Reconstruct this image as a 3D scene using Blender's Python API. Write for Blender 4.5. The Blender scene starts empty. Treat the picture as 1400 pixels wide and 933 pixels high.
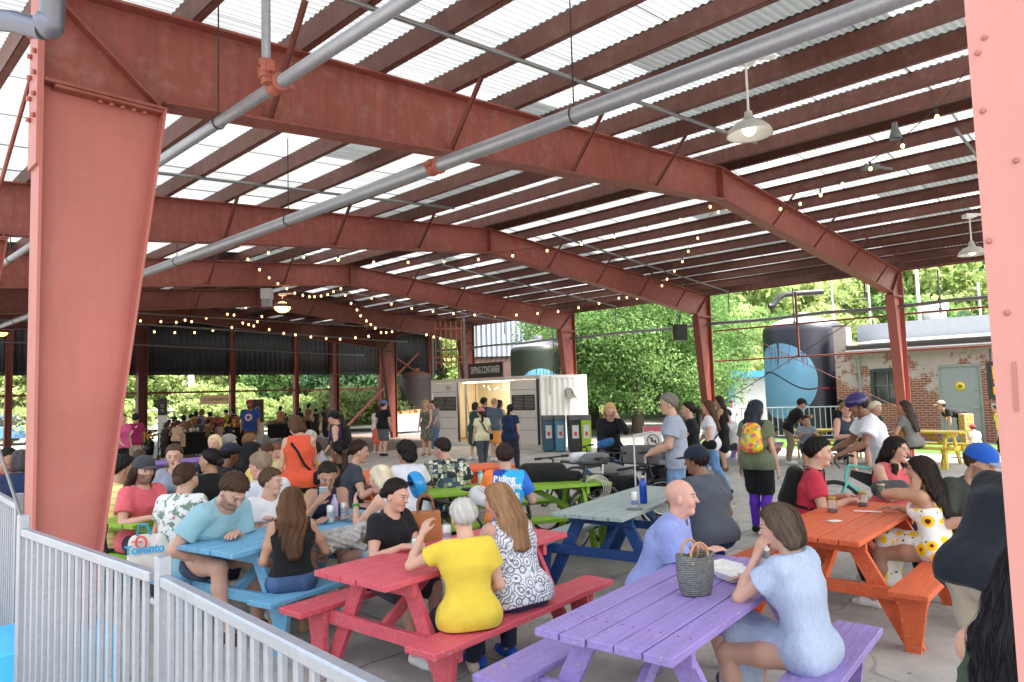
import bpy, bmesh, math, random
import numpy as np
from mathutils import Vector, Matrix
random.seed(7)
np.random.seed(7)
sc = bpy.context.scene
col = sc.collection
R = math.radians
# ------------------------------------------------------------------ camera
F_PX, PITCH, ROLL, BETA, H = 960.8, 0.0728, 0.0299, 0.7988, 1.88
B0, BAY, AL, AR = 5.21, 5.235, 1.045, 19.2
cam = bpy.data.cameras.new('camera'); camo = bpy.data.objects.new('camera', cam); col.objects.link(camo)
camo.location = (0, 0, H)
cam.sensor_width = 36; cam.lens = F_PX / 1400 * 36; cam.clip_end = 1500; cam.clip_start = 0.05
camo.matrix_world = Matrix.Translation((0, 0, H)) @ Matrix.Rotation(math.pi/2 + PITCH, 4, 'X') @ Matrix.Rotation(-ROLL, 4, 'Z')
sc.camera = camo

def ray(px, py):
    X = px - 700; Y = 466.5 - py
    c, s = math.cos(ROLL), math.sin(ROLL)
    x = X*c + Y*s; y = -X*s + Y*c
    c, s = math.cos(PITCH), math.sin(PITCH)
    return np.array([x, F_PX*c - y*s, F_PX*s + y*c]) / F_PX
def G(px, py, z=0.0):            # where the sight line meets the height z
    d = ray(px, py); t = (z - H)/d[2]
    return np.array([d[0]*t, d[1]*t, z])
def D(px, py, d):                # the point of a sight line at distance d
    v = ray(px, py); t = d / v[1]
    return np.array([v[0]*t, d, H + v[2]*t])
CB, SB = math.cos(BETA), math.sin(BETA)
def W(a, b, z=0.0): return np.array([CB*a - SB*b, SB*a + CB*b, z])
def AB(w): return (CB*w[0] + SB*w[1], -SB*w[0] + CB*w[1])
def onA(px, py, a):
    d = ray(px, py); t = a/(CB*d[0] + SB*d[1]); w = d*t
    return (a, -SB*w[0] + CB*w[1], H + w[2])

# ------------------------------------------------------------------ objects
def tag(o, label=None, cat=None, group=None, kind=None):
    if label: o['label'] = label
    if cat: o['category'] = cat
    if group: o['group'] = group
    if kind: o['kind'] = kind
    return o
def empty(name, loc=(0,0,0), rz=0.0, label=None, cat=None, group=None):
    o = bpy.data.objects.new(name, None); col.objects.link(o)
    o.location = loc; o.rotation_euler.z = rz; o.empty_display_size = .1
    return tag(o, label, cat, group)
def copy_tree(o, parent=None):
    c = o.copy(); col.objects.link(c)
    if parent: c.parent = parent
    for ch in o.children: copy_tree(ch, c)
    return c
def raw(name, V, Fq, mat=None, parent=None, loc=(0,0,0), rz=0.0, smooth=False, mats=None, mi=None):
    me = bpy.data.meshes.new(name)
    V = np.asarray(V, dtype=np.float32)
    if isinstance(Fq, np.ndarray):
        n = len(Fq); k = Fq.shape[1]
        me.vertices.add(len(V)); me.vertices.foreach_set('co', V.ravel())
        me.loops.add(n*k); me.loops.foreach_set('vertex_index', Fq.astype(np.int32).ravel())
        me.polygons.add(n); me.polygons.foreach_set('loop_start', np.arange(0, n*k, k, dtype=np.int32))
        me.polygons.foreach_set('loop_total', np.full(n, k, dtype=np.int32))
        me.update(calc_edges=True)
    else:
        me.from_pydata(V.tolist(), [], Fq)
    if mats:
        for m in mats: me.materials.append(m)
    elif mat: me.materials.append(mat)
    if mi is not None: me.polygons.foreach_set('material_index', np.asarray(mi, dtype=np.int32))
    if smooth: me.polygons.foreach_set('use_smooth', np.ones(len(me.polygons), dtype=bool))
    me.update()
    o = bpy.data.objects.new(name, me); col.objects.link(o)
    o.location = loc; o.rotation_euler.z = rz
    if parent: o.parent = parent
    return o

class MB:
    def __init__(s): s.v = []; s.f = []; s.sm = []; s.mi = []; s.m = 0
    def add(s, V, Fc, sm=False):
        n = len(s.v); s.v += [tuple(map(float, p)) for p in V]
        s.f += [tuple(i+n for i in f) for f in Fc]; s.sm += [sm]*len(Fc); s.mi += [s.m]*len(Fc); return s
    def box(s, c, sz, rz=0, M=None):
        x, y, z = sz[0]/2, sz[1]/2, sz[2]/2
        P = [Vector((i*x, j*y, k*z)) for i in (-1,1) for j in (-1,1) for k in (-1,1)]
        if M is None: M = Matrix.Rotation(rz, 3, 'Z')
        P = [M @ p + Vector(c) for p in P]
        return s.add(P, [(0,1,3,2),(4,6,7,5),(0,4,5,1),(2,3,7,6),(0,2,6,4),(1,5,7,3)])
    def bbox(s, a, b): # by two corners
        return s.box([(a[i]+b[i])/2 for i in range(3)], [abs(b[i]-a[i]) for i in range(3)])
    def cbox(s, c, sz, bev=.004, M=None):  # chamfered box
        x, y, z = sz[0]/2, sz[1]/2, sz[2]/2; b = min(bev, x*.9, y*.9, z*.9)
        P = []
        for i in (-1,1):
            for j in (-1,1):
                for k in (-1,1):
                    P += [(i*(x-b), j*(y-b), k*z), (i*(x-b), j*y, k*(z-b)), (i*x, j*(y-b), k*(z-b))]
        def id(i,j,k,t): return ((i>0)*4+(j>0)*2+(k>0))*3+t
        Fc = []
        for k in (-1,1):
            q = [id(-1,-1,k,0), id(1,-1,k,0), id(1,1,k,0), id(-1,1,k,0)]; Fc.append(q if k>0 else q[::-1])
        for j in (-1,1):
            q = [id(-1,j,-1,1), id(1,j,-1,1), id(1,j,1,1), id(-1,j,1,1)]; Fc.append(q if j<0 else q[::-1])
        for i in (-1,1):
            q = [id(i,-1,-1,2), id(i,1,-1,2), id(i,1,1,2), id(i,-1,1,2)]; Fc.append(q if i>0 else q[::-1])
        for j in (-1,1):
            for k in (-1,1):
                q = [id(-1,j,k,0), id(1,j,k,0), id(1,j,k,1), id(-1,j,k,1)]; Fc.append(q if j*k<0 else q[::-1])
        for i in (-1,1):
            for k in (-1,1):
                q = [id(i,-1,k,0), id(i,1,k,0), id(i,1,k,2), id(i,-1,k,2)]; Fc.append(q if i*k>0 else q[::-1])
        for i in (-1,1):
            for j in (-1,1):
                q = [id(i,j,-1,1), id(i,j,1,1), id(i,j,1,2), id(i,j,-1,2)]; Fc.append(q if i*j>0 else q[::-1])
        for i in (-1,1):
            for j in (-1,1):
                for k in (-1,1):
                    q = [id(i,j,k,0), id(i,j,k,1), id(i,j,k,2)]; Fc.append(q if i*j*k>0 else q[::-1])
        Vs = [Vector(p) for p in P]
        if M is not None: Vs = [M @ p for p in Vs]
        return s.add([p + Vector(c) for p in Vs], [tuple(f) for f in Fc])
    def frame(s, a, b, up=(0,0,1)):
        a = Vector(a); b = Vector(b); d = (b-a); L = d.length; d.normalize()
        up = Vector(up)
        x = d.cross(up)
        if x.length < 1e-4: x = d.cross(Vector((1,0,0)))
        x.normalize(); z = x.cross(d).normalized()
        return Matrix((x, d, z)).transposed(), (a+b)/2, L
    def bar(s, a, b, w, h, up=(0,0,1), bev=0):
        M, c, L = s.frame(a, b, up)
        return s.cbox(c, (w, L, h), bev, M) if bev else s.box(c, (w, L, h), M=M)
    def tube(s, pts, r, n=8, cap=True):
        pts = [Vector(p) for p in pts]; rs = r if hasattr(r, '__len__') else [r]*len(pts)
        V = []; Fc = []; prev = None
        for i, p in enumerate(pts):
            d = (pts[min(i+1, len(pts)-1)] - pts[max(i-1, 0)]).normalized()
            if prev is None:
                x = d.cross(Vector((0,0,1)));
                if x.length < 1e-3: x = d.cross(Vector((1,0,0)))
            else: x = prev - d*prev.dot(d)
            x.normalize(); prev = x; y = d.cross(x)
            for k in range(n):
                t = 2*math.pi*k/n; V.append(p + (x*math.cos(t) + y*math.sin(t))*rs[i])
        for i in range(len(pts)-1):
            for k in range(n):
                k2 = (k+1) % n; Fc.append((i*n+k, i*n+k2, (i+1)*n+k2, (i+1)*n+k))
        s.add(V, Fc, True)
        if cap:
            m = len(V); s.add(V[:n], [tuple(range(n))[::-1]]); s.add(V[m-n:], [tuple(range(n))])
        return s
    def lathe(s, prof, n=24, c=(0,0,0), M=None):   # prof: (r,z)
        V = []; Fc = []
        for r, z in prof:
            for k in range(n):
                t = 2*math.pi*k/n; p = Vector((r*math.cos(t), r*math.sin(t), z))
                if M is not None: p = M @ p
                V.append(p + Vector(c))
        for i in range(len(prof)-1):
            for k in range(n):
                k2 = (k+1) % n; Fc.append((i*n+k, i*n+k2, (i+1)*n+k2, (i+1)*n+k))
        return s.add(V, Fc, True)
    def ring(s, c, Rr, r, axis=(1,0,0), n=40, m=6, squash=1):
        ax = Vector(axis).normalized(); u = ax.cross(Vector((0,0,1)))
        if u.length < .1: u = ax.cross(Vector((0,1,0)))
        u.normalize(); w = ax.cross(u); c = Vector(c); V = []; Fc = []
        for i in range(n):
            t = 2*math.pi*i/n; d = u*math.cos(t) + w*math.sin(t)
            for k in range(m):
                q = 2*math.pi*k/m; V.append(c + d*(Rr + r*math.cos(q)) + ax*(r*squash*math.sin(q)))
        for i in range(n):
            for k in range(m):
                i2, k2 = (i+1) % n, (k+1) % m; Fc.append((i*m+k, i*m+k2, i2*m+k2, i2*m+k))
        return s.add(V, Fc, True)
    def prism(s, poly, a, b, plane='xz'):  # poly in plane, extruded along the third axis from a to b
        n = len(poly)
        def P(u, v, w): return (u, w, v) if plane == 'xz' else ((w, u, v) if plane == 'yz' else (u, v, w))
        V = [P(u, v, a) for u, v in poly] + [P(u, v, b) for u, v in poly]
        return s.add(V, [tuple(range(n)), tuple(range(2*n-1, n-1, -1))] + [(i, i+n, (i+1) % n + n, (i+1) % n) for i in range(n)])
    def ball(s, c, r, n=10, m=7, sq=(1,1,1)):
        V = []; Fc = []
        for i in range(m+1):
            p = math.pi*i/m
            for k in range(n):
                t = 2*math.pi*k/n
                V.append((c[0]+r*sq[0]*math.sin(p)*math.cos(t), c[1]+r*sq[1]*math.sin(p)*math.sin(t), c[2]-r*sq[2]*math.cos(p)))
        for i in range(m):
            for k in range(n):
                k2 = (k+1) % n; Fc.append((i*n+k, i*n+k2, (i+1)*n+k2, (i+1)*n+k))
        return s.add(V, Fc, True)
    def build(s, name, mat, parent=None, loc=(0,0,0), rz=0.0, bevel=0):
        me = bpy.data.meshes.new(name); me.from_pydata(s.v, [], s.f)
        bm = bmesh.new(); bm.from_mesh(me); bmesh.ops.recalc_face_normals(bm, faces=bm.faces); bm.to_mesh(me); bm.free()
        for m in (mat if isinstance(mat, (list, tuple)) else [mat]): me.materials.append(m)
        me.polygons.foreach_set('use_smooth', s.sm); me.polygons.foreach_set('material_index', s.mi); me.update()
        o = bpy.data.objects.new(name, me); col.objects.link(o); o.location = loc; o.rotation_euler.z = rz
        if parent: o.parent = parent
        if bevel:
            b = o.modifiers.new('b', 'BEVEL'); b.width = bevel; b.segments = 2; b.limit_method = 'ANGLE'
        return o

# ------------------------------------------------------------------ materials
def srgb(r, g, b):
    f = lambda c: (c/255/12.92 if c/255 <= .04045 else ((c/255+.055)/1.055)**2.4)
    return (f(r), f(g), f(b), 1)
def hexc(h): return srgb(int(h[0:2], 16), int(h[2:4], 16), int(h[4:6], 16))
class NT:
    def __init__(s, name):
        m = bpy.data.materials.new(name); m.use_nodes = True; s.m = m; s.nt = m.node_tree; s.N = s.nt.nodes; s.L = s.nt.links
        s.b = s.N['Principled BSDF']; s.out = s.N['Material Output']
    def n(s, t, **kw):
        x = s.N.new(t)
        for k, v in kw.items():
            if k.startswith('i_'):
                key = k[2:]; key = int(key) if key.isdigit() else key.replace('_', ' ')
                if hasattr(v, 'is_output'): s.L.new(v, x.inputs[key])
                else: x.inputs[key].default_value = v
            else: setattr(x, k, v)
        return x
    def lk(s, a, b): s.L.new(a, b)
    def coord(s, kind='Object', scale=(1,1,1), rot=(0,0,0), loc=(0,0,0)):
        t = s.n('ShaderNodeTexCoord'); mp = s.n('ShaderNodeMapping')
        s.lk(t.outputs[kind], mp.inputs[0]); mp.inputs['Scale'].default_value = scale; mp.inputs['Rotation'].default_value = rot; mp.inputs['Location'].default_value = loc
        return mp.outputs[0]
    def noise(s, v, scale, detail=4, rough=.6):
        x = s.n('ShaderNodeTexNoise'); s.lk(v, x.inputs['Vector']); x.inputs['Scale'].default_value = scale; x.inputs['Detail'].default_value = detail; x.inputs['Roughness'].default_value = rough
        return x.outputs[0]
    def ramp(s, f, stops, mode='LINEAR'):
        x = s.n('ShaderNodeValToRGB'); s.lk(f, x.inputs[0]); x.color_ramp.interpolation = mode; e = x.color_ramp.elements
        while len(e) < len(stops): e.new(.5)
        for i, (p, c) in enumerate(stops):
            e[i].position = p; e[i].color = c if len(c) == 4 else (*c, 1)
        return x.outputs[0]
    def mix(s, f, a, b, bt='MIX'):
        x = s.n('ShaderNodeMix', data_type='RGBA', blend_type=bt)
        for key, v in ((0, f), (6, a), (7, b)):
            if hasattr(v, 'is_output'): s.lk(v, x.inputs[key])
            else: x.inputs[key].default_value = v
        return x.outputs[2]
    def math(s, op, a, b=0.0, c=None, clamp=False):
        x = s.n('ShaderNodeMath', operation=op, use_clamp=clamp)
        for i, v in enumerate([a, b] + ([c] if c is not None else [])):
            if hasattr(v, 'is_output'): s.lk(v, x.inputs[i])
            else: x.inputs[i].default_value = v
        return x.outputs[0]
    def bump(s, h, dist=.01, st=.5, nrm=None):
        x = s.n('ShaderNodeBump'); s.lk(h, x.inputs['Height']); x.inputs['Distance'].default_value = dist; x.inputs['Strength'].default_value = st
        s.lk(x.outputs[0], s.b.inputs['Normal']); return x
    def set(s, **kw):
        for k, v in kw.items():
            k = {'color': 'Base Color', 'rough': 'Roughness', 'metal': 'Metallic', 'spec': 'Specular IOR Level', 'trans': 'Transmission Weight', 'ecol': 'Emission Color', 'estr': 'Emission Strength', 'sheen': 'Sheen Weight', 'sub': 'Subsurface Weight', 'alpha': 'Alpha', 'coat': 'Coat Weight', 'ior': 'IOR'}[k]
            if hasattr(v, 'is_output'): s.lk(v, s.b.inputs[k])
            else: s.b.inputs[k].default_value = v
        return s
def mul(c, k): return (min(c[0]*k, 1), min(c[1]*k, 1), min(c[2]*k, 1), 1)
def lerpc(a, b, t): return tuple(a[i]*(1-t)+b[i]*t for i in range(3)) + (1,)
_mc = {}
def cached(f):
    def g(*a):
        k = (f.__name__,)+a
        if k not in _mc: _mc[k] = f(*a)
        return _mc[k]
    return g
@cached
def plain(name, c, rough=.6, metal=0.0, var=.12, scale=8.0, bump=0.0):
    m = NT(name); v = m.coord()
    n = m.noise(v, scale)
    m.set(color=m.mix(n, mul(c, 1-var), mul(c, 1+var)), rough=rough, metal=metal)
    if bump: m.bump(m.noise(v, scale*6), .01, bump)
    return m.m
@cached
def cloth(name, c, fine=1.0):
    m = NT(name); v = m.coord()
    n = m.noise(v, 5); wr = m.noise(m.coord('Object', (1,1,.75)), 8, 2, .45); f = m.noise(v, 260, 2)
    m.set(color=m.mix(n, mul(c, .9), mul(c, 1.1)), rough=.85, spec=.25, sheen=.08)
    h = m.math('ADD', m.math('MULTIPLY', wr, 1.0), m.math('MULTIPLY', f, .05))
    m.bump(h, .045, .65*fine)
    return m.m
@cached
def painted_wood(name, c, worn):
    m = NT(name); v = m.coord('Object', (1, 14, 14)); v0 = m.coord()
    g = m.noise(v, 2.2, 6, .65); n = m.noise(v0, 3.0, 5); sp = m.noise(v0, 34, 4, .7)
    base = m.mix(n, mul(c, .84), mul(c, 1.12)); base = m.mix(m.math('MULTIPLY', m.ramp(g, [(.42, (0,0,0)), (.64, (1,1,1))]), .55), base, mul(c, .62))
    wm = m.ramp(m.math('ADD', m.math('MULTIPLY', sp, .7), m.math('MULTIPLY', g, .45)), [(.655, (0,0,0)), (.70, (1,1,1))])
    base = m.mix(m.math('MULTIPLY', wm, worn), base, (.48, .42, .36, 1))
    m.set(color=base, rough=m.math('ADD', m.math('MULTIPLY', n, .25), .35), spec=.4)
    m.bump(m.math('ADD', g, m.math('MULTIPLY', sp, .3)), .010, .8)
    return m.m
@cached
def steel_paint(name, c, rust, dust):
    m = NT(name); v = m.coord()
    n = m.noise(v, .9, 6, .6); n2 = m.noise(v, 7, 6, .7); st = m.noise(m.coord('Object', (6, 6, .6)), 3, 5, .7)
    base = m.mix(n, mul(c, .72), mul(c, 1.22))
    base = m.mix(m.math('MULTIPLY', m.ramp(st, [(.42, (0,0,0)), (.68, (1,1,1))]), rust), base, (.075, .03, .022, 1))
    base = m.mix(m.math('MULTIPLY', m.ramp(n2, [(.50, (0,0,0)), (.72, (1,1,1))]), dust), base, (.36, .25, .22, 1))
    m.set(color=base, rough=.55, spec=.35); m.bump(n2, .004, .25)
    return m.m
@cached
def galv(name, c, spangle=1.0):
    m = NT(name); v = m.coord()
    vo = m.n('ShaderNodeTexVoronoi'); m.lk(v, vo.inputs['Vector']); vo.inputs['Scale'].default_value = 45
    n = m.noise(v, 3, 5); st = m.noise(m.coord('Object', (1, 20, 1)), 2.5, 5, .7)
    base = m.mix(n, mul(c, .75), mul(c, 1.15)); base = m.mix(m.math('MULTIPLY', vo.outputs['Color'], .25*spangle), base, mul(c, 1.5))
    base = m.mix(m.math('MULTIPLY', st, .35), base, mul(c, .45))
    m.set(color=base, rough=.42, metal=.55); return m.m
@cached
def emit(name, c, s):
    m = NT(name); m.set(color=c, ecol=c, estr=s); return m.m
# ------------------------------------------------------------------ implicit surfaces -> one continuous mesh each
V3 = lambda *a: np.array(a, dtype=np.float64)
def nz(v): return v/ (np.linalg.norm(v)+1e-12)
def rotm(axis, ang):
    axis = nz(axis); K = np.array([[0,-axis[2],axis[1]],[axis[2],0,-axis[0]],[-axis[1],axis[0],0]])
    return np.eye(3) + math.sin(ang)*K + (1-math.cos(ang))*(K@K)
class Sdf:
    def __init__(s): s.p = []; s.cuts = []
    def seg(s, a, b, r1, r2=None, k=.02, L=None, st=1.0, tag=''):
        s.p.append(dict(t='s', a=V3(*a), b=V3(*b), r1=r1, r2=r1 if r2 is None else r2, k=k, L=None if L is None else nz(V3(*L)), st=st, tag=tag)); return s
    def ell(s, c, Rm, r, k=.02, tag='', sub=False):
        s.p.append(dict(t='e', a=V3(*c), R=Rm, r=V3(*r), k=k, tag=tag, sub=sub)); return s
    def pick(s, *tags, infl=0.0, kk=None):
        o = []
        for p in s.p:
            if p['tag'] in tags and not p.get('sub'):
                q = dict(p)
                if q['t'] == 's': q['r1'] = p['r1']+infl; q['r2'] = p['r2']+infl
                else: q['r'] = p['r']+infl
                if kk: q['k'] = kk
                o.append(q)
        return o
    def mesh(s, vox, disp=None):
        lo = np.full(3, 1e9); hi = -lo
        for p in s.p:
            if p.get('sub'): continue
            if p['t'] == 's':
                rr = max(p['r1'], p['r2'])*max(1, p['st'])
                lo = np.minimum(lo, np.minimum(p['a'], p['b'])-rr); hi = np.maximum(hi, np.maximum(p['a'], p['b'])+rr)
            else:
                rr = max(p['r']); lo = np.minimum(lo, p['a']-rr); hi = np.maximum(hi, p['a']+rr)
        lo -= 2.5*vox+.012; hi += 2.5*vox+.012
        ax = [np.arange(lo[i], hi[i]+vox, vox) for i in range(3)]
        Fd = np.full([len(a) for a in ax], .5, dtype=np.float32)
        for p in s.p:
            k = p['k']; mg = k + 2*vox + .02
            if p['t'] == 's':
                rr = max(p['r1'], p['r2'])*max(1, p['st'])+mg
                a0 = np.minimum(p['a'], p['b'])-rr; a1 = np.maximum(p['a'], p['b'])+rr
            else:
                rr = max(p['r'])+mg; a0 = p['a']-rr; a1 = p['a']+rr
            sl = []
            for i in range(3):
                i0 = max(0, int((a0[i]-lo[i])/vox)); i1 = min(len(ax[i]), int((a1[i]-lo[i])/vox)+2); sl.append(slice(i0, i1))
            X = ax[0][sl[0]][:, None, None]; Y = ax[1][sl[1]][None, :, None]; Z = ax[2][sl[2]][None, None, :]
            if X.size == 0 or Y.size == 0 or Z.size == 0: continue
            if p['t'] == 's':
                a, b = p['a'], p['b']; d = b-a; dd = d@d + 1e-12
                x = X-a[0]; y = Y-a[1]; z = Z-a[2]
                t = np.clip((x*d[0]+y*d[1]+z*d[2])/dd, 0, 1)
                vx = x-t*d[0]; vy = y-t*d[1]; vz = z-t*d[2]
                if p['L'] is not None and p['st'] != 1:
                    L = p['L']; q = (vx*L[0]+vy*L[1]+vz*L[2])*(1-1/p['st'])
                    vx = vx-q*L[0]; vy = vy-q*L[1]; vz = vz-q*L[2]
                v = np.sqrt(vx*vx+vy*vy+vz*vz) - (p['r1']+(p['r2']-p['r1'])*t)
                if p.get('flat'):
                    ln = math.sqrt(dd); v = np.maximum(v, (x*d[0]+y*d[1]+z*d[2])/ln - ln)
            else:
                Rm = p['R']; x = X-p['a'][0]; y = Y-p['a'][1]; z = Z-p['a'][2]; r = p['r']
                q = [x*Rm[0,i]+y*Rm[1,i]+z*Rm[2,i] for i in range(3)]
                k0 = np.sqrt(sum((q[i]/r[i])**2 for i in range(3))); k1 = np.sqrt(sum((q[i]/r[i]**2)**2 for i in range(3)))+1e-9
                v = k0*(k0-1)/k1
            A = Fd[sl[0], sl[1], sl[2]]
            if p.get('sub'):
                v = -v; h = np.clip(k-np.abs(A-v), 0, None)/k if k > 0 else 0
                Fd[sl[0], sl[1], sl[2]] = np.maximum(A, v) + h*h*k/4
            else:
                h = np.clip(k-np.abs(A-v), 0, None)/k if k > 0 else 0
                Fd[sl[0], sl[1], sl[2]] = np.minimum(A, v) - h*h*k/4
        X = ax[0][:, None, None]; Y = ax[1][None, :, None]; Z = ax[2][None, None, :]
        for c in s.cuts: Fd = np.maximum(Fd, c(X, Y, Z)).astype(np.float32)
        if disp is not None: Fd = (Fd + disp(X, Y, Z)).astype(np.float32)
        return surf(Fd, lo, vox)
def surf(Fd, lo, vox):
    S = Fd < 0
    c = [S[i:S.shape[0]-1+i, j:S.shape[1]-1+j, k:S.shape[2]-1+k] for i in (0,1) for j in (0,1) for k in (0,1)]
    n = sum(x.astype(np.int8) for x in c)
    act = (n > 0) & (n < 8)
    I, J, K = np.nonzero(act)
    if len(I) == 0: return np.zeros((0,3)), np.zeros((0,4), int)
    vid = np.full(act.shape, -1, dtype=np.int32); vid[I, J, K] = np.arange(len(I))
    cv = {(i,j,k): Fd[I+i, J+j, K+k] for i in (0,1) for j in (0,1) for k in (0,1)}
    acc = np.zeros((len(I), 3)); cnt = np.zeros(len(I))
    for a in range(3):
        for u in (0,1):
            for w in (0,1):
                p0 = [0,0,0]; o = [x for x in range(3) if x != a]; p0[o[0]] = u; p0[o[1]] = w; p1 = list(p0); p1[a] = 1
                f0 = cv[tuple(p0)]; f1 = cv[tuple(p1)]; m = (f0 < 0) != (f1 < 0)
                t = np.where(m, f0/(f0-f1+1e-12), 0)
                for x in range(3): acc[:, x] += np.where(m, (p0[x] + (t if x == a else 0)), 0)
                cnt += m
    V = acc/cnt[:, None] + np.stack([I, J, K], 1)
    V = V*vox + lo
    Q = []
    for a in range(3):
        o = [x for x in range(3) if x != a]
        s0 = [slice(None)]*3; s1 = [slice(None)]*3; s0[a] = slice(0, -1); s1[a] = slice(1, None)
        A0 = S[tuple(s0)]; A1 = S[tuple(s1)]; E = A0 != A1
        P = np.stack(np.nonzero(E), 1)
        ok = (P[:, o[0]] > 0) & (P[:, o[1]] > 0) & (P[:, o[0]] < act.shape[o[0]]) & (P[:, o[1]] < act.shape[o[1]])
        P = P[ok]; ins = A0[tuple(P.T)]
        def at(du, dw):
            q = P.copy(); q[:, o[0]] -= du; q[:, o[1]] -= dw; return vid[tuple(q.T)]
        q = np.stack([at(1,1), at(0,1), at(0,0), at(1,0)], 1)
        flip = ins if a != 1 else ~ins
        q[~flip] = q[~flip][:, ::-1]
        Q.append(q)
    Q = np.concatenate(Q)
    return V, Q[(Q >= 0).all(1)]

def fold(seed, amp, fx=16., fz=9.):
    r = np.random.RandomState(seed); ph = r.rand(8)*6.28; dr = r.randn(4, 3)*np.array([fx, fx, fz])
    def f(X, Y, Z):
        o = 0
        for i in range(4): o = o + 1-2.0*np.abs(np.sin(.5*(X*dr[i,0]+Y*dr[i,1]+Z*dr[i,2])+ph[i]+1.2*np.sin(Z*7+X*5+ph[i+4])))**.7
        return amp*(o/4)
    return f

# ------------------------------------------------------------------ skin: tone plus painted features in head coordinates
SKIN = {'pale': (.62,.40,.31,1), 'light': (.57,.36,.27,1), 'pink': (.60,.36,.29,1), 'tan': (.44,.26,.175,1), 'olive': (.40,.24,.16,1), 'brown': (.22,.115,.07,1), 'dark': (.085,.045,.032,1)}
@cached
def skin_mat(tone, beard, brow, sex, nearlvl):
    m = NT('skin'); c = SKIN[tone]
    n = m.noise(m.coord(), 9, 4); n2 = m.noise(m.coord(), 45, 3)
    base = m.mix(n, mul(c, .9), lerpc(mul(c, 1.1), (c[0]*1.15, c[1]*.85, c[2]*.8, 1), .5))
    at = m.n('ShaderNodeAttribute', attribute_name='hp')
    sep = m.n('ShaderNodeSeparateXYZ'); m.lk(at.outputs['Vector'], sep.inputs[0])
    ax = m.math('ABSOLUTE', sep.outputs[0]); y = sep.outputs[1]; z = sep.outputs[2]
    front = m.math('GREATER_THAN', y, .035)
    def spot(cx, cz, rx, rz, soft=.25, tilt=0.0):
        dx = m.math('SUBTRACT', ax, cx); dz = m.math('SUBTRACT', z, cz)
        if tilt: dz = m.math('ADD', dz, m.math('MULTIPLY', dx, tilt))
        q = m.math('ADD', m.math('POWER', m.math('DIVIDE', dx, rx), 2), m.math('POWER', m.math('DIVIDE', dz, rz), 2))
        q = m.math('MULTIPLY', m.math('SUBTRACT', 1+soft, q), 1/soft, clamp=True)
        return m.math('MULTIPLY', q, front)
    lipc = lerpc(c, (.42,.10,.09,1), .75 if sex == 'f' else .4)
    cheek = m.math('MULTIPLY', spot(.042, -.028, .026, .022, 1.0), .22)
    base = m.mix(cheek, base, lerpc(c, (.6,.18,.14,1), .6))
    if beard:
        bt = m.math('MULTIPLY', m.math('LESS_THAN', z, m.math('ADD', m.math('MULTIPLY', ax, .35), -.042)), m.math('GREATER_THAN', y, -.005))
        bt = m.math('MULTIPLY', bt, m.math('GREATER_THAN', z, -.125))
        base = m.mix(m.math('MULTIPLY', bt, beard), base, hexc(brow))
    base = m.mix(m.math('MULTIPLY', spot(0, -.056, .026, .0085), .85), base, lipc)
    base = m.mix(m.math('MULTIPLY', spot(0, -.0555, .024, .0016, .6), .8), base, mul(lipc, .3))
    base = m.mix(m.math('MULTIPLY', spot(.031, .006, .0185, .0105, .5), .22), base, mul(c, .55))
    base = m.mix(spot(.031, .004, .0135, .0062, .3), base, (.62,.58,.55,1))
    base = m.mix(spot(.031, .004, .0062, .0066, .3), base, (.03,.018,.012,1))
    base = m.mix(m.math('MULTIPLY', spot(.031, .0095, .0165, .0024, .5, -.06), .9), base, mul(hexc(brow), .5))
    base = m.mix(m.math('MULTIPLY', spot(.033, .029, .019, .0042 if sex == 'm' else .0032, .6, 0.0), .8), base, hexc(brow))
    base = m.mix(m.math('MULTIPLY', spot(.009, -.0265, .0045, .0028, .6), .6), base, mul(c, .3))
    m.set(color=base, rough=m.math('ADD', m.math('MULTIPLY', n2, .18), .42), spec=.4, sub=.12)
    m.b.inputs['Subsurface Radius'].default_value = (.02, .008, .004); m.b.inputs['Subsurface Scale'].default_value = .6
    m.bump(n2, .002, .25)
    return m.m
@cached
def hair_mat(c, c2, streak):
    m = NT('hair'); a = hexc(c); b = hexc(c2)
    at = m.n('ShaderNodeAttribute', attribute_name='st')
    mp = m.n('ShaderNodeMapping'); m.lk(at.outputs['Vector'], mp.inputs[0]); mp.inputs['Scale'].default_value = (1, 1, .06)
    s = m.noise(mp.outputs[0], 26, 5, .75); s2 = m.noise(mp.outputs[0], 7, 3)
    base = m.mix(m.ramp(s, [(.3, (0,0,0)), (.7, (1,1,1))]), mul(a, .55), mul(a, 1.25))
    base = m.mix(m.math('MULTIPLY', m.ramp(s2, [(.4, (0,0,0)), (.62, (1,1,1))]), streak), base, b)
    m.set(color=base, rough=.58, spec=.28); m.bump(s, .010, 1.0)
    return m.m

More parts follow.
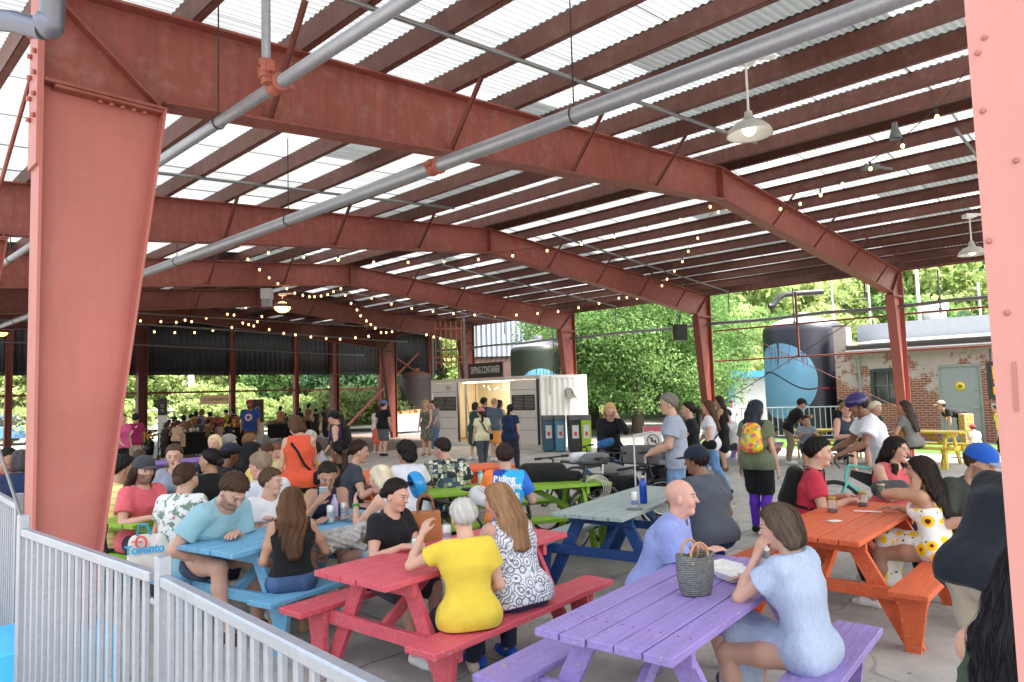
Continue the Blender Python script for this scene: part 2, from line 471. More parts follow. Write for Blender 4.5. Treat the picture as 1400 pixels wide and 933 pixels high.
# ------------------------------------------------------------------ clothes materials
@cached
def pattern(kind, c):
    m = NT('printed_cloth'); v = m.coord()
    f = m.noise(v, 260, 2); wr = m.noise(m.coord('Object', (1,1,.75)), 8, 2, .45)
    def voro(scale, feature='F1', rnd=1.0, vec=None):
        x = m.n('ShaderNodeTexVoronoi', feature=feature); m.lk(vec or v, x.inputs['Vector']); x.inputs['Scale'].default_value = scale
        if 'Randomness' in x.inputs: x.inputs['Randomness'].default_value = rnd
        return x
    if kind == 'sunflower':
        a = voro(8.5, rnd=.75); d = a.outputs['Distance']; p = a.outputs['Position']
        wob = m.noise(v, 60, 2); dd = m.math('ADD', d, m.math('MULTIPLY', m.math('SUBTRACT', wob, .5), .16))
        base = m.ramp(dd, [(.0, (.06,.025,.012)), (.17, (.08,.03,.012)), (.18, (.85,.30,.01)), (.26, (.95,.55,.02)), (.40, (.95,.66,.03)), (.41, (.82,.82,.80)), (1, (.82,.82,.80))], 'LINEAR')
        b = voro(21, rnd=1); gm = m.math('MULTIPLY', m.math('LESS_THAN', b.outputs['Distance'], .24), m.math('GREATER_THAN', dd, .42))
        gm = m.math('MULTIPLY', gm, m.math('LESS_THAN', dd, .56))
        base = m.mix(gm, base, (.06,.16,.05,1))
    elif kind == 'paisley':
        a = voro(14, rnd=.9); w = m.n('ShaderNodeMath', operation='SINE'); m.lk(m.math('MULTIPLY', a.outputs['Distance'], 26.0), w.inputs[0])
        l = m.math('GREATER_THAN', w.outputs[0], .45); n = m.noise(v, 42, 2); l2 = m.math('GREATER_THAN', n, .58)
        base = m.mix(m.math('MAXIMUM', m.math('MULTIPLY', l, .85), m.math('MULTIPLY', l2, .5)), (.72,.73,.76,1), (.05,.08,.18,1))
    elif kind == 'tropic':
        n = m.noise(v, 13, 3, .7); b = voro(17, rnd=1)
        base = m.mix(m.ramp(n, [(.52, (0,0,0)), (.56, (1,1,1))]), (.74,.74,.72,1), (.17,.25,.20,1))
        base = m.mix(m.math('MULTIPLY', m.math('LESS_THAN', b.outputs['Distance'], .25), m.math('LESS_THAN', n, .5)), base, (.5,.22,.24,1))
    elif kind == 'patchwork':
        a = voro(19, rnd=.35); n = m.n('ShaderNodeTexNoise'); sep = m.n('ShaderNodeSeparateColor'); m.lk(a.outputs['Color'], sep.inputs[0])
        base = m.ramp(sep.outputs[0], [(0, (.02,.03,.05)), (.25, (.42,.48,.34)), (.42, (.62,.58,.42)), (.58, (.05,.10,.16)), (.72, (.70,.70,.62)), (.9, (.20,.24,.16))], 'CONSTANT')
        e = voro(19, 'DISTANCE_TO_EDGE', .35); base = m.mix(m.math('LESS_THAN', e.outputs['Distance'], .05), base, (.03,.03,.03,1))
    elif kind == 'daisy':
        n = m.noise(v, 20, 3); a = voro(9, rnd=1)
        base = m.mix(m.ramp(n, [(.5, (0,0,0)), (.56, (1,1,1))]), (.80,.62,.12,1), (.78,.76,.66,1))
        base = m.mix(m.math('LESS_THAN', a.outputs['Distance'], .2), base, (.2,.2,.15,1))
    elif kind == 'stripe':
        x = m.n('ShaderNodeSeparateXYZ'); m.lk(v, x.inputs[0]); s = m.math('FRACT', m.math('MULTIPLY', x.outputs[2], 16.0))
        base = m.mix(m.math('LESS_THAN', s, .22), c, mul(c, .72))
    elif kind == 'chambray':
        n = m.noise(m.coord('Object', (1,1,.15)), 130, 3); n2 = m.noise(v, 6)
        base = m.mix(n, mul(c, .72), mul(c, 1.35)); base = m.mix(m.math('MULTIPLY', n2, .3), base, mul(c, .9))
    elif kind == 'denim':
        n = m.noise(v, 150, 3); n2 = m.noise(m.coord('Object', (1,1,.4)), 6, 4)
        base = m.mix(n, mul(c, .7), mul(c, 1.3)); base = m.mix(m.ramp(n2, [(.45, (0,0,0)), (.75, (.7,.7,.7))]), base, mul(c, 2.2))
    elif kind == 'jersey':
        x = m.n('ShaderNodeSeparateXYZ'); m.lk(v, x.inputs[0]); n = voro(4.2, rnd=1.0); sep = m.n('ShaderNodeSeparateColor'); m.lk(n.outputs['Color'], sep.inputs[0])
        base = m.ramp(sep.outputs[1], [(0, (.02,.14,.62)), (.4, (.03,.42,.80)), (.65, (.01,.06,.40)), (.85, (.10,.60,.82))], 'CONSTANT')
        base = m.mix(m.math('LESS_THAN', x.outputs[0], -.125), base, (.90,.22,.04,1))
    elif kind == 'leafy':
        a = voro(24, rnd=1); n = m.noise(v, 14)
        base = m.mix(m.math('LESS_THAN', a.outputs['Distance'], .35), (.10,.11,.10,1), (.34,.34,.28,1)); base = m.mix(m.math('MULTIPLY', n, .4), base, (.05,.06,.06,1))
    elif kind == 'gems':
        a = voro(26, rnd=1); sep = m.n('ShaderNodeSeparateColor'); m.lk(a.outputs['Color'], sep.inputs[0])
        base = m.ramp(sep.outputs[0], [(0, (.85,.42,.02)), (.35, (.75,.10,.16)), (.6, (.70,.62,.05)), (.85, (.12,.40,.30))], 'CONSTANT')
    m.set(color=base, rough=.8 if kind not in ('jersey', 'gems') else .4, spec=.3)
    m.bump(m.math('ADD', wr, m.math('MULTIPLY', f, .05)), .045, .6)
    return m.m

# ------------------------------------------------------------------ the person
def ik(S, T, l1, l2, pole):
    d = T-S; L = np.linalg.norm(d)
    if L > (l1+l2)*.985: T = S + d/L*(l1+l2)*.985; L = (l1+l2)*.985
    if L < abs(l1-l2)+.03: L = abs(l1-l2)+.03; T = S+nz(d)*L
    u = nz(T-S); p = pole - u*(pole@u); p = nz(p)
    a = (l1*l1 - l2*l2 + L*L)/(2*L); h = math.sqrt(max(l1*l1-a*a, 0))
    return S+u*a+p*h, T
HANDS = {  # wrist targets in the person's frame (x right, y forward, z above ground for someone 1.7 m), per side sign on x
 'table': (.14,.36,.80), 'tablein': (.02,.38,.81), 'lap': (.10,.24,.60), 'face': (.05,.20,1.13), 'chin': (.03,.22,1.05), 'phone': (.08,.36,.93), 'cheek': (.10,.15,1.10),
 'hang': (.24,.04,.80), 'bars': (.22,.52,.98), 'pocket': (.20,.02,.88), 'brow': (.10,.24,1.50), 'belly': (.08,.26,1.05), 'reach': (.12,.50,1.12), 'sidehang': (.25,.06,.60), 'mouth': (.02,.20,1.10), 'low': (.15,.45,.50), 'fold': (-.02,.30,.88)}
def person(px, py, d, label, az=0, pose='sit', sex='m', tone='light', top=('tee', '888888'), bot=('pants', '222233'), hair=('short', '221a15'), hands=('table', 'table'),
           lean=8, side=0, twist=0, head=(0, 10), build=1.0, shoes='dddddd', extra=(), group=None, seat=.46, hx=None, beard=0, feet=.12, spread=.12, fold_amp=.009, zt=None, at=None, bench=None, hsc=None):
    """px,py: the top of the head; d: distance of the head from the camera"""
    if bench:
        c_, e_, n_ = TAB[bench[0]]; q_ = ray(bench[2], 545+1365/d); q_ = q_[0]/q_[1]; b_ = c_+n_*bench[1]*.60
        t_ = (q_*b_[1]-b_[0])/(e_[0]-q_*e_[1]); at = tuple(b_+e_*t_)
    top_w = D(px, py, d); ztop = top_w[2] if zt is None else zt
    seed = int(px*7+py*13)
    # relative geometry for stature 1.70
    sit = pose in ('sit',)
    pz = (seat+.075) if sit else {'stand': .92, 'walk': .91, 'bend': .90, 'crouch': .30, 'ride': .90}[pose]
    u = rotm(V3(1,0,0), -R(lean)) @ V3(0,0,1); u = rotm(V3(0,1,0), R(side)) @ u
    rr = rotm(u, -R(twist)) @ V3(1,0,0); rr = nz(rr - u*(rr@u)); ff = nz(np.cross(u, rr))
    hyaw, hpitch = head
    Hm = rotm(V3(0,0,1), -R(hyaw)) @ rotm(V3(1,0,0), -R(hpitch))   # head rotation relative to facing
    tw = rotm(V3(0,0,1), -R(twist)); Hm = tw @ Hm
    T_L, NK, HH = .475, .055, .125
    P0 = V3(0, 0, pz)
    neckdir = nz(u*.75 + V3(0,0,.35) + ff*.08)
    rise = (u*T_L + neckdir*NK)[2] + .115 + .10*abs(math.cos(R(hpitch)))
    if hsc: s = hsc
    elif sit and at is not None:
        ap = u*T_L + neckdir*NK + Hm @ V3(0,.012,.228); rw = ray(px, py); mm = rw[2]/rw[1]; dy_ = math.sin(-R(az))*ap[0]+math.cos(-R(az))*ap[1]
        s = (H + mm*at[1] - seat)/(ap[2]+.075 - mm*dy_)
    elif sit: s = (ztop-seat-.07)/(rise)
    else: s = ztop/(pz+rise)
    s_raw = s; s = max(.55, min(1.22, s))
    fem = sex == 'f'
    bw = build*(.93 if fem else 1.0)
    if sit: pz = seat+.07*s*max(1, build*.9)
    else: pz = pz*s
    P = V3(0,0,pz)
    shw = (.143 if fem else .159)*s*(.55+.45*build)
    hipw = .092*s*(1.04 if fem else .96)
    N = P + u*T_L*s; Cc = P+u*.33*s; Wst = P+u*.17*s
    SH = {1: N - u*.035*s + rr*shw, -1: N - u*.035*s - rr*shw}
    HP = {1: P+V3(hipw,0,0), -1: P-V3(hipw,0,0)}
    hb = N + neckdir*NK*s
    hs = s if s > .85 else s*1.12+.0   # children carry larger heads
    hc = hb + Hm @ V3(0,.022*hs,.112*hs)
    B = Sdf()
    bb = build
    # torso
    B.seg(HP[1]*.9+P*.1+V3(0,-.01,0), HP[-1]*.9+P*.1+V3(0,-.01,0), .092*s*bb*(1.03 if fem else 1), k=.05, tag='torso')
    B.seg(P+u*.03*s, Wst, .090*s*bb, .082*s*bb*(.90 if fem else 1.02), k=.06, L=rr, st=1.36, tag='torso')
    B.seg(Wst, Cc, .082*s*bb*(.90 if fem else 1.02), (.092 if fem else .104)*s*(.4+.6*bb), k=.06, L=rr, st=1.36, tag='torso')
    B.seg(Cc, N-u*.07*s, (.092 if fem else .104)*s*(.4+.6*bb), .068*s, k=.06, L=rr, st=1.5, tag='torso')
    B.seg(SH[1]*.86+N*.14-u*.012*s, SH[-1]*.86+N*.14-u*.012*s, .047*s*(.5+.5*bb), k=.06, tag='torso')
    B.seg(N-u*.03*s, hb+ff*.0, .056*s, .046*s*(1 if fem else 1.15), k=.05, tag='neckb')
    if bb > 1.12: B.ell(Wst+ff*.05*s*bb, np.stack([rr, ff, u], 1), (.15*s*bb, .11*s*bb, .14*s*bb), k=.06, tag='torso')
    if fem and s > .85:
        for sg in (1,-1): B.ell(Cc+ff*.082*s*(.5+.5*bb)+rr*sg*.068*s-u*.0*s, np.stack([rr, ff, u], 1), V3(.062,.05,.06)*s*(.6+.4*bb), k=.045, tag='torso')
    B.seg(hb, hb+(hc-hb)*.6, .047*s*(1 if fem else 1.15), .045*s*(1 if fem else 1.15), k=.03, tag='neck')
    # head
    def hpnt(x, y, z): return hc + Hm @ (V3(x, y, z)*hs)
    hell = lambda x,y,z,a,b,c,k=.02,sub=False,tag='head': B.ell(hpnt(x,y,z), Hm, V3(a,b,c)*hs, k=k*hs, sub=sub, tag=tag)
    hell(0,-.012,.03,.075,.094,.086, .03); hell(0,.022,-.03,.058,.068,.075, .04); hell(0,.058,-.092,.03 if fem else .036,.03,.022, .03)
    for sg in (1,-1):
        hell(sg*.031,.094,.006,.017,.012,.012, .012, True, 'eye'); hell(sg*.031,.076,.004,.0128,.0128,.0125, .004)
        hell(sg*.077,-.008,-.012,.009,.019,.031, .006); hell(sg*.036,.062,-.03,.02,.016,.02, .02)
    hell(0,.083,.026,.045,.01,.010, .015)
    B.seg(hpnt(0,.087,.012), hpnt(0,.107,-.022), .008*hs, .0125*hs, k=.012*hs, tag='head')
    hell(0,.083,-.056,.023,.015,.0115, .008); hell(0,.09,-.0555,.03,.008,.0016, .004, True, 'mouth')
    # arms
    UA, FA = .285*s, .245*s
    js = {}
    for sg, hn in ((1, hands[0]), (-1, hands[1])):
        if isinstance(hn, str): t = V3(*HANDS[hn])
        else: t = V3(*hn[:3])
        tz = t[2]*s if not sit else seat + (t[2]-.46)*(s if t[2] > .9 else 1)
        if hn in ('table', 'tablein', 'fold'): tz = .80
        T = V3(sg*t[0]*s, t[1]*s, tz)
        T = (tw if not (isinstance(hn, str) and hn == 'hang') else np.eye(3)) @ T
        HT_ = {'cheek': (.10,.045,-.15), 'chin': (.04,.10,-.21), 'mouth': (.045,.15,-.13), 'face': (.09,.08,-.13), 'brow': (.11,.12,-.07)}.get(hn) if isinstance(hn, str) else None
        if HT_: T = hpnt(sg*HT_[0], HT_[1], HT_[2])
        if hn in ('hang', 'pocket'): T = T + V3(*(SH[sg]-P))*V3(0,.75,0)+V3(0,0,0)
        pole = V3(sg*.55, -.35, -.8) if hn not in ('hang', 'pocket') else V3(sg*.25,-1,-.1)
        if hn in ('cheek', 'face', 'chin', 'mouth', 'brow'): pole = V3(sg*.5, .8, -1)
        E_, Wr = ik(SH[sg], T, UA, FA, pole); js[sg] = (E_, Wr)
        ab = (.45+.55*bb)*(.86 if fem else 1.0)
        B.seg(SH[sg], SH[sg]*.45+E_*.55, .056*s*ab, .049*s*ab, k=.045, tag='ua'); B.seg(SH[sg]*.45+E_*.55, E_, .049*s*ab, .038*s*ab, k=.02, tag='ua2')
        B.seg(E_, E_*.65+Wr*.35, .039*s*ab, .041*s*ab, k=.02, tag='fa'); B.seg(E_*.65+Wr*.35, Wr, .041*s*ab, .0265*s*ab, k=.015, tag='fa')
        fd = nz(Wr-E_)
        pn = V3(-sg*.9,.1,-.3) if hn in ('hang', 'pocket') else V3(-sg*.25, 0, -1)
        if hn in ('cheek', 'face', 'chin', 'mouth', 'brow'): pn = nz(hc-Wr)
        if hn in ('phone', 'reach'): pn = V3(-sg*.8,-.2,.5)
        if hn == 'table' or hn == 'tablein': fd = nz(fd*V3(1,1,.15))
        if HT_: fd = nz(nz(hpnt(sg*.075, .05, .02)-Wr)*.8+fd*.2)
        pn = nz(pn - fd*(pn@fd)); sd = np.cross(fd, pn)*sg*1.0   # thumb side
        if sd @ V3(-sg, .3, .3) < 0: sd = -sd
        hsz = s*.98
        curl = .35 if hn in ('hang','table','tablein','reach') else .65
        if hn in ('bars','mouth', 'pocket'): curl = 1.1
        kn = []
        for q in range(4):
            o = (.5-q/3.0)*2
            K = Wr + fd*(.082-.004*abs(q-1))*hsz + sd*o*.029*hsz
            B.seg(Wr+sd*o*.012*hsz+fd*.008*hsz, K, .0145*hsz, .0108*hsz, k=.016, tag='hand')
            Ls = np.array([.040,.026,.021])*[.93,1.03,.97,.76][q]*hsz; a_ = curl*.45; pt = K; rf = [.0092,.0084,.0078,.0068]
            for w in range(3):
                dv = fd*math.cos(a_)+pn*math.sin(a_); nx = pt+dv*Ls[w]; B.seg(pt, nx, rf[w]*hsz, rf[w+1]*hsz, k=.003, tag='hand'); pt = nx; a_ += curl*.75
        tb = Wr+fd*.018*hsz+sd*.02*hsz+pn*.008*hsz; t1 = tb+nz(fd*.75+sd*.62+pn*.25)*.046*hsz; t2 = t1+nz(fd*.95+sd*.22+pn*.3)*.032*hsz
        B.seg(tb, t1, .0145*hsz, .0112*hsz, k=.014, tag='hand'); B.seg(t1, t2, .011*hsz, .008*hsz, k=.004, tag='hand')
    # legs
    TH, SHN = .415*s, .405*s
    lg = {}
    for sg in (1,-1):
        ft = feet[0 if sg > 0 else 1] if isinstance(feet, (tuple, list)) else feet
        if sit:
            A_ = V3(sg*spread*s*1.1, .36*s+ft, .075*s); pole = V3(sg*.12, .6, 1)
        elif pose == 'walk':
            A_ = V3(sg*.07*s, (.26 if sg > 0 else -.26)*s, (.08 if sg > 0 else .14)*s); pole = V3(0,1,.05)
        elif pose == 'crouch': A_ = V3(sg*.12*s, .18*s, .075*s); pole = V3(sg*.3, 1, .8)
        elif pose == 'ride': A_ = V3(sg*.10*s, (.05 if sg > 0 else -.05), .08*s); pole = V3(0,1,.05)
        else: A_ = V3(sg*(.075+.02*math.sin(seed+sg))*s, (-.02 if pose != 'bend' else .0)+.03*sg*math.sin(seed), .075*s); pole = V3(0,1,.02)
        K_, A_ = ik(HP[sg], A_, TH, SHN, pole); lg[sg] = (K_, A_)
        lb = (.5+.5*bb)*(1.04 if fem else 1)
        B.seg(HP[sg], HP[sg]*.5+K_*.5, .085*s*lb, .072*s*lb, k=.04, tag='th'); B.seg(HP[sg]*.5+K_*.5, K_, .072*s*lb, .053*s*lb, k=.03, tag='th2')
        Km = K_*.68+A_*.32 - V3(0,.012,0)*s
        B.seg(K_, Km, .052*s*lb, .053*s*lb, k=.03, tag='sh'); B.seg(Km, A_, .053*s*lb, .034*s, k=.02, tag='sh')
        fdir = V3(sg*.12, 1, 0)
        if pose == 'walk' and sg < 0: fdir = V3(0,.8,-.6)
        fdir = nz(fdir)
        B.seg(A_+V3(0,-.03*s,-.035*s), A_+fdir*.10*s+V3(0,0,-.045*s), .034*s, .030*s, k=.03, tag='foot'); B.seg(A_+fdir*.10*s+V3(0,0,-.045*s), A_+fdir*.165*s+V3(0,0,-.052*s), .030*s, .021*s, k=.02, tag='foot')
    vox = max(.0062, d*.00112); vox = min(vox, .036)
    # place so that the top of the head lands on its sight line
    apex = hpnt(0,-.01,.116)
    az_ = -R(az); ca, sa = math.cos(az_), math.sin(az_)
    base = np.array([top_w[0]-(ca*apex[0]-sa*apex[1]), top_w[1]-(sa*apex[0]+ca*apex[1])])
    if at is not None: base = np.array(at)
    root = empty('person', (base[0], base[1], 0), az_, label, 'person', group)
    def put(name, sdf, mat, vx=vox, disp=None, attr=None):
        V, Q = sdf.mesh(vx, disp)
        if len(V) < 4: return None
        o = raw(name, V, Q, mat, root, smooth=True)
        if attr == 'hp': q = ((V-hc) @ Hm)/hs; q[(np.abs(q) > .16).any(1)] = 9.0
        elif attr == 'st':
            q = (V-hc) @ Hm; rad = np.arctan2(q[:, 0], -q[:, 1]+.0)*.1; q = np.stack([rad*1.0, np.hypot(q[:,0], q[:,1])*.3, q[:, 2]], 1) if attr_mode == 'fall' else q
        if attr:
            at_ = o.data.attributes.new(attr, 'FLOAT_VECTOR', 'POINT'); at_.data.foreach_set('vector', q.astype(np.float32).ravel())
        return o
    attr_mode = 'fall'
    hkind, hcol = hair[0], hair[1]
    brow = hcol if hkind not in ('bald',) and hcol not in ('d8d8d6',) else '6b5a4c'
    put('body', B, skin_mat(tone, beard, '8a7a6a' if hcol in ('cfc8bc', 'e6d9b8', 'd8c49a', 'd8d8d6') else brow, sex, 0), attr='hp')
    col_of = lambda c, kind=None: (pattern(c, (.5,.5,.5,1)) if c in ('sunflower','paisley','tropic','patchwork','daisy','jersey','leafy','gems') else (pattern(c[:-7], hexc(c[-6:])) if c[:-7] in ('stripe','chambray','denim') else cloth('cloth', hexc(c), 1.0)))
    tk, tc = top[0], top[1]; loose = top[2] if len(top) > 2 else .012
    cx = loose+.004+vox*.25
    # ---- top
    if tk != 'none':
        T = Sdf(); T.p += B.pick('torso', infl=cx); T.p += B.pick('neckb', infl=cx*.6)
        fa_ = fold(seed, fold_amp if d < 12 else 0)
        if tk in ('tee', 'long', 'dress_tee', 'polo'):
            for sg in (1,-1):
                E_, Wr = js[sg]; ab = (.45+.55*bb)*(.86 if fem else 1.0)
                if tk == 'long':
                    T.p += [p for p in B.pick('ua', 'ua2', infl=cx)]; T.p += B.pick('fa', infl=cx*.8); break
                e = SH[sg]*(.38)+E_*.62
                if fem: e = SH[sg]*.5+E_*.5
                T.seg(SH[sg], e, (.052*ab)*s+cx*.8, (.053*ab)*s+cx*(1.35 if not fem else 1.1), k=.03); T.p[-1]['flat'] = True
        else:
            w = {'tank': .86, 'halter': .55, 'dress': .80, 'crop': .95, 'strap': .62}.get(tk, .8)*shw
            T.cuts.append(lambda X, Y, Z: (np.abs((X-N[0])*rr[0]+(Y-N[1])*rr[1]+(Z-N[2])*rr[2])-w*(1+3.0*np.clip((-((X-N[0])*u[0]+(Y-N[1])*u[1]+(Z-N[2])*u[2])/s-.03)/.16, 0, 1)**3))*.6)
        hemd = {'crop': .06, 'halter': -.03}.get(tk, -.10 if not sit else -.07)*s
        if tk in ('dress', 'dress_tee', 'strap'): hemd = -.02
        if not (tk in ('dress', 'dress_tee', 'strap')):
            T.cuts.append(lambda X, Y, Z: (P[0]-X)*u[0]+(P[1]-Y)*u[1]+(P[2]-Z)*u[2]+hemd)
        if sit and tk not in ('crop', 'halter', 'dress', 'strap', 'dress_tee'): T.p += B.pick('torso', infl=cx+.012)[:1]
        if tk not in ('crop', 'halter', 'dress', 'strap', 'dress_tee') and not sit: T.p += B.pick('th', infl=cx+.009)
        nk_ = {'polo': .05, 'long': .035}.get(tk, .030)*s
        T.cuts.append(lambda X, Y, Z: ((X-N[0])*u[0]+(Y-N[1])*u[1]+(Z-N[2])*u[2])-nk_)
        # neckline
        nr = {'tee': .078, 'long': .07, 'polo': .068, 'tank': .088, 'halter': .07, 'crop': .095, 'dress': .10, 'dress_tee': .08, 'strap': .1}.get(tk, .08)*s
        nc = N+u*.035*s+ff*(.035 if fem or tk == 'vneck' else .018)*s
        T.cuts.append(lambda X, Y, Z: nr-np.sqrt((X-nc[0])**2+(Y-nc[1])**2+(Z-nc[2])**2))
        if tk == 'strap':
            T.cuts.append(lambda X, Y, Z: np.where(np.abs(np.abs((X-N[0])*rr[0]+(Y-N[1])*rr[1])-.075*s) > .012, (X-N[0])*u[0]+(Y-N[1])*u[1]+(Z-N[2])*u[2]+.13*s, -1))
        if tk in ('dress', 'dress_tee', 'strap'):
            if sit:
                T.seg(P, P+V3(0,.38*s,.02*s), .115*s*bb, .095*s, k=.06, L=(1,0,0), st=1.5)
                T.seg(P+V3(0,.38*s,.02*s), P+V3(0,.43*s,-.28*s), .095*s, .10*s, k=.05, L=(1,0,0), st=1.5)
            else: T.seg(P+V3(0,0,.05), P-V3(0,0,.36)*s, .13*s*bb, .15*s*bb, k=.05, L=(1,0,0), st=1.35)
        put('dress' if 'dress' in tk or tk == 'strap' else 'shirt', T, col_of(tc), disp=fa_)
    # ---- bottom
    bk, bc = bot[0], bot[1]
    if bk != 'none':
        Bt = Sdf(); ci = .009+vox*.2
        tor = B.pick('torso', infl=ci)[:2]; Bt.p += tor
        up = P+u*.075*s
        Bt.cuts.append(lambda X, Y, Z: (X-up[0])*u[0]+(Y-up[1])*u[1]+(Z-up[2])*u[2])
        li = ci*1.2 if bk in ('pants', 'jeans', 'shorts', 'hot') else ci*.6
        if bk in ('pants', 'jeans', 'leggings'):
            Bt.p += B.pick('th', 'th2', infl=li); Bt.p += B.pick('sh', infl=li*1.3 if bk == 'pants' else li)
            Bt.cuts.append(lambda X, Y, Z: np.where(Z < .4*s, .085*s-Z, -1))
        elif bk in ('shorts', 'hot', 'capri'):
            fr = {'shorts': .86, 'hot': .42, 'capri': 1.0}[bk]
            for sg in (1,-1):
                K_, A_ = lg[sg]; e = HP[sg]*(1-fr)+K_*fr; lb = (.5+.5*bb)
                Bt.seg(HP[sg], e, .088*s*lb+li, (.078 if bk == 'shorts' else .08)*s*lb+li*1.4, k=.035)
                if bk == 'capri': Bt.seg(K_, K_*.5+A_*.5, .056*s*lb+li, .056*s*lb+li, k=.03)
        elif bk == 'skirt':
            if sit: Bt.seg(P, P+V3(0,.36*s,.0), .12*s, .10*s, k=.06, L=(1,0,0), st=1.5)
            else: Bt.seg(P, P-V3(0,0,.42)*s, .12*s, .135*s, k=.05, L=(1,0,0), st=1.35)
        nm = {'jeans': 'trousers', 'pants': 'trousers', 'leggings': 'leggings', 'shorts': 'shorts', 'hot': 'shorts', 'capri': 'trousers', 'skirt': 'skirt'}[bk]
        put(nm, Bt, col_of(bc), disp=fold(seed+3, fold_amp*.8 if d < 12 else 0, 14, 14))
    # ---- shoes
    if shoes:
        for sg in (1,-1):
            S_ = Sdf(); fs = B.pick('foot', infl=.009+vox*.15); S_.p += fs[0:2] if sg > 0 else fs[2:4]
            A_ = lg[sg][1]; 
            if pose != 'walk' or sg > 0: S_.cuts.append(lambda X, Y, Z: .004-Z)
            put('shoe', S_, cloth('shoe', hexc(shoes), .4), vx=max(vox, .007))
    # ---- hair and hats
    def cap(x0, infl, zcut, yfront=.070, slope=.85, zfront=.080):
        q0 = None
        def f(X, Y, Z):
            x = X-hc[0]; y = Y-hc[1]; z = Z-hc[2]
            zcut_ = zcut
            ly = (x*Hm[0,1]+y*Hm[1,1]+z*Hm[2,1])/hs; lz = (x*Hm[0,2]+y*Hm[1,2]+z*Hm[2,2])/hs; lx = (x*Hm[0,0]+y*Hm[1,0]+z*Hm[2,0])/hs
            c1 = (ly-(yfront-slope*(zfront-lz)))*.7 + .004*np.sin(lx*150+seed) + .003*np.sin(lx*310); c2 = zcut-lz
            lim = np.where(lz > zfront, -1, c1)
            return np.maximum(lim, c2)*hs
        return f
    hm = None
    if hkind != 'bald':
        Hs = Sdf(); hE = lambda x,y,z,a,b,c,k=.02: Hs.ell(hpnt(x,y,z), Hm, V3(a,b,c)*hs, k=k)
        vi = vox*.3
        strand = None
        def thin(amount, sd_=None):
            cf_ = Hs.cuts[-1]
            def f(X, Y, Z):
                o = amount*np.clip(1+cf_(X, Y, Z)/(.040*hs), 0, 1)
                return o + (sd_(X, Y, Z) if sd_ is not None else 0)
            return f
        def strands(amp, fr):
            def f(X, Y, Z):
                x = X-hc[0]; y = Y-hc[1]; z = Z-hc[2]
                lx = x*Hm[0,0]+y*Hm[1,0]+z*Hm[2,0]; ly = x*Hm[0,1]+y*Hm[1,1]+z*Hm[2,1]; lz = x*Hm[0,2]+y*Hm[1,2]+z*Hm[2,2]
                an = np.arctan2(lx, -ly)
                return amp*(np.sin(an*fr+seed+4*np.sin(lz*14))+.6*np.sin(an*fr*2.3+lz*22))
            return f
        B2 = back = None
        if hkind in ('short', 'buzz', 'gray', 'crop', 'balding'):
            i = {'short': .017, 'buzz': .009, 'gray': .016, 'crop': .014, 'balding': .010}[hkind]+vi
            hE(0,-.014,.032,.077+i,.096+i,.086+i*1.15); 
            if hkind == 'short': hE(0,.028,.088,.05,.045,.028)
            Hs.cuts.append(cap(0, 0, -.062, .072 if hkind != 'balding' else .0, .95)); strand = strands(.0032, 15)
        elif hkind == 'curly':
            hE(0,-.025,.03,.105,.115,.105); hE(0,-.06,-.05,.095,.075,.09); Hs.cuts.append(cap(0, 0, -.16, .07, .7))
            strand = fold(seed+5, .012, 75, 75)
        elif hkind in ('bob', 'long', 'pony', 'bun', 'lob'):
            i = .010+vi
            hE(0,-.014,.030,.077+i,.096+i,.087+i)
            if hkind == 'bob':
                hE(0,-.03,-.03,.094,.095,.10, .03); hE(0,-.045,-.085,.088,.068,.06, .03); Hs.cuts.append(cap(0, 0, -.125, .072, .55)); strand = strands(.003, 22)
            elif hkind == 'lob' or hkind == 'long':
                L_ = (.20 if hkind == 'lob' else (hair[3] if len(hair) > 3 else .36))*s
                hE(0,-.03,-.04,.095,.09,.11, .03)
                b1 = hpnt(0,-.055,-.06); b2 = N-ff*.075*s+u*.01*s; b3 = N-ff*(.138)*s-u*L_*.9 
                Hs.seg(b1, b2, .075*hs, .06*hs, k=.04, L=rr, st=1.5); Hs.seg(b2, b3, .052*hs, .026*hs, k=.04, L=rr, st=2.3)
                cf = cap(0, 0, -9, .072, .55)
                def cc(X, Y, Z):
                    z = ((X-hc[0])*Hm[0,2]+(Y-hc[1])*Hm[1,2]+(Z-hc[2])*Hm[2,2])/hs
                    return np.where(z > -.13, cf(X, Y, Z), -1)
                Hs.cuts.append(cc); strand = strands(.004, 20)
                if hair[0] == 'long' and len(hair) > 2 and hair[2] == 'front':
                    for sg in (1,-1): Hs.seg(hpnt(sg*.075,.02,-.05), N+rr*sg*.09*s+ff*.11*s-u*.12*s, .034*hs, .02*hs, k=.03)
            else:
                Hs.cuts.append(cap(0, 0, -.075, .070, .9)); strand = strands(.002, 24)
        if any(e[0] in ('cap', 'helmet', 'hat') for e in extra): Hs.cuts.append(lambda X, Y, Z: ((X-hc[0])*Hm[0,2]+(Y-hc[1])*Hm[1,2]+(Z-hc[2])*Hm[2,2])-.042*hs)
        tk_ = {'short': .0135, 'buzz': .006, 'gray': .0125, 'balding': .008, 'bun': .013, 'pony': .013, 'bob': .010, 'lob': .008, 'long': .008, 'curly': .02}.get(hkind, .01)
        hobj = put('hair', Hs, hair_mat(hcol, hair[4] if len(hair) > 4 else hcol, .5), disp=thin(tk_*hs, strand) if d < 16 else None, attr='st', vx=max(vox*.9, .0062))
        if d < 9.5 and hobj: hair_strands(hobj, root, hc, Hm, hs, hkind, hair_mat(hcol, hair[4] if len(hair) > 4 else hcol, .5), seed, d)
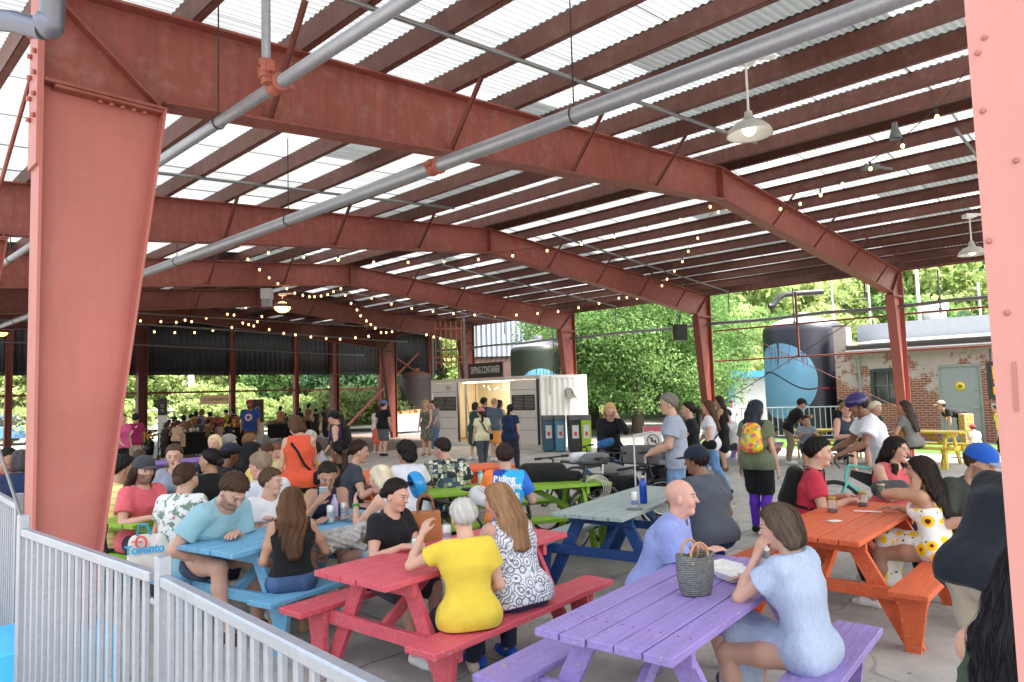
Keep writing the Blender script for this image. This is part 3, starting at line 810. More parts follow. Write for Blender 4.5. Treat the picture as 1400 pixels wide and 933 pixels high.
        if hkind in ('pony', 'bun'):
            Hq = Sdf()
            if hkind == 'bun': Hq.ell(hpnt(0,-.115,.035 if (len(hair) > 2 and hair[2] == 'high') else -.02), Hm, V3(.042,.04,.042)*hs, k=.01)
            else:
                p0 = hpnt(0,-.10,.02); p1 = hpnt(0,-.15,-.04); p2 = hb-ff*.12*s-V3(0,0,.10)*s; p3 = p2-V3(0,0,.16)*s-ff*.01
                Hq.seg(p0, p1, .024*hs, .032*hs, k=.02); Hq.seg(p1, p2, .032*hs, .032*hs, k=.02); Hq.seg(p2, p3, .03*hs, .01*hs, k=.02)
            put('ponytail' if hkind == 'pony' else 'hair_bun', Hq, hair_mat(hcol, hcol, .5), attr='st', disp=fold(seed, .003, 60, 20))
    for e in extra:
        if e[0] == 'cap':
            Cq = Sdf(); Cq.ell(hpnt(0,-.012,.036), Hm, V3(.094,.113,.098)*hs+vox*.3, k=.01)
            def cz(X, Y, Z): return (.028-((X-hc[0])*Hm[0,2]+(Y-hc[1])*Hm[1,2]+(Z-hc[2])*Hm[2,2])/hs)*hs
            Cq.cuts.append(cz); put('cap', Cq, cloth('cap', hexc(e[1]), .4), vx=max(vox*.8, .006))
            sg = -1 if len(e) > 2 and e[2] == 'back' else 1
            Bq = Sdf(); Bq.ell(hpnt(0,.115*sg,.036), Hm, V3(.062,.075,.009)*hs+vox*.2, k=.01)
            o = put('cap_peak', Bq, cloth('cap', hexc(e[3] if len(e) > 3 else e[1]), .4), vx=max(vox*.6, .005))
        elif e[0] == 'helmet':
            Cq = Sdf(); Cq.ell(hpnt(0,-.01,.05), Hm, V3(.102,.132,.098)*hs+vox*.3, k=.01)
            for q in (-2,-1,0,1,2): Cq.ell(hpnt(q*.034,.0,.15), Hm, V3(.009,.11,.04)*hs, k=.008, sub=True)
            def cz2(X, Y, Z): return (.018-((X-hc[0])*Hm[0,2]+(Y-hc[1])*Hm[1,2]+(Z-hc[2])*Hm[2,2])/hs)*hs
            Cq.cuts.append(cz2); put('helmet', Cq, plain('helmet_shell', hexc(e[1]), .2), vx=max(vox*.7, .006))
            sb = MB(); 
            for sg in (1,-1): sb.tube([hpnt(sg*.082,.01,.02), hpnt(sg*.07,.03,-.07), hpnt(0,.05,-.118)], .004, 5)
            sb.build('helmet_strap', cloth('strap', (.01,.01,.012,1), .2), root)
        elif e[0] == 'hat':
            Cq = Sdf(); Cq.ell(hpnt(0,-.01,.05), Hm, V3(.098,.115,.095)*hs, k=.01); Cq.ell(hpnt(0,-.0,.03), Hm, V3(.14,.155,.014)*hs, k=.02); 
            def cz(X, Y, Z): return (.02-((X-hc[0])*Hm[0,2]+(Y-hc[1])*Hm[1,2]+(Z-hc[2])*Hm[2,2])/hs)*hs
            Cq.cuts.append(cz); put('hat', Cq, cloth('cap', hexc(e[1]), .4))
        elif e[0] == 'glasses':
            g = MB(); Mh = Matrix(Hm.tolist())
            for sg in (1,-1):
                g.ring(hpnt(sg*.032,.099,.002), .019*hs, .0017, Mh @ Vector((0,1,0)), 18, 5)
                g.tube([hpnt(sg*.052,.097,.006), hpnt(sg*.08,.0,.006)], .0016, 5)
            g.tube([hpnt(-.012,.1,.006), hpnt(.012,.1,.006)], .0016, 5)
            g.build('glasses', plain('glasses_frame', hexc(e[1]), .3, .5), root)
        elif e[0] == 'strapbag':    # cross-body strap and bag
            g = MB(); sg = e[2] if len(e) > 2 else 1
            off = ff*(.125*s*bb+.01)
            bo_ = .118*s*(.4+.6*bb)+loose
            pts = [N+rr*-sg*.085*s+u*.03*s, N+rr*-sg*.07*s-ff*(bo_-.02)-u*.07*s, Cc-ff*bo_-rr*sg*.01*s, Wst-ff*(bo_+.005)+rr*sg*.07*s, P+rr*sg*(.175*s*bb)-ff*.06*s+u*.06]
            for i in range(4): g.bar(pts[i], pts[i+1], .028, .010, up=tuple(-ff))
            pts2 = [N+rr*-sg*.09*s, N+rr*-sg*.05*s+ff*.12*s-u*.10*s, Wst+ff*(.14*s*bb)+rr*sg*.08*s, P+rr*sg*(.19*s*bb)+ff*.04*s+u*.05]
            for i in range(3): g.bar(pts2[i], pts2[i+1], .03, .006, up=tuple(ff))
            g.build('bag_strap', cloth('strap', hexc(e[1]), .3), root)
            q = Sdf(); q.seg(P+rr*sg*.215*s*bb-ff*.07, P+rr*sg*.215*s*bb+ff*.07, .055, k=.02, L=u, st=1.5); put('shoulder_bag', q, cloth('bag', hexc(e[1]), .5))
        elif e[0] == 'backpack':
            q = Sdf(); q.seg(Wst-ff*(.17*s*bb)+u*.02, N-ff*(.15*s)-u*.06*s, .085*s, .07*s, k=.03, L=rr, st=1.6)
            put('backpack', q, col_of(e[1]), disp=fold(seed+9, .006))
            g = MB()
            for sg in (1,-1):
                g.bar(N+rr*sg*.09*s-ff*.10*s+u*.01*s, N+rr*sg*.10*s+ff*.07*s+u*.035*s, .045, .01); g.bar(N+rr*sg*.10*s+ff*.07*s+u*.03*s, Wst+rr*sg*.13*s+ff*.13*s*bb, .045, .01, up=tuple(ff))
                g.bar(Wst+rr*sg*.13*s+ff*.13*s*bb, Wst+rr*sg*.17*s*bb-ff*.1*s, .025, .008, up=tuple(rr))
            g.build('backpack_strap', cloth('strap', hexc(e[2] if len(e) > 2 else '141414'), .3), root)
        elif e[0] == 'straps':      # thin shoulder straps of a top
            g = MB()
            for sg in (1,-1):
                pts = [N+rr*sg*.075*s-u*.14*s+ff*.112*s, N+rr*sg*.085*s+u*.005*s+ff*.02*s, N+rr*sg*(.05 if len(e) > 2 else .08)*s-u*.15*s-ff*.108*s*(.4+.6*bb)]
                mid = [pts[0], N+rr*sg*.08*s+ff*.085*s-u*.05*s, pts[1], N+rr*sg*.07*s-ff*.085*s-u*.05*s, pts[2]]
                g.tube(mid, .0075, 5)
            g.build('shirt_strap', cloth('strap', hexc(e[1]), .3), root)
        elif e[0] == 'phone':
            g = MB(); w = js[1][1]; w2 = js[1][0]; f = nz(w-w2); c = w+f*.10*s+V3(0,.0,.03)
            M = Matrix.Rotation(R(-50), 3, 'X'); g.cbox(c, (.075,.008,.15), .003, M=M); g.build('phone', plain('phone_body', (.6,.6,.66,1), .25), root)
        elif e[0] == 'leggings':
            q = Sdf(); q.p += B.pick('th2', infl=.008+vox*.3)+B.pick('sh', infl=.008+vox*.3); q.cuts.append(lambda X, Y, Z: .11*s-Z); put('leggings', q, cloth('leggings', hexc(e[1]), .5))
        elif e[0] == 'band':
            g = MB(); w = js[e[2]][1]; w2 = js[e[2]][0]; f = nz(w-w2); g.ring(w-f*.02, .031*s, .006, f, 16, 5, 2); g.build('wristband', cloth('band', hexc(e[1]), .3), root)
    info = dict(root=root, B=B, N=N, P=P, u=u, rr=rr, ff=ff, s=s, hc=hc, Hm=Hm, js=js, lg=lg, base=base, s_raw=s_raw, C=Cc, W=Wst, bb=bb, lbl=label)
    PEOPLE.append((px, py, d, s_raw, label))
    return info
PEOPLE = []
def hair_strands(ho, root, hc, Hm, hs, kind, mat, seed, d):
    me = ho.data; n = len(me.vertices); V = np.empty(n*3, np.float32); me.vertices.foreach_get('co', V); V = V.reshape(-1, 3)
    N = np.empty(n*3, np.float32); me.vertices.foreach_get('normal', N); N = N.reshape(-1, 3)
    r = np.random.RandomState(seed); ns = int({'long': 3400, 'lob': 3000, 'bob': 2600, 'curly': 2600}.get(kind, 1900)*(1 if d < 6 else .6)); ns = min(ns, n)
    ids = r.choice(n, ns, replace=False); up = Hm[:, 2]; crown = hc + Hm @ (V3(0, -.05, .10)*hs)
    # nearest lookups through a coarse grid
    from mathutils.kdtree import KDTree
    kd = KDTree(n)
    for i in range(n): kd.insert(V[i], i)
    kd.balance()
    down = kind in ('long', 'lob', 'bob'); L = {'long': .11, 'lob': .10, 'bob': .08, 'curly': .05, 'pony': .05, 'bun': .05}.get(kind, .028)*hs; K = 4
    w = .0011 if d < 6 else .0017; P = []; Q = []; st = []
    for q, i in enumerate(ids):
        p = V[i].astype(float); nn = N[i].astype(float); c = len(P); off = .001+r.rand()**2*.006; j = r.randn(3)*.16
        if off > .004 and kind not in ('curly',): off *= 1.3
        for k in range(K+1):
            g = -V3(0,0,1) if down else ((p-crown) if kind not in ('bun', 'pony') else (hc + Hm @ (V3(0,-.11,.0)*hs) - p))
            g = nz(g)+j; t = nz(g-nn*(g@nn)); sd = nz(np.cross(t, nn))*w*(1 if k < K else .3)
            o = p + nn*off*(.3+.7*k/K); P += [o-sd, o+sd]; s3 = (o-hc) @ Hm; st.append(s3); st.append(s3)
            if k < K: Q.append((c+2*k, c+2*k+1, c+2*k+3, c+2*k+2))
            p2 = p + t*L/K; co, ix, _ = kd.find(p2); nn = nz(.5*nn+.5*N[ix]); p = np.array(co)*.7+p2*.3
    o = raw('hair_strands', P, np.array(Q), mat, root, smooth=True); st = np.array(st); a = o.data.attributes.new('st', 'FLOAT_VECTOR', 'POINT')
    st = np.stack([np.arctan2(st[:,0], -st[:,1])*.1+r.rand(ns).repeat(2*(K+1))*.03, np.hypot(st[:,0], st[:,1])*.3, st[:,2]], 1); a.data.foreach_set('vector', st.astype(np.float32).ravel())
# ------------------------------------------------------------------ light and sky
world = bpy.data.worlds.new("World"); sc.world = world; world.use_nodes = True
wn = world.node_tree; bg = wn.nodes['Background']; sky = wn.nodes.new('ShaderNodeTexSky'); sky.sky_type = 'NISHITA'
SUN_EL, SUN_AZ = R(56), R(118)          # azimuth clockwise from the view direction
sky.sun_disc = False; sky.sun_elevation = SUN_EL; sky.sun_rotation = SUN_AZ; sky.air_density = 1.6; sky.dust_density = 4.0; sky.ozone_density = 1.5
hs_ = wn.nodes.new('ShaderNodeHueSaturation'); hs_.inputs['Saturation'].default_value = .45
wn.links.new(sky.outputs[0], hs_.inputs['Color']); wn.links.new(hs_.outputs[0], bg.inputs[0]); bg.inputs[1].default_value = .15
sl = bpy.data.lights.new('sun', 'SUN'); sl.energy = 3.6; sl.angle = R(12); sl.color = (1, .95, .88)
so = bpy.data.objects.new('sun', sl); col.objects.link(so)
sd_ = Vector((math.sin(SUN_AZ)*math.cos(SUN_EL), math.cos(SUN_AZ)*math.cos(SUN_EL), math.sin(SUN_EL)))
so.rotation_euler = sd_.to_track_quat('Z', 'Y').to_euler(); so.location = (0, 0, 30)
sc.view_settings.view_transform = 'Standard'; sc.view_settings.look = 'None'; sc.view_settings.exposure = 2.2; sc.view_settings.gamma = 1
sc.cycles.max_bounces = 6; sc.cycles.diffuse_bounces = 4; sc.cycles.transmission_bounces = 6; sc.cycles.transparent_max_bounces = 8; sc.cycles.glossy_bounces = 3
sc.cycles.use_denoising = True; sc.cycles.caustics_reflective = False; sc.cycles.caustics_refractive = False
sc.cycles.sample_clamp_indirect = 6

# ------------------------------------------------------------------ materials of the place
RED = steel_paint('red_steel', (.25, .064, .046, 1), .35, .25)
PINK = steel_paint('pale_red_steel', (.40, .130, .108, 1), .08, .14)
DKRED = steel_paint('dark_shaded_red_steel', (.16, .045, .032, 1), .5, .15)  # dark red parts; the far frames wear it as painted-in shade
PURL = steel_paint('purlin_steel', (.13, .048, .036, 1), .5, .18)
GALV = galv('galvanised_pipe', (.36, .38, .42, 1)); GALVF = galv('galvanised_fence', (.38, .41, .47, 1)); GALVD = galv('old_conduit', (.22, .22, .22, 1), .3)
BLACKM = plain('black_metal', (.02, .02, .022, 1), .4); WHITEM = plain('white_enamel', (.7, .7, .68, 1), .35)
def concrete():
    m = NT('concrete_floor'); v = m.coord()
    n = m.noise(v, .35, 8, .62); n2 = m.noise(v, 2.4, 8, .68); n3 = m.noise(v, 60, 3, .6)
    base = m.mix(m.ramp(n, [(.3, (0,0,0)), (.7, (1,1,1))]), (.335, .32, .298, 1), (.48, .455, .42, 1))
    base = m.mix(m.ramp(n2, [(.42, (0,0,0)), (.62, (.7,.7,.7))]), base, (.22, .215, .21, 1))
    base = m.mix(m.math('MULTIPLY', n3, .45), base, (.52, .50, .47, 1))
    # slab joints
    sep = m.n('ShaderNodeSeparateXYZ'); m.lk(m.coord('Object', (1,1,1)), sep.inputs[0])
    wob = m.math('MULTIPLY', m.noise(v, 1.5, 4), .06)
    def joint(o, per, w, off):
        f = m.math('FRACT', m.math('DIVIDE', m.math('ADD', m.math('ADD', o, wob), off), per)); return m.math('LESS_THAN', f, w/per)
    j = m.math('MAXIMUM', joint(sep.outputs[0], 4.9, .022, 1.35), joint(sep.outputs[1], 5.235, .022, .9))
    base = m.mix(m.math('MULTIPLY', j, .6), base, (.07, .06, .055, 1))
    cr = m.n('ShaderNodeTexVoronoi', feature='DISTANCE_TO_EDGE'); vv = m.n('ShaderNodeVectorMath', operation='ADD'); m.lk(v, vv.inputs[0])
    nn = m.n('ShaderNodeTexNoise'); m.lk(v, nn.inputs['Vector']); nn.inputs['Scale'].default_value = 1.2; m.lk(nn.outputs['Color'], vv.inputs[1]); m.lk(vv.outputs[0], cr.inputs['Vector']); cr.inputs['Scale'].default_value = .35
    c = m.math('LESS_THAN', cr.outputs['Distance'], .004); base = m.mix(m.math('MULTIPLY', c, .35), base, (.08, .075, .07, 1))
    so2 = m.ramp(m.noise(v, 1.3, 5, .75), [(.56, (0,0,0)), (.66, (1,1,1))]); base = m.mix(m.math('MULTIPLY', so2, .45), base, (.16, .155, .15, 1))
    gs = m.n('ShaderNodeTexVoronoi'); m.lk(v, gs.inputs['Vector']); gs.inputs['Scale'].default_value = 3.2; base = m.mix(m.math('MULTIPLY', m.math('LESS_THAN', gs.outputs['Distance'], .05), .7), base, (.09, .085, .08, 1))
    sp = m.ramp(m.noise(v, 9, 5, .8), [(.72, (0,0,0)), (.76, (1,1,1))]); base = m.mix(m.math('MULTIPLY', sp, .5), base, (.55, .54, .5, 1))
    m.set(color=base, rough=.75, spec=.3)
    m.bump(m.math('SUBTRACT', m.math('ADD', n3, n2), m.math('MULTIPLY', j, 2.0)), .006, .5)
    return m.m
def grounds(name, c1, c2, sc1=.6, sc2=25.0, b=.4):
    m = NT(name); v = m.coord(); n = m.noise(v, sc1, 7, .65); n3 = m.noise(v, sc2, 4, .7)
    base = m.mix(n, c1, c2); base = m.mix(m.math('MULTIPLY', n3, .5), base, mul(c1, .55)); m.set(color=base, rough=.9, spec=.2); m.bump(n3, .02, b); return m.m
def sheet(name, V, mat, lift=0.0, kind='structure'):
    n = len(V); o = raw(name, [(x, y, lift) for x, y in V], [tuple(range(n))], mat); o.rotation_euler.z = BETA; return tag(o, kind=kind)
# everything is drawn in building coordinates (a across the frames, b along the purlins), rotated by BETA
sheet('ground', [(-500, -500), (500, -500), (500, 500), (-500, 500)], grounds('outside_ground', (.25, .235, .21, 1), (.36, .34, .31, 1)))
sheet('floor', [(.3, -6), (20.2, -6), (20.2, 33), (.3, 33)], concrete(), .004)
pav = NT('brick_paving'); v = pav.coord(); br = pav.n('ShaderNodeTexBrick'); pav.lk(v, br.inputs['Vector']); br.inputs['Scale'].default_value = 4; br.inputs['Color1'].default_value = (.20, .11, .085, 1); br.inputs['Color2'].default_value = (.15, .09, .07, 1); br.inputs['Mortar'].default_value = (.10, .08, .07, 1)
pn = pav.noise(v, .5, 6); pav.set(color=pav.mix(pav.math('MULTIPLY', pn, .5), br.outputs[0], (.22, .18, .15, 1)), rough=.8)
sheet('brick_path', [(.3, 21.2), (20.2, 19.6), (20.2, 33), (.3, 33)], pav.m, .008)
gm = grounds('lawn_turf', (.07, .15, .035, 1), (.12, .22, .05, 1), 1.2, 60)
sheet('lawn', [(20.4, 3.2), (23.9, 3.2), (23.9, 12.5), (20.4, 12.5)], gm, .012)
wb = sheet('pavement', [(20.2, -20), (24.6, -20), (24.6, 40), (20.2, 40)], grounds('asphalt_yard', (.13, .13, .13, 1), (.20, .195, .185, 1)), .008)

# ------------------------------------------------------------------ the steel frames
ZE, ZR, AM = 4.60, 5.30, 10.1            # top of the rafter at the eave and at the ridge
def rz_top(a):
    return ZE + (ZR-ZE)*(a-AL)/(AM-AL) if a <= AM else ZE + (ZR-ZE)*(AR-a)/(AR-AM)
def rdepth(a):
    t = min(abs(a-AL), abs(AR-a))/(AM-AL); return .66 - .16*t
def make_frame(n, label, mat, left=True, right=True, rafter=True):
    b = B0 + n*BAY; fw = .105 if n >= 0 else .134
    fr = empty('steel_portal', (0, 0, 0), BETA, label, 'steel frame', 'steel portal frames of the shed')
    k = .75
    sides = ([1] if left else []) + ([-1] if right else [])
    for sg in sides:
        o = AL if sg > 0 else AR; kn = 3.95
        def A(x): return o + sg*x
        zt = rz_top(o)
        m = MB(); bot = .26
        m.prism([(A(.012), 0), (A(bot), 0), (A(k), kn), (A(k), kn+.0), (A(.012), kn)], b-.006, b+.006)
        m.build('column_web', mat, fr)
        f = MB(); f.box((A(.006), b, zt/2+.02), (.018, 2*fw, zt+.04)); f.build('column_flange', mat, fr)
        f = MB(); f.bar((A(bot), b, .0), (A(k), b, kn), 2*fw, .018, up=(1,0,0)); f.build('column_flange', mat, fr)
        f = MB(); f.box((A(bot/2), b, .012), (bot+.16, 2*fw+.1, .024)); f.build('base_plate', mat, fr)
        f = MB(); f.prism([(A(.012), kn), (A(k), kn), (A(k), rz_top(A(k))-.012), (A(.012), zt-.01)], b-.006, b+.006); f.build('knee_panel', mat, fr)
        f = MB(); f.box((A(k/2+.02), b, kn+.012), (k-.0, 2*fw*.95, .022)); f.box((A(k/2+.04), b, kn-.014), (k-.08, 2*fw*.9, .02))
        f.bar((A(.1), b-.02, zt-.06), (A(k-.01), b-.02, kn+.05), .07, .014, up=(0,1,0)) if False else f.bar((A(.1), b, zt-.07), (A(k-.02), b, kn+.03), 2*fw*.7, .014)
        f.build('stiffener', mat, fr)
        if n <= 1:
            q = MB()
            for i in range(5):
                for j in (-1, 1): q.lathe([(.0, .0), (.017, .0), (.017, .022), (0, .022)], 8, (A(-.024), b+j*fw*.55, 3.72+i*.14), Matrix.Rotation(-math.pi/2*sg, 3, 'Y'))
            for i in range(5): q.lathe([(.0, .0), (.016, .0), (.016, .018), (0, .018)], 8, (A(.35+i*.07), b-fw*.45, kn-.043), None)
            q.build('bolt', mat, fr)
            if n >= 0: q = MB(); q.box((A(-.012), b, 4.0), (.02, 2*fw*1.02, 1.2)); q.build('splice_plate', mat, fr)
    if rafter:
        w = MB(); N_ = 8
        for (a0, a1) in ((AL, AM), (AM, AR)):
            aa = [a0+(a1-a0)*i/N_ for i in range(N_+1)]
            if a0 == AL: aa[0] = AL+k
            else: aa[-1] = AR-k
            top = [(a, rz_top(a)-.01) for a in aa]; bo = [(a, rz_top(a)-rdepth(a)) for a in aa]
            w.prism(top + bo[::-1], b-.006, b+.006)
        w.build('rafter_web', mat, fr)
        f = MB(); f.bar((AL, b, ZE), (AM, b, ZR), 2*fw, .018); f.bar((AM, b, ZR), (AR, b, ZE), 2*fw, .018); f.build('rafter_flange', mat, fr)
        f = MB()
        for (a0, a1) in ((AL+.75, AM), (AM, AR-.75)):
            f.bar((a0, b, rz_top(a0)-rdepth(a0)), (a1, b, rz_top(a1)-rdepth(a1)), 2*fw, .018)
        f.build('rafter_flange', mat, fr)
        f = MB(); f.box((AM, b, ZR-.26), (.03, 2*fw, .50)); f.build('ridge_plate', mat, fr)
        for a in (2.6, 4.5, 6.4, 8.2, 11.9, 13.7, 15.5, 17.3):     # flange braces up to the purlins
            for sgb in ((-1,) if n >= 0 else ()):
                f = MB(); zb = rz_top(a)-rdepth(a)+.03; f.bar((a, b+sgb*.06, zb), (a+.0, b+sgb*.62, rz_top(a)+.14), .045, .006); f.bar((a+.02, b+sgb*.06, zb), (a+.02, b+sgb*.62, rz_top(a)+.14), .006, .04); f.build('flange_brace', DKRED, fr)
    return fr
make_frame(0, 'nearest red steel frame, its paler left column right beside the grey fence', PINK if False else RED)
make_frame(1, 'second red steel frame counted from the nearest, crossing behind the long pipes', RED)
make_frame(2, 'third red steel frame, right column rising behind the white container', RED)
make_frame(3, 'fourth red steel frame, right leg behind the hanging black shop sign', DKRED)  # this frame and the next take the darker red as painted shade
make_frame(4, 'farthest red steel frame, darkened in colour for the shade before the market stalls', DKRED)
make_frame(-.986, 'close pink steel column at the right edge of the view', steel_paint('close_pink_steel', (.50,.225,.20,1), .04, .08), right=False, rafter=False)
_fr = [o for o in col.objects if o.get('label', '').startswith('close pink')][0]; rd_ = steel_paint('rust_dots', (.40,.15,.12,1), .2, .1)
for px_, py_ in ((1346,52), (1337,73), (1344,152), (1389,220), (1352,330), (1377,428)):
    a_, b_, z_ = onA(px_, py_, AL-.003); q = MB(); q.lathe([(0,-.0), (.0036,0), (.003,.002), (0,.0025)], 10, (AL-.0035, b_, z_), Matrix.Rotation(-math.pi/2, 3, 'Y')); q.build('bolt', rd_, _fr)
a_, b_, z_ = onA(1386, 495, AL-.003); a2, b2, z2 = onA(1390, 562, AL-.003); q = MB(); q.bar((AL-.004, b_, z_), (AL-.004, b2, z2), .004, .001, up=(1,0,0)); q.build('scratch', rd_, _fr)
# nearer left column is lighter than its rafter: give its own paint
for o in list(col.objects):
    if o.name.startswith(('column_', 'splice', 'bolt')) and o.parent and 'nearest red steel frame' in o.parent.get('label', '') and 'second' not in o.parent.get('label', ''):
        o.data.materials[0] = PINK

# ------------------------------------------------------------------ purlins and roof
PA = [1.12, 1.98, 2.86, 3.64, 4.48, 5.38, 6.27, 7.12, 8.01, 8.92, 9.85, 10.36, 11.18, 12.05, 12.95, 13.85, 14.75, 15.65, 16.55, 17.45, 18.35, 19.13]
BE = B0 + 4.35*BAY
for i, a in enumerate(PA):
    m = MB(); z0 = rz_top(a)+.012; h = .20; b0_, b1_ = -5.5, BE
    m.bbox((a-.003, b0_, z0), (a+.003, b1_, z0+h)); m.bbox((a-.003, b0_, z0), (a+.062*(1 if a < AM else -1), b1_, z0+.005)); m.bbox((a-.003, b0_, z0+h-.005), (a+.062*(1 if a < AM else -1), b1_, z0+h))
    o = m.build('roof_purlin', PURL); o.rotation_euler.z = BETA
    side = 'left' if a < AM else 'right'
    k = i+1 if a < AM else len(PA)-i
    ords = ['eave', 'second', 'third', 'fourth', 'fifth', 'sixth', 'seventh', 'eighth', 'ninth', 'tenth', 'ridge']
    tag(o, f'long rusty red channel beam under the {side} roof slope, ' + (f'the {ords[k-1]} one' if k in (1, 11) else f'{ords[k-1]} up from the eave'), 'purlin', 'red purlins under the roof sheets')
def roof_mats():
    out = []
    for name, c, tr, dirt in (('clear_sheet', (.36, .37, .37, 1), 1.0, .5), ('dirty_sheet', (.15, .16, .155, 1), .8, .7), ('metal_sheet', (.16, .155, .15, 1), 0.0, .6)):
        m = NT(name); v = m.coord()
        n = m.noise(m.coord('Object', (1, 7, 1)), 1.1, 6, .7); sp = m.noise(v, 12, 4, .7)
        sep = m.n('ShaderNodeSeparateXYZ'); m.lk(v, sep.inputs[0])
        lap = m.math('LESS_THAN', m.math('FRACT', m.math('DIVIDE', sep.outputs[1], 1.06)), .034)
        rib_shade = m.math('LESS_THAN', m.math('FRACT', m.math('DIVIDE', m.math('ADD', sep.outputs[1], .2), .076)), .12)  # one dark line per corrugation: rib shading put into the sheet colour
        base = m.mix(m.math('MULTIPLY', m.ramp(n, [(.4, (0,0,0)), (.75, (1,1,1))]), dirt), c, mul(c, .45))
        wn_ = m.n('ShaderNodeTexWhiteNoise', noise_dimensions='2D'); cb_ = m.n('ShaderNodeCombineXYZ'); m.lk(m.math('FLOOR', m.math('DIVIDE', sep.outputs[1], 1.06)), cb_.inputs[0]); m.lk(m.math('FLOOR', m.math('DIVIDE', sep.outputs[0], 2.7)), cb_.inputs[1]); m.lk(cb_.outputs[0], wn_.inputs['Vector'])
        base = m.mix(m.math('MULTIPLY', wn_.outputs['Value'], .5), base, mul(c, .35))
        base = m.mix(m.math('MULTIPLY', lap, .9), base, (.035, .037, .037, 1)); base = m.mix(m.math('MULTIPLY', rib_shade, .55), base, (.12, .12, .12, 1))
        if tr:
            t = m.n('ShaderNodeBsdfTranslucent'); m.lk(base, t.inputs[0]); d = m.n('ShaderNodeBsdfDiffuse'); m.lk(base, d.inputs[0])
            mx = m.n('ShaderNodeMixShader'); mx.inputs[0].default_value = .60*tr; m.lk(d.outputs[0], mx.inputs[1]); m.lk(t.outputs[0], mx.inputs[2]); m.lk(mx.outputs[0], m.out.inputs[0])
        else: m.set(color=base, rough=.6, metal=.3)
        out.append(m.m)
    return out
RM = roof_mats()
def roof(name, a_edges, bs, be):
    r = random.Random(3); bb = np.arange(bs, be, .019)
    wave = .0095*np.sin(2*math.pi*bb/.076); V = []; Q = []; MI = []
    for i in range(len(a_edges)-1):
        n0 = len(V)
        for a in (a_edges[i]-.0, a_edges[i+1]+.08):
            z = rz_top(a) + .226 + (.004 if a == a_edges[i] else .0)
            V += [(a, b, z+w) for b, w in zip(bb, wave)]
        L = len(bb)
        sheet_mat = {}
        for j in range(L-1):
            bay = int((bb[j]-B0+BAY*2)//BAY)-2
            cell = (bay, int((bb[j]-bs)//1.06))
            if cell not in sheet_mat:
                am = (a_edges[i]+a_edges[i+1])/2; q = r.random()
                k = 0
                if 7.1 < am < 8.05 or 3.6 < am < 3.9 or 15 < am < 15.7: k = 1 if q < .85 else 0
                elif bay >= 3: k = 2 if (am < 10 or q < .8) else 1
                elif bay == 2: k = 0 if q < (.35 if am < 12 else .6) else (2 if am < 8 else 1)
                elif am > 14.5 and q < .55: k = 1
                elif bay >= 1 and am > 10 and q < .4: k = 1
                elif q < .08: k = 1
                if bay == 2 and am < 4: k = 2
                sheet_mat[cell] = k
            Q.append((n0+j, n0+j+1, n0+L+j+1, n0+L+j)); MI.append(sheet_mat[cell])
    o = raw(name, V, np.array(Q), smooth=True, mats=RM, mi=MI, rz=BETA); tag(o, kind='structure'); return o
ledge = [.85] + [p for p in PA if p < AM-.3] + [AM-.02]
redge = [AM+.02] + [p for p in PA if p > AM+.3] + [19.5]
roof('roof', ledge, -5.6, BE); roof('roof', redge, -5.6, BE)
m = MB(); m.bar((AM, -5.6, ZR+.25), (AM, BE, ZR+.25), .42, .004); m.bar((AM, -5.6, ZR+.1), (AM, BE, ZR+.1), .3, .01); o = m.build('ridge_cap', plain('ridge_metal', (.05,.045,.04,1), .6)); o.rotation_euler.z = BETA; tag(o, 'dark metal cap running along the ridge between both roof slopes', 'ridge cap')
m = MB()
m.bbox((AR+.02, -5.5, ZE+.0), (AR+.08, BE, ZE+.26)); o = m.build('eave_beam', RED); o.rotation_euler.z = BETA; tag(o, 'red steel eave beam along the open right side of the roof', 'eave beam')

# ------------------------------------------------------------------ far hall behind the last frame
FH = B0 + 5*BAY
def wallmat(name, c):
    m = NT(name); v = m.coord(); sep = m.n('ShaderNodeSeparateXYZ'); m.lk(v, sep.inputs[0])
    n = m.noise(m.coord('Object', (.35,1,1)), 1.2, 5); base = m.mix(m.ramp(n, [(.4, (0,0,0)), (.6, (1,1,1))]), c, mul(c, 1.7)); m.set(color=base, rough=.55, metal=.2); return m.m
def corr(name, a0, a1, z0, z1, b, mat, wl=.25, amp=.02, along='a', label=None, cat=None, kind=None):
    n = int((a1-a0)/(wl/8)); V = []; Q = []
    for z in (z0, z1):
        for i in range(n+1):
            a = a0+(a1-a0)*i/n; w = amp*max(-.6, min(.6, math.sin(2*math.pi*a/wl)))/.6
            V.append((a, b+w, z) if along == 'a' else (b+w, a, z))
    for i in range(n): Q.append((i, i+1, n+2+i, n+1+i))
    o = raw(name, V, np.array(Q), mat, rz=BETA)
    so_ = o.modifiers.new('s', 'SOLIDIFY'); so_.thickness = .012
    return tag(o, label, cat, kind=kind)
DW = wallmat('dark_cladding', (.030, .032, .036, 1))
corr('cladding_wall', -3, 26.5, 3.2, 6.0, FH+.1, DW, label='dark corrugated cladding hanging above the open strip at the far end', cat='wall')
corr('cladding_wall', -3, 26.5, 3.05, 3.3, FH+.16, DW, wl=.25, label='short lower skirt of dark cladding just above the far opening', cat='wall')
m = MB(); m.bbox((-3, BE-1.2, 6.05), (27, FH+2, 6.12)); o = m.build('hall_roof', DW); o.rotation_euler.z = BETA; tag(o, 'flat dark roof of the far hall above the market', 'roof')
m = MB(); m.bbox((-3, BE, 5.5), (19.5, BE+.1, 6.1)); o = m.build('hall_fascia', DW); o.rotation_euler.z = BETA; tag(o, 'dark fascia strip between the shed roof and the far hall', 'fascia')
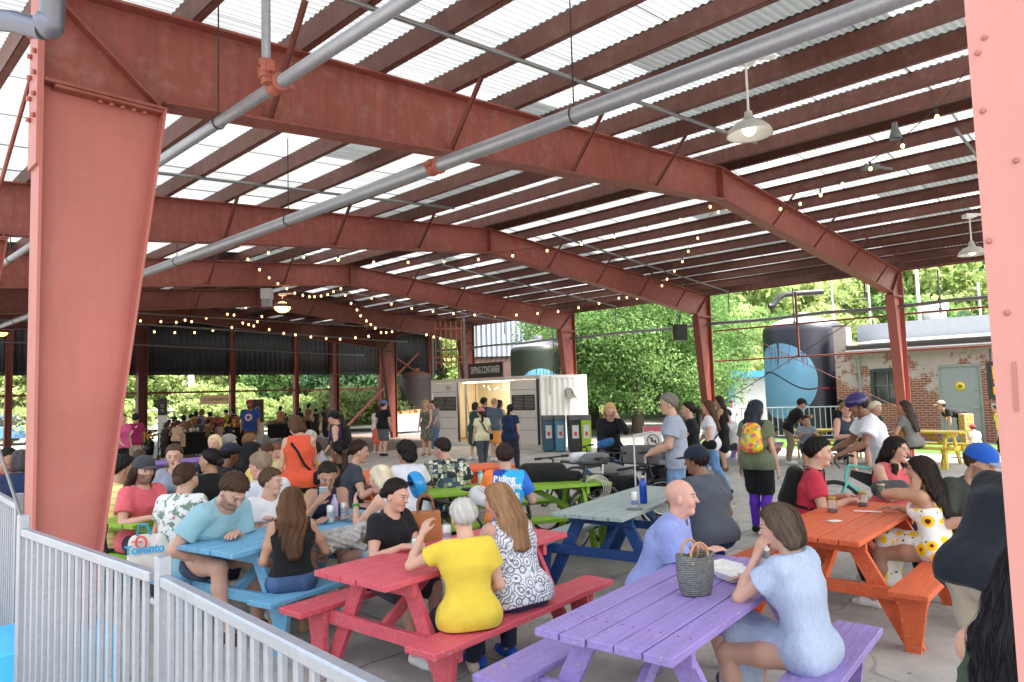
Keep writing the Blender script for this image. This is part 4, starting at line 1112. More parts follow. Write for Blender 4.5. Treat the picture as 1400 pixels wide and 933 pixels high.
for a, w, lb in ((1.0, .36, 'tall dark red post of the far hall, mostly behind the near column'), (AM, .36, 'tall dark red box post left of the flower stall'), (AR-.05, .36, 'tall dark red box post with a crossing brace at its foot')):
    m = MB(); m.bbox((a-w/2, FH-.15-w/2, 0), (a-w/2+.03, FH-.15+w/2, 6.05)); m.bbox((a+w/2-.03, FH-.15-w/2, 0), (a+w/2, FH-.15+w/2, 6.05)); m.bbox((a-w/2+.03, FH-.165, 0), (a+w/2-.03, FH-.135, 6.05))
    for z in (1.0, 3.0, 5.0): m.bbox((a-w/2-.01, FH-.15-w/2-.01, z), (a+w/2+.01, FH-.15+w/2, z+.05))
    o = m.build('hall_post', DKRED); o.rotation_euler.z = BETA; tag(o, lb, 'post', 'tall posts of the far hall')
for a, lb in ((5.6, 'slim red post in the far opening, half behind the near column'), (8.2, 'slim red post in the far opening beside the pink shirt woman'), (14.0, 'slim red post behind the blue shirt man in the far opening'), (17.15, 'slim red post in the far opening above the dark silhouettes'), (22.1, 'slim red post behind the white cloth market table'), (25.5, 'slim red post beside the dark far tank')):
    m = MB(); m.bbox((a-.11, FH-.05, 0), (a-.09, FH+.17, 6)); m.bbox((a+.09, FH-.05, 0), (a+.11, FH+.17, 6)); m.bbox((a-.09, FH+.05, 0), (a+.09, FH+.07, 6))
    o = m.build('wall_post', RED); o.rotation_euler.z = BETA; tag(o, lb, 'post', 'slim posts of the far opening')
m = MB(); m.bbox((-3, FH+.0, 2.26), (26.5, FH+.05, 2.34)); o = m.build('wall_rail', RED); o.rotation_euler.z = BETA; tag(o, 'thin red rail running across the far opening', 'rail')
m = MB(); m.bar((19.3, FH-.4, .1), (24.3, FH-.4, 4.2), .10, .10); o = m.build('diagonal_brace', RED); o.rotation_euler.z = BETA; tag(o, 'thick red diagonal brace rising to the right beside the market table', 'brace')
m = MB(); m.bar((27.5, FH-.5, 1.2), (20.3, FH-.5, 5.3), .08, .08); o = m.build('diagonal_brace', DKRED); o.rotation_euler.z = BETA; tag(o, 'thin dark diagonal brace falling towards the far round tank', 'brace')
# hanging conduits in the dark part
for j, (z, bq, lb) in enumerate(((4.35, BE-3.0, 'pale conduit crossing high in the dark part of the shed'), (3.95, FH-3, 'lower pale conduit crossing before the dark cladding'))):
    m = MB(); m.tube([(-2, bq, z), (8, bq, z+.15), (19, bq, z-.1)], .04, 6); o = m.build('conduit', GALVD); o.rotation_euler.z = BETA; tag(o, lb, 'conduit')

# ------------------------------------------------------------------ pipes
def pipe(pts, r, lb, cat='pipe', mat=None, coup=(), hang=(), n=20, grp=None, cmat=None):
    rt = empty('pipe', (0,0,0), BETA, lb, cat, grp)
    m = MB(); m.tube(pts, r, n); m.build('pipe_run', mat or GALV, rt)
    p0, p1 = Vector(pts[0]), Vector(pts[-1]); d = (p1-p0).normalized()
    for t in coup:
        c = p0.lerp(p1, t); q = MB(); M, _, _ = q.frame(c-d, c+d)
        Mz = M @ Matrix.Rotation(-math.pi/2, 3, 'X')
        q.lathe([(r, -.06), (r+.018, -.06), (r+.018, -.035), (r+.006, -.03), (r+.006, .03), (r+.018, .035), (r+.018, .06), (r, .06)], n, c, Mz)
        for sg in (-1, 1): q.box(c + M @ Vector((sg*(r+.03), 0, 0)), (.05, .07, .03), M=M)
        q.build('coupling', cmat or plain('coupling_red', (.33,.09,.06,1), .5), rt)
    for t in hang:
        c = p0.lerp(p1, t); q = MB(); q.ring(c, r+.006, .005, d, 24, 5)
        zt = rz_top(c[0])+.1; q.tube([c+Vector((0,0,r)), (c[0], c[1], zt)], .006, 5); q.build('hanger', BLACKM, rt)
    return rt
pipe([(4.20, -3, 3.95), (3.58, 26, 3.95)], .062, 'thick galvanised pipe hung under the rafters, the longer and nearer one', coup=(.27,.52,.70), hang=(.215,.36,.47,.62,.8), grp='long galvanised pipes')
pipe([(2.21, -3, 3.90), (1.86, 26, 3.90)], .040, 'galvanised pipe passing behind the top of the near left column', coup=(.245, .42, .62), hang=(.275,.5), grp='long galvanised pipes')
p = onA(364, 112, 2.13); pipe([(2.13, p[1], 3.98), (2.13, p[1]-.0, 4.75)], .03, 'short upright pipe rising from the left long pipe', coup=(.1,))
# small branch pipes (sprinkler lines)
def gab(px, py, z): w = G(px, py, z); return AB(w)
def branch(p0, p1, z0, z1, lb, r=.021, drop=0):
    a0, b0_ = gab(*p0, z0); a1, b1_ = gab(*p1, z1)
    pts = [(a0, (b0_+b1_)/2, z0), (a1, (b0_+b1_)/2, z1)]
    if drop: pts += [(a1+.02, (b0_+b1_)/2, z1-drop)]
    return pipe(pts, r, lb, 'pipe', n=8, hang=(.35, .8) if not drop else (), grp='thin sprinkler branch pipes')
def branchA(a0, a1, b, lb, drop=0, dz=.42):
    f = lambda a: rz_top(a)-.02-(dz-.42)
    pts = [(a0, b, f(a0)), (a1, b, f(a1))]
    if drop: pts += [(a1+.02, b, f(a1)-drop)]
    rt = empty('pipe', (0,0,0), BETA, lb, 'pipe', 'thin sprinkler branch pipes'); m = MB(); m.tube(pts, .022, 8); m.build('pipe_run', GALVD, rt); return rt
branchA(1.5, 9.2, 4.15, 'thin branch pipe crossing above both long pipes in the nearest bay')
branchA(2.2, 8.0, 9.1, 'thin branch pipe crossing the second bay, ends before the ridge')
branchA(3.0, 8.0, 6.6, 'short thin branch pipe just behind the nearest rafter')
branchA(10.8, 18.9, 2.1, 'thin branch pipe under the right slope nearest the pink column', .5)
branchA(11.2, 18.9, 5.9, 'thin branch pipe under the right slope just behind the nearest rafter', .6)
branchA(11.2, 18.9, 9.6, 'thin branch pipe under the right slope of the second bay', .6)
branchA(11.5, 18.9, 13.6, 'thin branch pipe under the right slope of the third bay', .6)
branchA(11.5, 18.9, 18.8, 'thin branch pipe under the right slope before the fourth frame', .5)
branchA(2.5, 18.6, 23.4, 'thin pale branch pipe in the dark bay before the last frame')
pts = [(AR-.12, b, 3.72+.02*math.sin(b*2)) for b in np.arange(-4, 24, 1.0)]
pipe(pts, .045, 'dark conduit running along the tops of the right columns', mat=GALVD, n=8)
for b_ in (4.3, 7.8, 11.4, 16.5):
    m = MB(); m.tube([(AR-.12, b_, 4.5), (AR-.12, b_, 3.45)], .02, 6); m.ball((AR-.12, b_, 3.55), .04, 8, 5); m.ball((AR-.12, b_, 3.78), .05, 8, 5); o = m.build('drop_pipe', GALVD); o.rotation_euler.z = BETA
    tag(o, {4.3: 'short drop pipe on the eave conduit nearest the pink column', 7.8: 'short drop pipe on the eave conduit above the round tank', 11.4: 'short drop pipe on the eave conduit beside the black speaker', 16.5: 'short drop pipe on the eave conduit above the container'}[b_], 'pipe', 'drop pipes on the eave conduit')
# red wind rails and rods of the right side
for z, b1_, lb in ((3.52, 10.3, 'upper thin red rail along the open right side'), (2.62, 10.3, 'lower thin red rail along the open right side')):
    m = MB(); m.tube([(AR+.03, -3, z), (AR+.03, b1_, z)], .025, 8); o = m.build('side_rail', RED); o.rotation_euler.z = BETA; tag(o, lb, 'rail')
m = MB(); m.bbox((AR-.0, 7.76, 2.6), (AR+.05, 7.81, 4.4)); o = m.build('rail_post', RED); o.rotation_euler.z = BETA; tag(o, 'thin red upright hanging between the two side rails', 'post')
for (b0_, z0, b1_, z1, lb) in ((B0+.2, 4.0, B0+BAY+.6, .9, 'thin bracing rod rising to the right across the round tank'), (B0+BAY-.1, 3.9, B0+.2, 1.2, 'thin bracing rod falling to the right across the round tank')):
    m = MB(); m.tube([(AR+.06, b0_, z0), (AR+.06, b1_, z1)], .012, 6); o = m.build('bracing_rod', DKRED); o.rotation_euler.z = BETA; tag(o, lb, 'rod')
m = MB(); m.tube([(AL-.02, B0+.1, 4.0), (AL-.02, B0+BAY-.1, 1.2)], .014, 6); o = m.build('bracing_rod', RED); o.rotation_euler.z = BETA; tag(o, 'thin red bracing rod left of the near left column', 'rod')
m = MB(); m.tube([(AL-.02, B0+BAY-.1, 4.0), (AL-.02, B0+.1, 1.2)], .010, 6); o = m.build('bracing_rod', GALVD); o.rotation_euler.z = BETA; tag(o, 'thin steel cable crossing left of the near left column', 'cable')
# downpipe and gutter box at the top left corner
c = D(20, 30, 3.5); d_ = D(72, 32, 3.5); e = D(70, -60, 3.35)
m = MB(); m.tube([tuple(D(-60, 22, 3.6)), tuple(c), tuple(D(58, 40, 3.5))] , .055, 18); m.ball(tuple(D(66, 34, 3.5)), .072, 16, 10)
m.tube([tuple(D(70, 38, 3.5)), tuple(D(72, 10, 3.48)), tuple(e)], .058, 18); o = m.build('downpipe', galv('lead_grey_pipe', (.20,.21,.26,1), .3)); tag(o, 'grey elbow downpipe above the near left column', 'downpipe')
m = MB(); a_, b_, z_ = .62, 3.4, 4.72; m.bbox((.35, -2, 4.60), (.86, B0-.35, 4.86)); o = m.build('gutter', plain('gutter_grey', (.24,.26,.30,1), .5)); o.rotation_euler.z = BETA; tag(o, 'flat grey gutter along the near left eave', 'gutter')
# ------------------------------------------------------------------ picnic tables
def rot2(v): return np.array([-v[1], v[0]])
TAB = {}
def make_table(key, label, corner, side, hexcol, leghex=None, L=1.86, worn=.5, legs=True, Wd=.72, grp='painted picnic tables', vec=None, cz=.76):
    C0 = G(*corner, cz)[:2]
    e = np.array(vec, float) if vec is not None else G(*side, cz)[:2] - C0
    e = e/np.linalg.norm(e); n = rot2(e)            # n points left of the length direction
    ctr = C0 + e*L/2 + n*Wd/2
    rz = math.atan2(e[1], e[0]); rt = empty('picnic_table', (ctr[0], ctr[1], 0), rz, label, 'picnic table', grp)
    TAB[key] = (ctr, e, n)
    cm = painted_wood('painted_wood', hexc(hexcol), worn); lm = painted_wood('painted_wood', hexc(leghex), worn*.5) if leghex else cm
    r = random.Random(key); zt = cz
    m = MB(); bw = Wd/5
    for i in range(5):
        m.cbox(((r.random()-.5)*.012, -Wd/2+bw*(i+.5), zt-.019+(r.random()-.5)*.003), (L, bw-.009, .038), .004)
    m.build('tabletop', cm, rt)
    m = MB()
    for i in range(5):
        for x in (-L*.36, L*.36):
            for q in (-.03, .03): m.lathe([(0, .0008), (.0045, .0008), (.0055, 0)], 8, (x, -Wd/2+bw*(i+.5)+q, zt+.0015))
    if np.hypot(*ctr) < 8: m.build('screws', DKRED, rt)
    for sg in (1, -1):
        m = MB(); m.cbox((0, sg*.64, .455-.019), (L, .255, .04), .005); m.build('bench', cm, rt)
    for x in (-L*.36, L*.36):
        m = MB(); m.cbox((x, 0, zt-.038-.045), (.04, Wd-.06, .088), .003); m.cbox((x, 0, .37), (.04, 1.42, .088), .003); m.build('cross_beam', lm, rt)
        o = .045 if x < 0 else -.045
        for sg in (1, -1):
            m = MB(); m.bar((x-o, sg*.20, zt-.05), (x-o, sg*.585, 0.0), .042, .10, up=(1,0,0)) if False else None
            P0 = Vector((x+o, sg*.21, zt-.042)); P1 = Vector((x+o, sg*.60, .0)); dy = P1.y-P0.y
            w = .062
            m.prism([(P0.y-w, P0.z), (P0.y+w, P0.z), (P1.y+w, P1.z), (P1.y-w, P1.z)], P0.x-.02, P0.x+.02, 'yz'); m.build('leg', lm, rt)
            m = MB(); m.prism([(sg*.72, .414), (sg*.52, .414), (sg*.56, .0), (sg*.65, .0)][::1], x-o*.95-.019, x-o*.95+.019, 'yz'); m.build('bench_support', lm, rt)
    for sg in (1, -1):
        m = MB(); m.bar((sg*L*.34, 0, .39), (sg*L*.08, 0, zt-.05), .04, .07); m.build('brace', lm, rt)
    return rt
make_table('purple', 'lilac picnic table in front with a woven basket and white trays on it', (921,902), (1071,795), '9c88cc', worn=.6)
make_table('red', 'pinkish red picnic table with a grey haired woman in yellow sitting at it', (527,803), (774,729), 'd65a68', worn=.5)
make_table('sky', 'sky blue picnic table where a man in a pale tee bends his head', (319,758), (503,714), '6cabd0', worn=.6)
make_table('orange', 'bright orange picnic table with glass jars and a plate on it', (1175,742), (1247,700), 'd9643a', worn=.3)
make_table('navy', 'picnic table with pale grey boards and navy blue legs', (851,709), (911,686), 'a3b2b2', '1c4480', worn=.3, L=2.0)
make_table('lime', 'lime green picnic table holding a black bag, a tote hanging below its top', (181,719), (233,708.5), '8cb838', worn=.3)
make_table('lime2', 'lime green picnic table in the middle with a cyclist in a blue jersey', (592,677), (758,665), '8cb838', worn=.3, L=2.2)
make_table('small_orange', 'small far orange picnic table behind the long haired blonde woman', (493,662), (507,658), 'f0703a', worn=.3)
make_table('yellow1', 'yellow picnic table on the lawn before the round tank', (1083,589), (1160,588), 'dcc03c', worn=.2)
make_table('yellow2', 'yellow picnic table by the brick wall with a long haired woman at it', (1186,589), (1262,590.5), 'dcc03c', worn=.2)
make_table('lilac2', 'far lilac picnic table beside the woman in a black dress', (996,592), (1018,590), 'b08fd8', worn=.2, L=1.6)
make_table('lilac3', 'lilac picnic table behind the woman holding her hand to her mouth', (150,640), (262,630), '9a7cc8', worn=.2, L=2.4)
make_table('sky2', 'sky blue picnic table half hidden behind the near left column', (128,706), (150,697), '74b8e4', worn=.3)
make_table('sky3', 'sky blue picnic table between the floral shirt and the grey tee woman', (214,668), (262,656), '8cc6ea', worn=.3)
make_table('yellow3', 'yellow picnic table behind the bald man in a white tee', (300,662), (352,652), 'e8c62a', worn=.2)
make_table('lime3', 'lime green picnic table in the crowd under the standing woman in coral', (352,655), (430,640), 'a5cf34', worn=.2)
make_table('orange3', 'orange picnic table at the far left edge of the view', (12,662), (45,650), 'ee6a36', worn=.2)
make_table('yellow4', 'yellow picnic table end at the left edge below the orange one', (-22,690), (30,676), 'eec22a', worn=.2)
make_table('orange4', 'orange picnic table mostly hidden behind the patchwork shirt man', (560,652), (642,643), 'ee6a3a', worn=.2)
make_table('lime4', 'lime green picnic table beside the bald man, seen only by one corner', (382,690), (410,682), 'b4cf2c', worn=.2)

# ------------------------------------------------------------------ grey bar fence
def fence(P, Q, label, z=1.23, zb=.12, sp=.092, posts=(1, 1), name='bar_fence', mat=None, pw=.05, bw=.024, grp=None):
    P = np.array(P[:2]); Q = np.array(Q[:2]); L = np.linalg.norm(Q-P); rz = math.atan2(Q[1]-P[1], Q[0]-P[0]); mat = mat or GALVF
    rt = empty(name, (P[0], P[1], 0), rz, label, 'fence', grp)
    m = MB(); m.cbox((L/2, 0, z-.02), (L-pw*1.0, .042, .042), .006); m.build('top_rail', mat, rt)
    m = MB(); m.cbox((L/2, 0, zb), (L-pw*1.0, .036, .036), .005); m.build('bottom_rail', mat, rt)
    n = max(1, int(round(L/sp)))
    for i in range(1, n):
        m = MB(); x = L*i/n; m.cbox((x, 0, (z-.04+zb)/2), (bw, .022, z-zb-.03), .003); m.build('bar', mat, rt)
    for i, x in enumerate((0, L)):
        if posts[i]:
            m = MB(); m.cbox((x, 0, (z+.07)/2), (pw, pw, z+.07), .004); m.build('post', mat, rt)
    return rt
zf = 1.23
f0 = G(480, 915, zf); f1 = G(223, 786, zf); f2 = G(32, 722, zf); dv = (f0-f1)/np.linalg.norm(f0-f1)
fence(f1, f0+dv*1.0, 'grey bar fence section running off the lower edge of the view', posts=(1,1), grp='grey bar fence sections')
fence(f2, f1-(f1-f2)/np.linalg.norm(f1-f2)*.06, 'grey bar fence section in front of the near left column', posts=(1,0), grp='grey bar fence sections')
g0 = G(-60, 642, zf); g1 = G(26, 689, zf)
fence(g0, g1, 'grey bar fence section at the left edge behind the near column', posts=(1,1), grp='grey bar fence sections')
fence(G(1000,558,1.1), G(1158,555,1.1), 'silver crowd fence in front of the round tank', z=1.1, sp=.17, name='bar_fence', bw=.03)
pl = MB(); pl.bbox((AL-.36, B0-.32, 0), (AL+.42, B0+.34, .50)); o = pl.build('column_plinth', plain('blue_paint', hexc('3aa3d8'), .6), bevel=.01); o.rotation_euler.z = BETA; tag(o, 'bright blue painted concrete block around the foot of the near left column', 'plinth')

# ------------------------------------------------------------------ container bar
CA, CBb, CW, CL, CH = 17.0, 15.32, 2.4, 5.5, 2.42
crate = empty('shipping_container', (0,0,0), BETA, 'white shipping container turned into a lit bar with two open doors', 'container')
wp = plain('container_white', (.70, .69, .66, 1), .5, 0.0, .06, 3.0); wd = plain('container_door_paint', (.80, .78, .76, 1), .5, 0.0, .08, 2.0)
n = int(CW/.02); V = []; Q = []
for z in (.12, CH-.1):
    for i in range(n+1):
        a = CA+.06+(CW-.12)*i/n; ph = (a*3.6) % 1; w = .03*max(-1, min(1, 3*(abs(ph-.5)*4-1)/2)); V.append((a, CBb+.02+w, z))
for i in range(n): Q.append((i, i+1, n+2+i, n+1+i))
raw('end_wall', V, np.array(Q), wp, crate)
m = MB()
m.bbox((CA, CBb, 0), (CA+CW, CBb+.06, .14)); m.bbox((CA, CBb, CH-.1), (CA+CW, CBb+.06, CH)); m.bbox((CA-.02, CBb-.01, .0), (CA+.07, CBb+.08, CH)); m.bbox((CA+CW-.07, CBb-.01, 0), (CA+CW, CBb+.08, CH))
m.bbox((CA-.015, CBb+.08, 0), (CA+.06, CBb+CL, .16)); m.bbox((CA-.015, CBb+.08, CH-.12), (CA+.06, CBb+CL, CH-.003)); m.bbox((CA-.02, CBb+CL, 0), (CA+.07, CBb+CL+.08, CH))
m.build('corner_frame', wp, crate)
m = MB(); m.bbox((CA+.06, CBb+.1, CH-.06), (CA+CW, CBb+CL, CH-.02)); m.build('roof', wp, crate)
cream = plain('plywood_wall', hexc('dccfae'), .6, 0, .1, 2.0)
m = MB(); m.bbox((CA+CW-.05, CBb+.08, .1), (CA+CW, CBb+CL, CH-.07)); m.bbox((CA+.07, CBb+CL, .1), (CA+CW, CBb+CL+.05, CH-.07)); m.bbox((CA+.07, CBb+.13, .1), (CA+CW-.06, CBb+.16, CH-.07)); m.build('lining', cream, crate)
m = MB(); m.bbox((CA+.06, CBb+.1, .12), (CA+CW, CBb+CL, .17)); m.build('floor_plate', plain('ply_floor', hexc('8a6a44'), .6), crate)
def cb(px): return onA(px, 560, CA)[1]
bR0, bR1, bL0, bL1 = cb(736.5), cb(700), cb(628), cb(594)
for (y0, y1, side) in ((bR0, bR1, 'right'), (bL0, bL1, 'left')):
    d_ = MB(); d_.bbox((CA-.07, y0, .18), (CA-.02, y1, CH-.14)); dr = d_.build('door', wd, crate)
    q = MB()
    for z in (.62, 1.02, 1.42, 1.95): q.bbox((CA-.078, y0+.03, z), (CA-.069, y1-.03, z+.014))
    q.build('seam', plain('seam', (.22,.2,.19,1), .6), dr)
    q = MB(); q.bbox((CA-.09, y0-.05, .16), (CA-.02, y0-.003, CH-.12)); q.build('gasket', BLACKM, dr)
    q = MB(); q.bbox((CA-.095, y0+.10, 1.28), (CA-.072, y1-.10, 1.78)); mb = q.build('menu_board', plain('blackboard', (.018,.018,.02,1), .7), dr)
    q = MB(); rr_ = random.Random(5 if side == 'left' else 9); yw = y1-y0-.26
    for c_ in range(2):
        for k in range(9):
            z = 1.73-k*.047; y = y0+.13+c_*yw/2; x_ = y
            while x_ < y+yw/2-.08:
                l = .02+rr_.random()*.05; q.bbox((CA-.099, x_, z-.012), (CA-.0955, min(x_+l, y+yw/2-.03), z)); x_ += l+.012
    q.build('lettering', plain('chalk', (.55,.54,.5,1), .8), mb)
    if side == 'left': q = MB(); q.bbox((CA-.078, y0+.42, 2.02), (CA-.072, y0+.60, 2.03)); q.bbox((CA-.078, y0+.42, 2.18), (CA-.072, y0+.60, 2.19)); q.bbox((CA-.078, y0+.42, 2.03), (CA-.072, y0+.435, 2.18)); q.bbox((CA-.078, y0+.585, 2.03), (CA-.072, y0+.60, 2.18)); q.bbox((CA-.078, y0+.46, 2.09), (CA-.072, y0+.56, 2.12)); q.build('door_logo', BLACKM, dr)
oakm = plain('counter_wood', hexc('9c6a3c'), .5, 0, .2, 3.0)
m = MB(); m.bbox((CA+.25, bR1+.0, .17), (CA+.75, bR1+1.2, 1.12)); m.bbox((CA+.15, bR1-.0, 1.12), (CA+.85, bR1+1.25, 1.17)); m.build('counter', oakm, crate)
m = MB(); m.bbox((CA+1.0, bL0-.75, .17), (CA+1.4, bL0-.1, 1.0)); m.build('cabinet', oakm, crate)
m = MB()
for z in (1.35, 1.7): m.bbox((CA+CW-.3, bR1-.3, z), (CA+CW-.06, bR1+1.6, z+.03))
sh_ = m.build('shelf', oakm, crate)
rr_ = random.Random(2); q = MB()
for z in (1.38, 1.73):
    for k in range(16): q.lathe([(0,0), (.04,0), (.04,.1+rr_.random()*.08), (.015,.2), (.015,.24), (0,.24)], 8, (CA+CW-.18, bR1-.25+k*.11, z))
q.build('bottles', plain('amber_glass', (.45,.20,.04,1), .2), sh_)
m = MB()
for k in range(26): m.ball((CA+.5+rr_.random()*1.5, bR1+rr_.random()*2.2-.1, 2.15-rr_.random()*.18), .022, 6, 4)
m.build('ceiling_bulbs', emit('bar_bulb', (1,.72,.35,1), 2.5), crate)
m = MB(); m.bbox((CA+.12, bR1+.1, CH-.16), (CA+.3, bL0-.1, CH-.13)); m.build('strip_light', emit('strip_lamp', (1,.85,.6,1), 3), crate)
for k, off in enumerate((.9, 2.3)):
    L_ = bpy.data.lights.new('bar_lamp', 'POINT'); L_.energy = 16; L_.color = (1,.93,.8); L_.shadow_soft_size = .15; lo_ = bpy.data.objects.new('bar_lamp', L_); col.objects.link(lo_); lo_.parent = crate; lo_.location = (CA+1.1, bR1+off-.4, 2.05)
m = MB(); ve = onA(773, 545, 0) ; m.bbox((CA+1.25, CBb-.26, 1.62), (CA+1.62, CBb-.02, 1.98)); m.prism([(CBb-.5, 1.58), (CBb-.26, 1.98), (CBb-.26, 1.95), (CBb-.46, 1.56)], CA+1.25, CA+1.62, 'yz'); m.build('vent_hood', plain('hood_white', (.6,.59,.57,1), .5), crate)
m = MB(); m.tube([(CA+.5, CBb-.02, CH-.05), (CA+.42, CBb-.04, CH-.12), (CA+.42, CBb-.04, 1.75)], .022, 8); m.build('conduit', plain('grey_plastic', (.4,.4,.4,1), .5), crate)
s0, s1 = cb(690), cb(643)
sg_ = MB(); sg_.bbox((CA-.05, s0, CH+.02), (CA-.01, s1, CH+.50)); sgn = sg_.build('sign_board', plain('sign_black', (.03,.026,.024,1), .6), crate)
q = MB(); q.bbox((CA-.06, s0-.03, CH+.0), (CA-.0, s1+.03, CH+.02)); q.bbox((CA-.06, s0-.03, CH+.5), (CA-.0, s1+.03, CH+.52)); q.build('sign_frame', DKRED, sgn)
def text(body, size, loc, xdir, ydir, mat, parent=None, name='lettering', depth=.004, align='CENTER', bold=.0, spacing=1.0, keep=False):
    c = bpy.data.curves.new(name, 'FONT'); c.body = body; c.size = size; c.align_x = align; c.align_y = 'CENTER'; c.extrude = depth/2; c.offset = bold; c.space_character = spacing
    o = bpy.data.objects.new(name, c); col.objects.link(o)
    me = o.to_mesh(); me2 = me.copy(); o.to_mesh_clear()
    bpy.data.objects.remove(o)
    X = Vector(xdir).normalized(); Y = Vector(ydir).normalized(); Z = X.cross(Y); M = Matrix((X, Y, Z)).transposed()
    for v in me2.vertices: v.co = M @ v.co + Vector(loc)
    me2.materials.clear(); me2.materials.append(mat)
    o = bpy.data.objects.new(name, me2); col.objects.link(o)
    if parent: o.parent = parent
    return o
chalk = plain('sign_letters', (.62,.6,.56,1), .7)
def wtext(body, size, loc, parent, mat, **k): return text(body, size, loc, (0,-1,0), (0,0,1), mat, parent, **k)   # reads right for someone looking along +a
t_ = wtext('SIPPING CONTAINER', .26, (CA-.056, (s0+s1)/2, CH+.26), sgn, chalk, bold=.002)
for v in t_.data.vertices: v.co.y = (s0+s1)/2 + (v.co.y-(s0+s1)/2)*.95*((s1-s0)-.2)/2.45; v.co.z = CH+.26+(v.co.z-CH-.26)*1.35

# ------------------------------------------------------------------ bins and the A-board
def bin_(px0, px1, py, d, c, label, front=None):
    w = (px1-px0)/F_PX*d; p = D((px0+px1)/2, py, d); h = 1.12
    rt = empty('waste_bin', (p[0], p[1]+.25, 0), R(5), label, 'bin', 'recycling bins by the container')
    m = MB(); m.prism([(-w/2*.9, .03), (w/2*.9, .03), (w/2, h*.86), (-w/2, h*.86)], -.26, .26); m.build('bin_body', plain('bin_'+c, hexc(c), .5), rt, bevel=.01)
    m = MB(); m.prism([(-.28, h*.865), (.28, h*.865), (.24, h), (-.24, h*1.0)], -w/2*1.02, w/2*1.02, 'yz'); m.build('lid', plain('bin_grey', (.10,.11,.12,1), .5), rt, bevel=.01)
    m = MB(); m.bbox((-w*.28, -.275, .42), (w*.28, -.262, .82)); m.build('poster', plain('bin_poster', (.62,.64,.66,1), .5), rt)
    m = MB(); m.bbox((-w*.13, -.281, .5), (w*.13, -.276, .62)); m.build('poster_print', plain('poster_red', (.6,.08,.06,1), .5), rt)
    return rt
bin_(742, 757, 600, 22.0, '2f5c74', 'dark blue waste bin beside the container corner')
bin_(758, 773, 600, 21.9, '4a88a8', 'lighter blue waste bin with a notice on its front')
bin_(778, 794, 600, 21.6, '262626', 'black waste bin between the blue and the green one')
bin_(794, 808, 600, 21.6, '9cc42c', 'lime green waste bin, rightmost by the container')
p = D(893, 606, 20.0); ab = empty('sign_board', (p[0], p[1], 0), R(6), 'pink and white A-board with a crossed out symbol beside the grey haired cyclist', 'A-board')
tl = Matrix.Rotation(R(-14), 3, 'X')
m = MB(); m.box((0, 0, .40), (.50, .02, .82), M=tl); m.build('panel', plain('board_white', (.66,.64,.64,1), .5), ab)
m = MB(); m.box(tl @ Vector((0,-.014,.33))+Vector((0,0,.4)), (.48, .006, .15), M=tl); m.box(tl @ Vector((0,-.014,-.34))+Vector((0,0,.4)), (.48, .006, .12), M=tl); m.build('band', plain('board_pink', hexc('c04a68'), .5), ab)
m = MB(); m.ring(tl @ Vector((0,-.016,.0))+Vector((0,0,.4)), .17, .012, tl @ Vector((0,1,0)), 24, 5); m.bar(tl @ Vector((-.12,-.016,.12))+Vector((0,0,.4)), tl @ Vector((.12,-.016,-.12))+Vector((0,0,.4)), .02, .01, up=(0,-1,0))
m.box(tl @ Vector((-.03,-.014,.02))+Vector((0,0,.4)), (.05,.008,.14), M=tl); m.box(tl @ Vector((.06,-.014,-.03))+Vector((0,0,.4)), (.04,.008,.10), M=tl); m.build('symbol', BLACKM, ab)
m = MB(); m.bar((.2,.18,.0), (.18,.1,.8), .03, .02); m.bar((-.2,.18,.0), (-.18,.1,.8), .03, .02); m.build('prop_leg', BLACKM, ab)

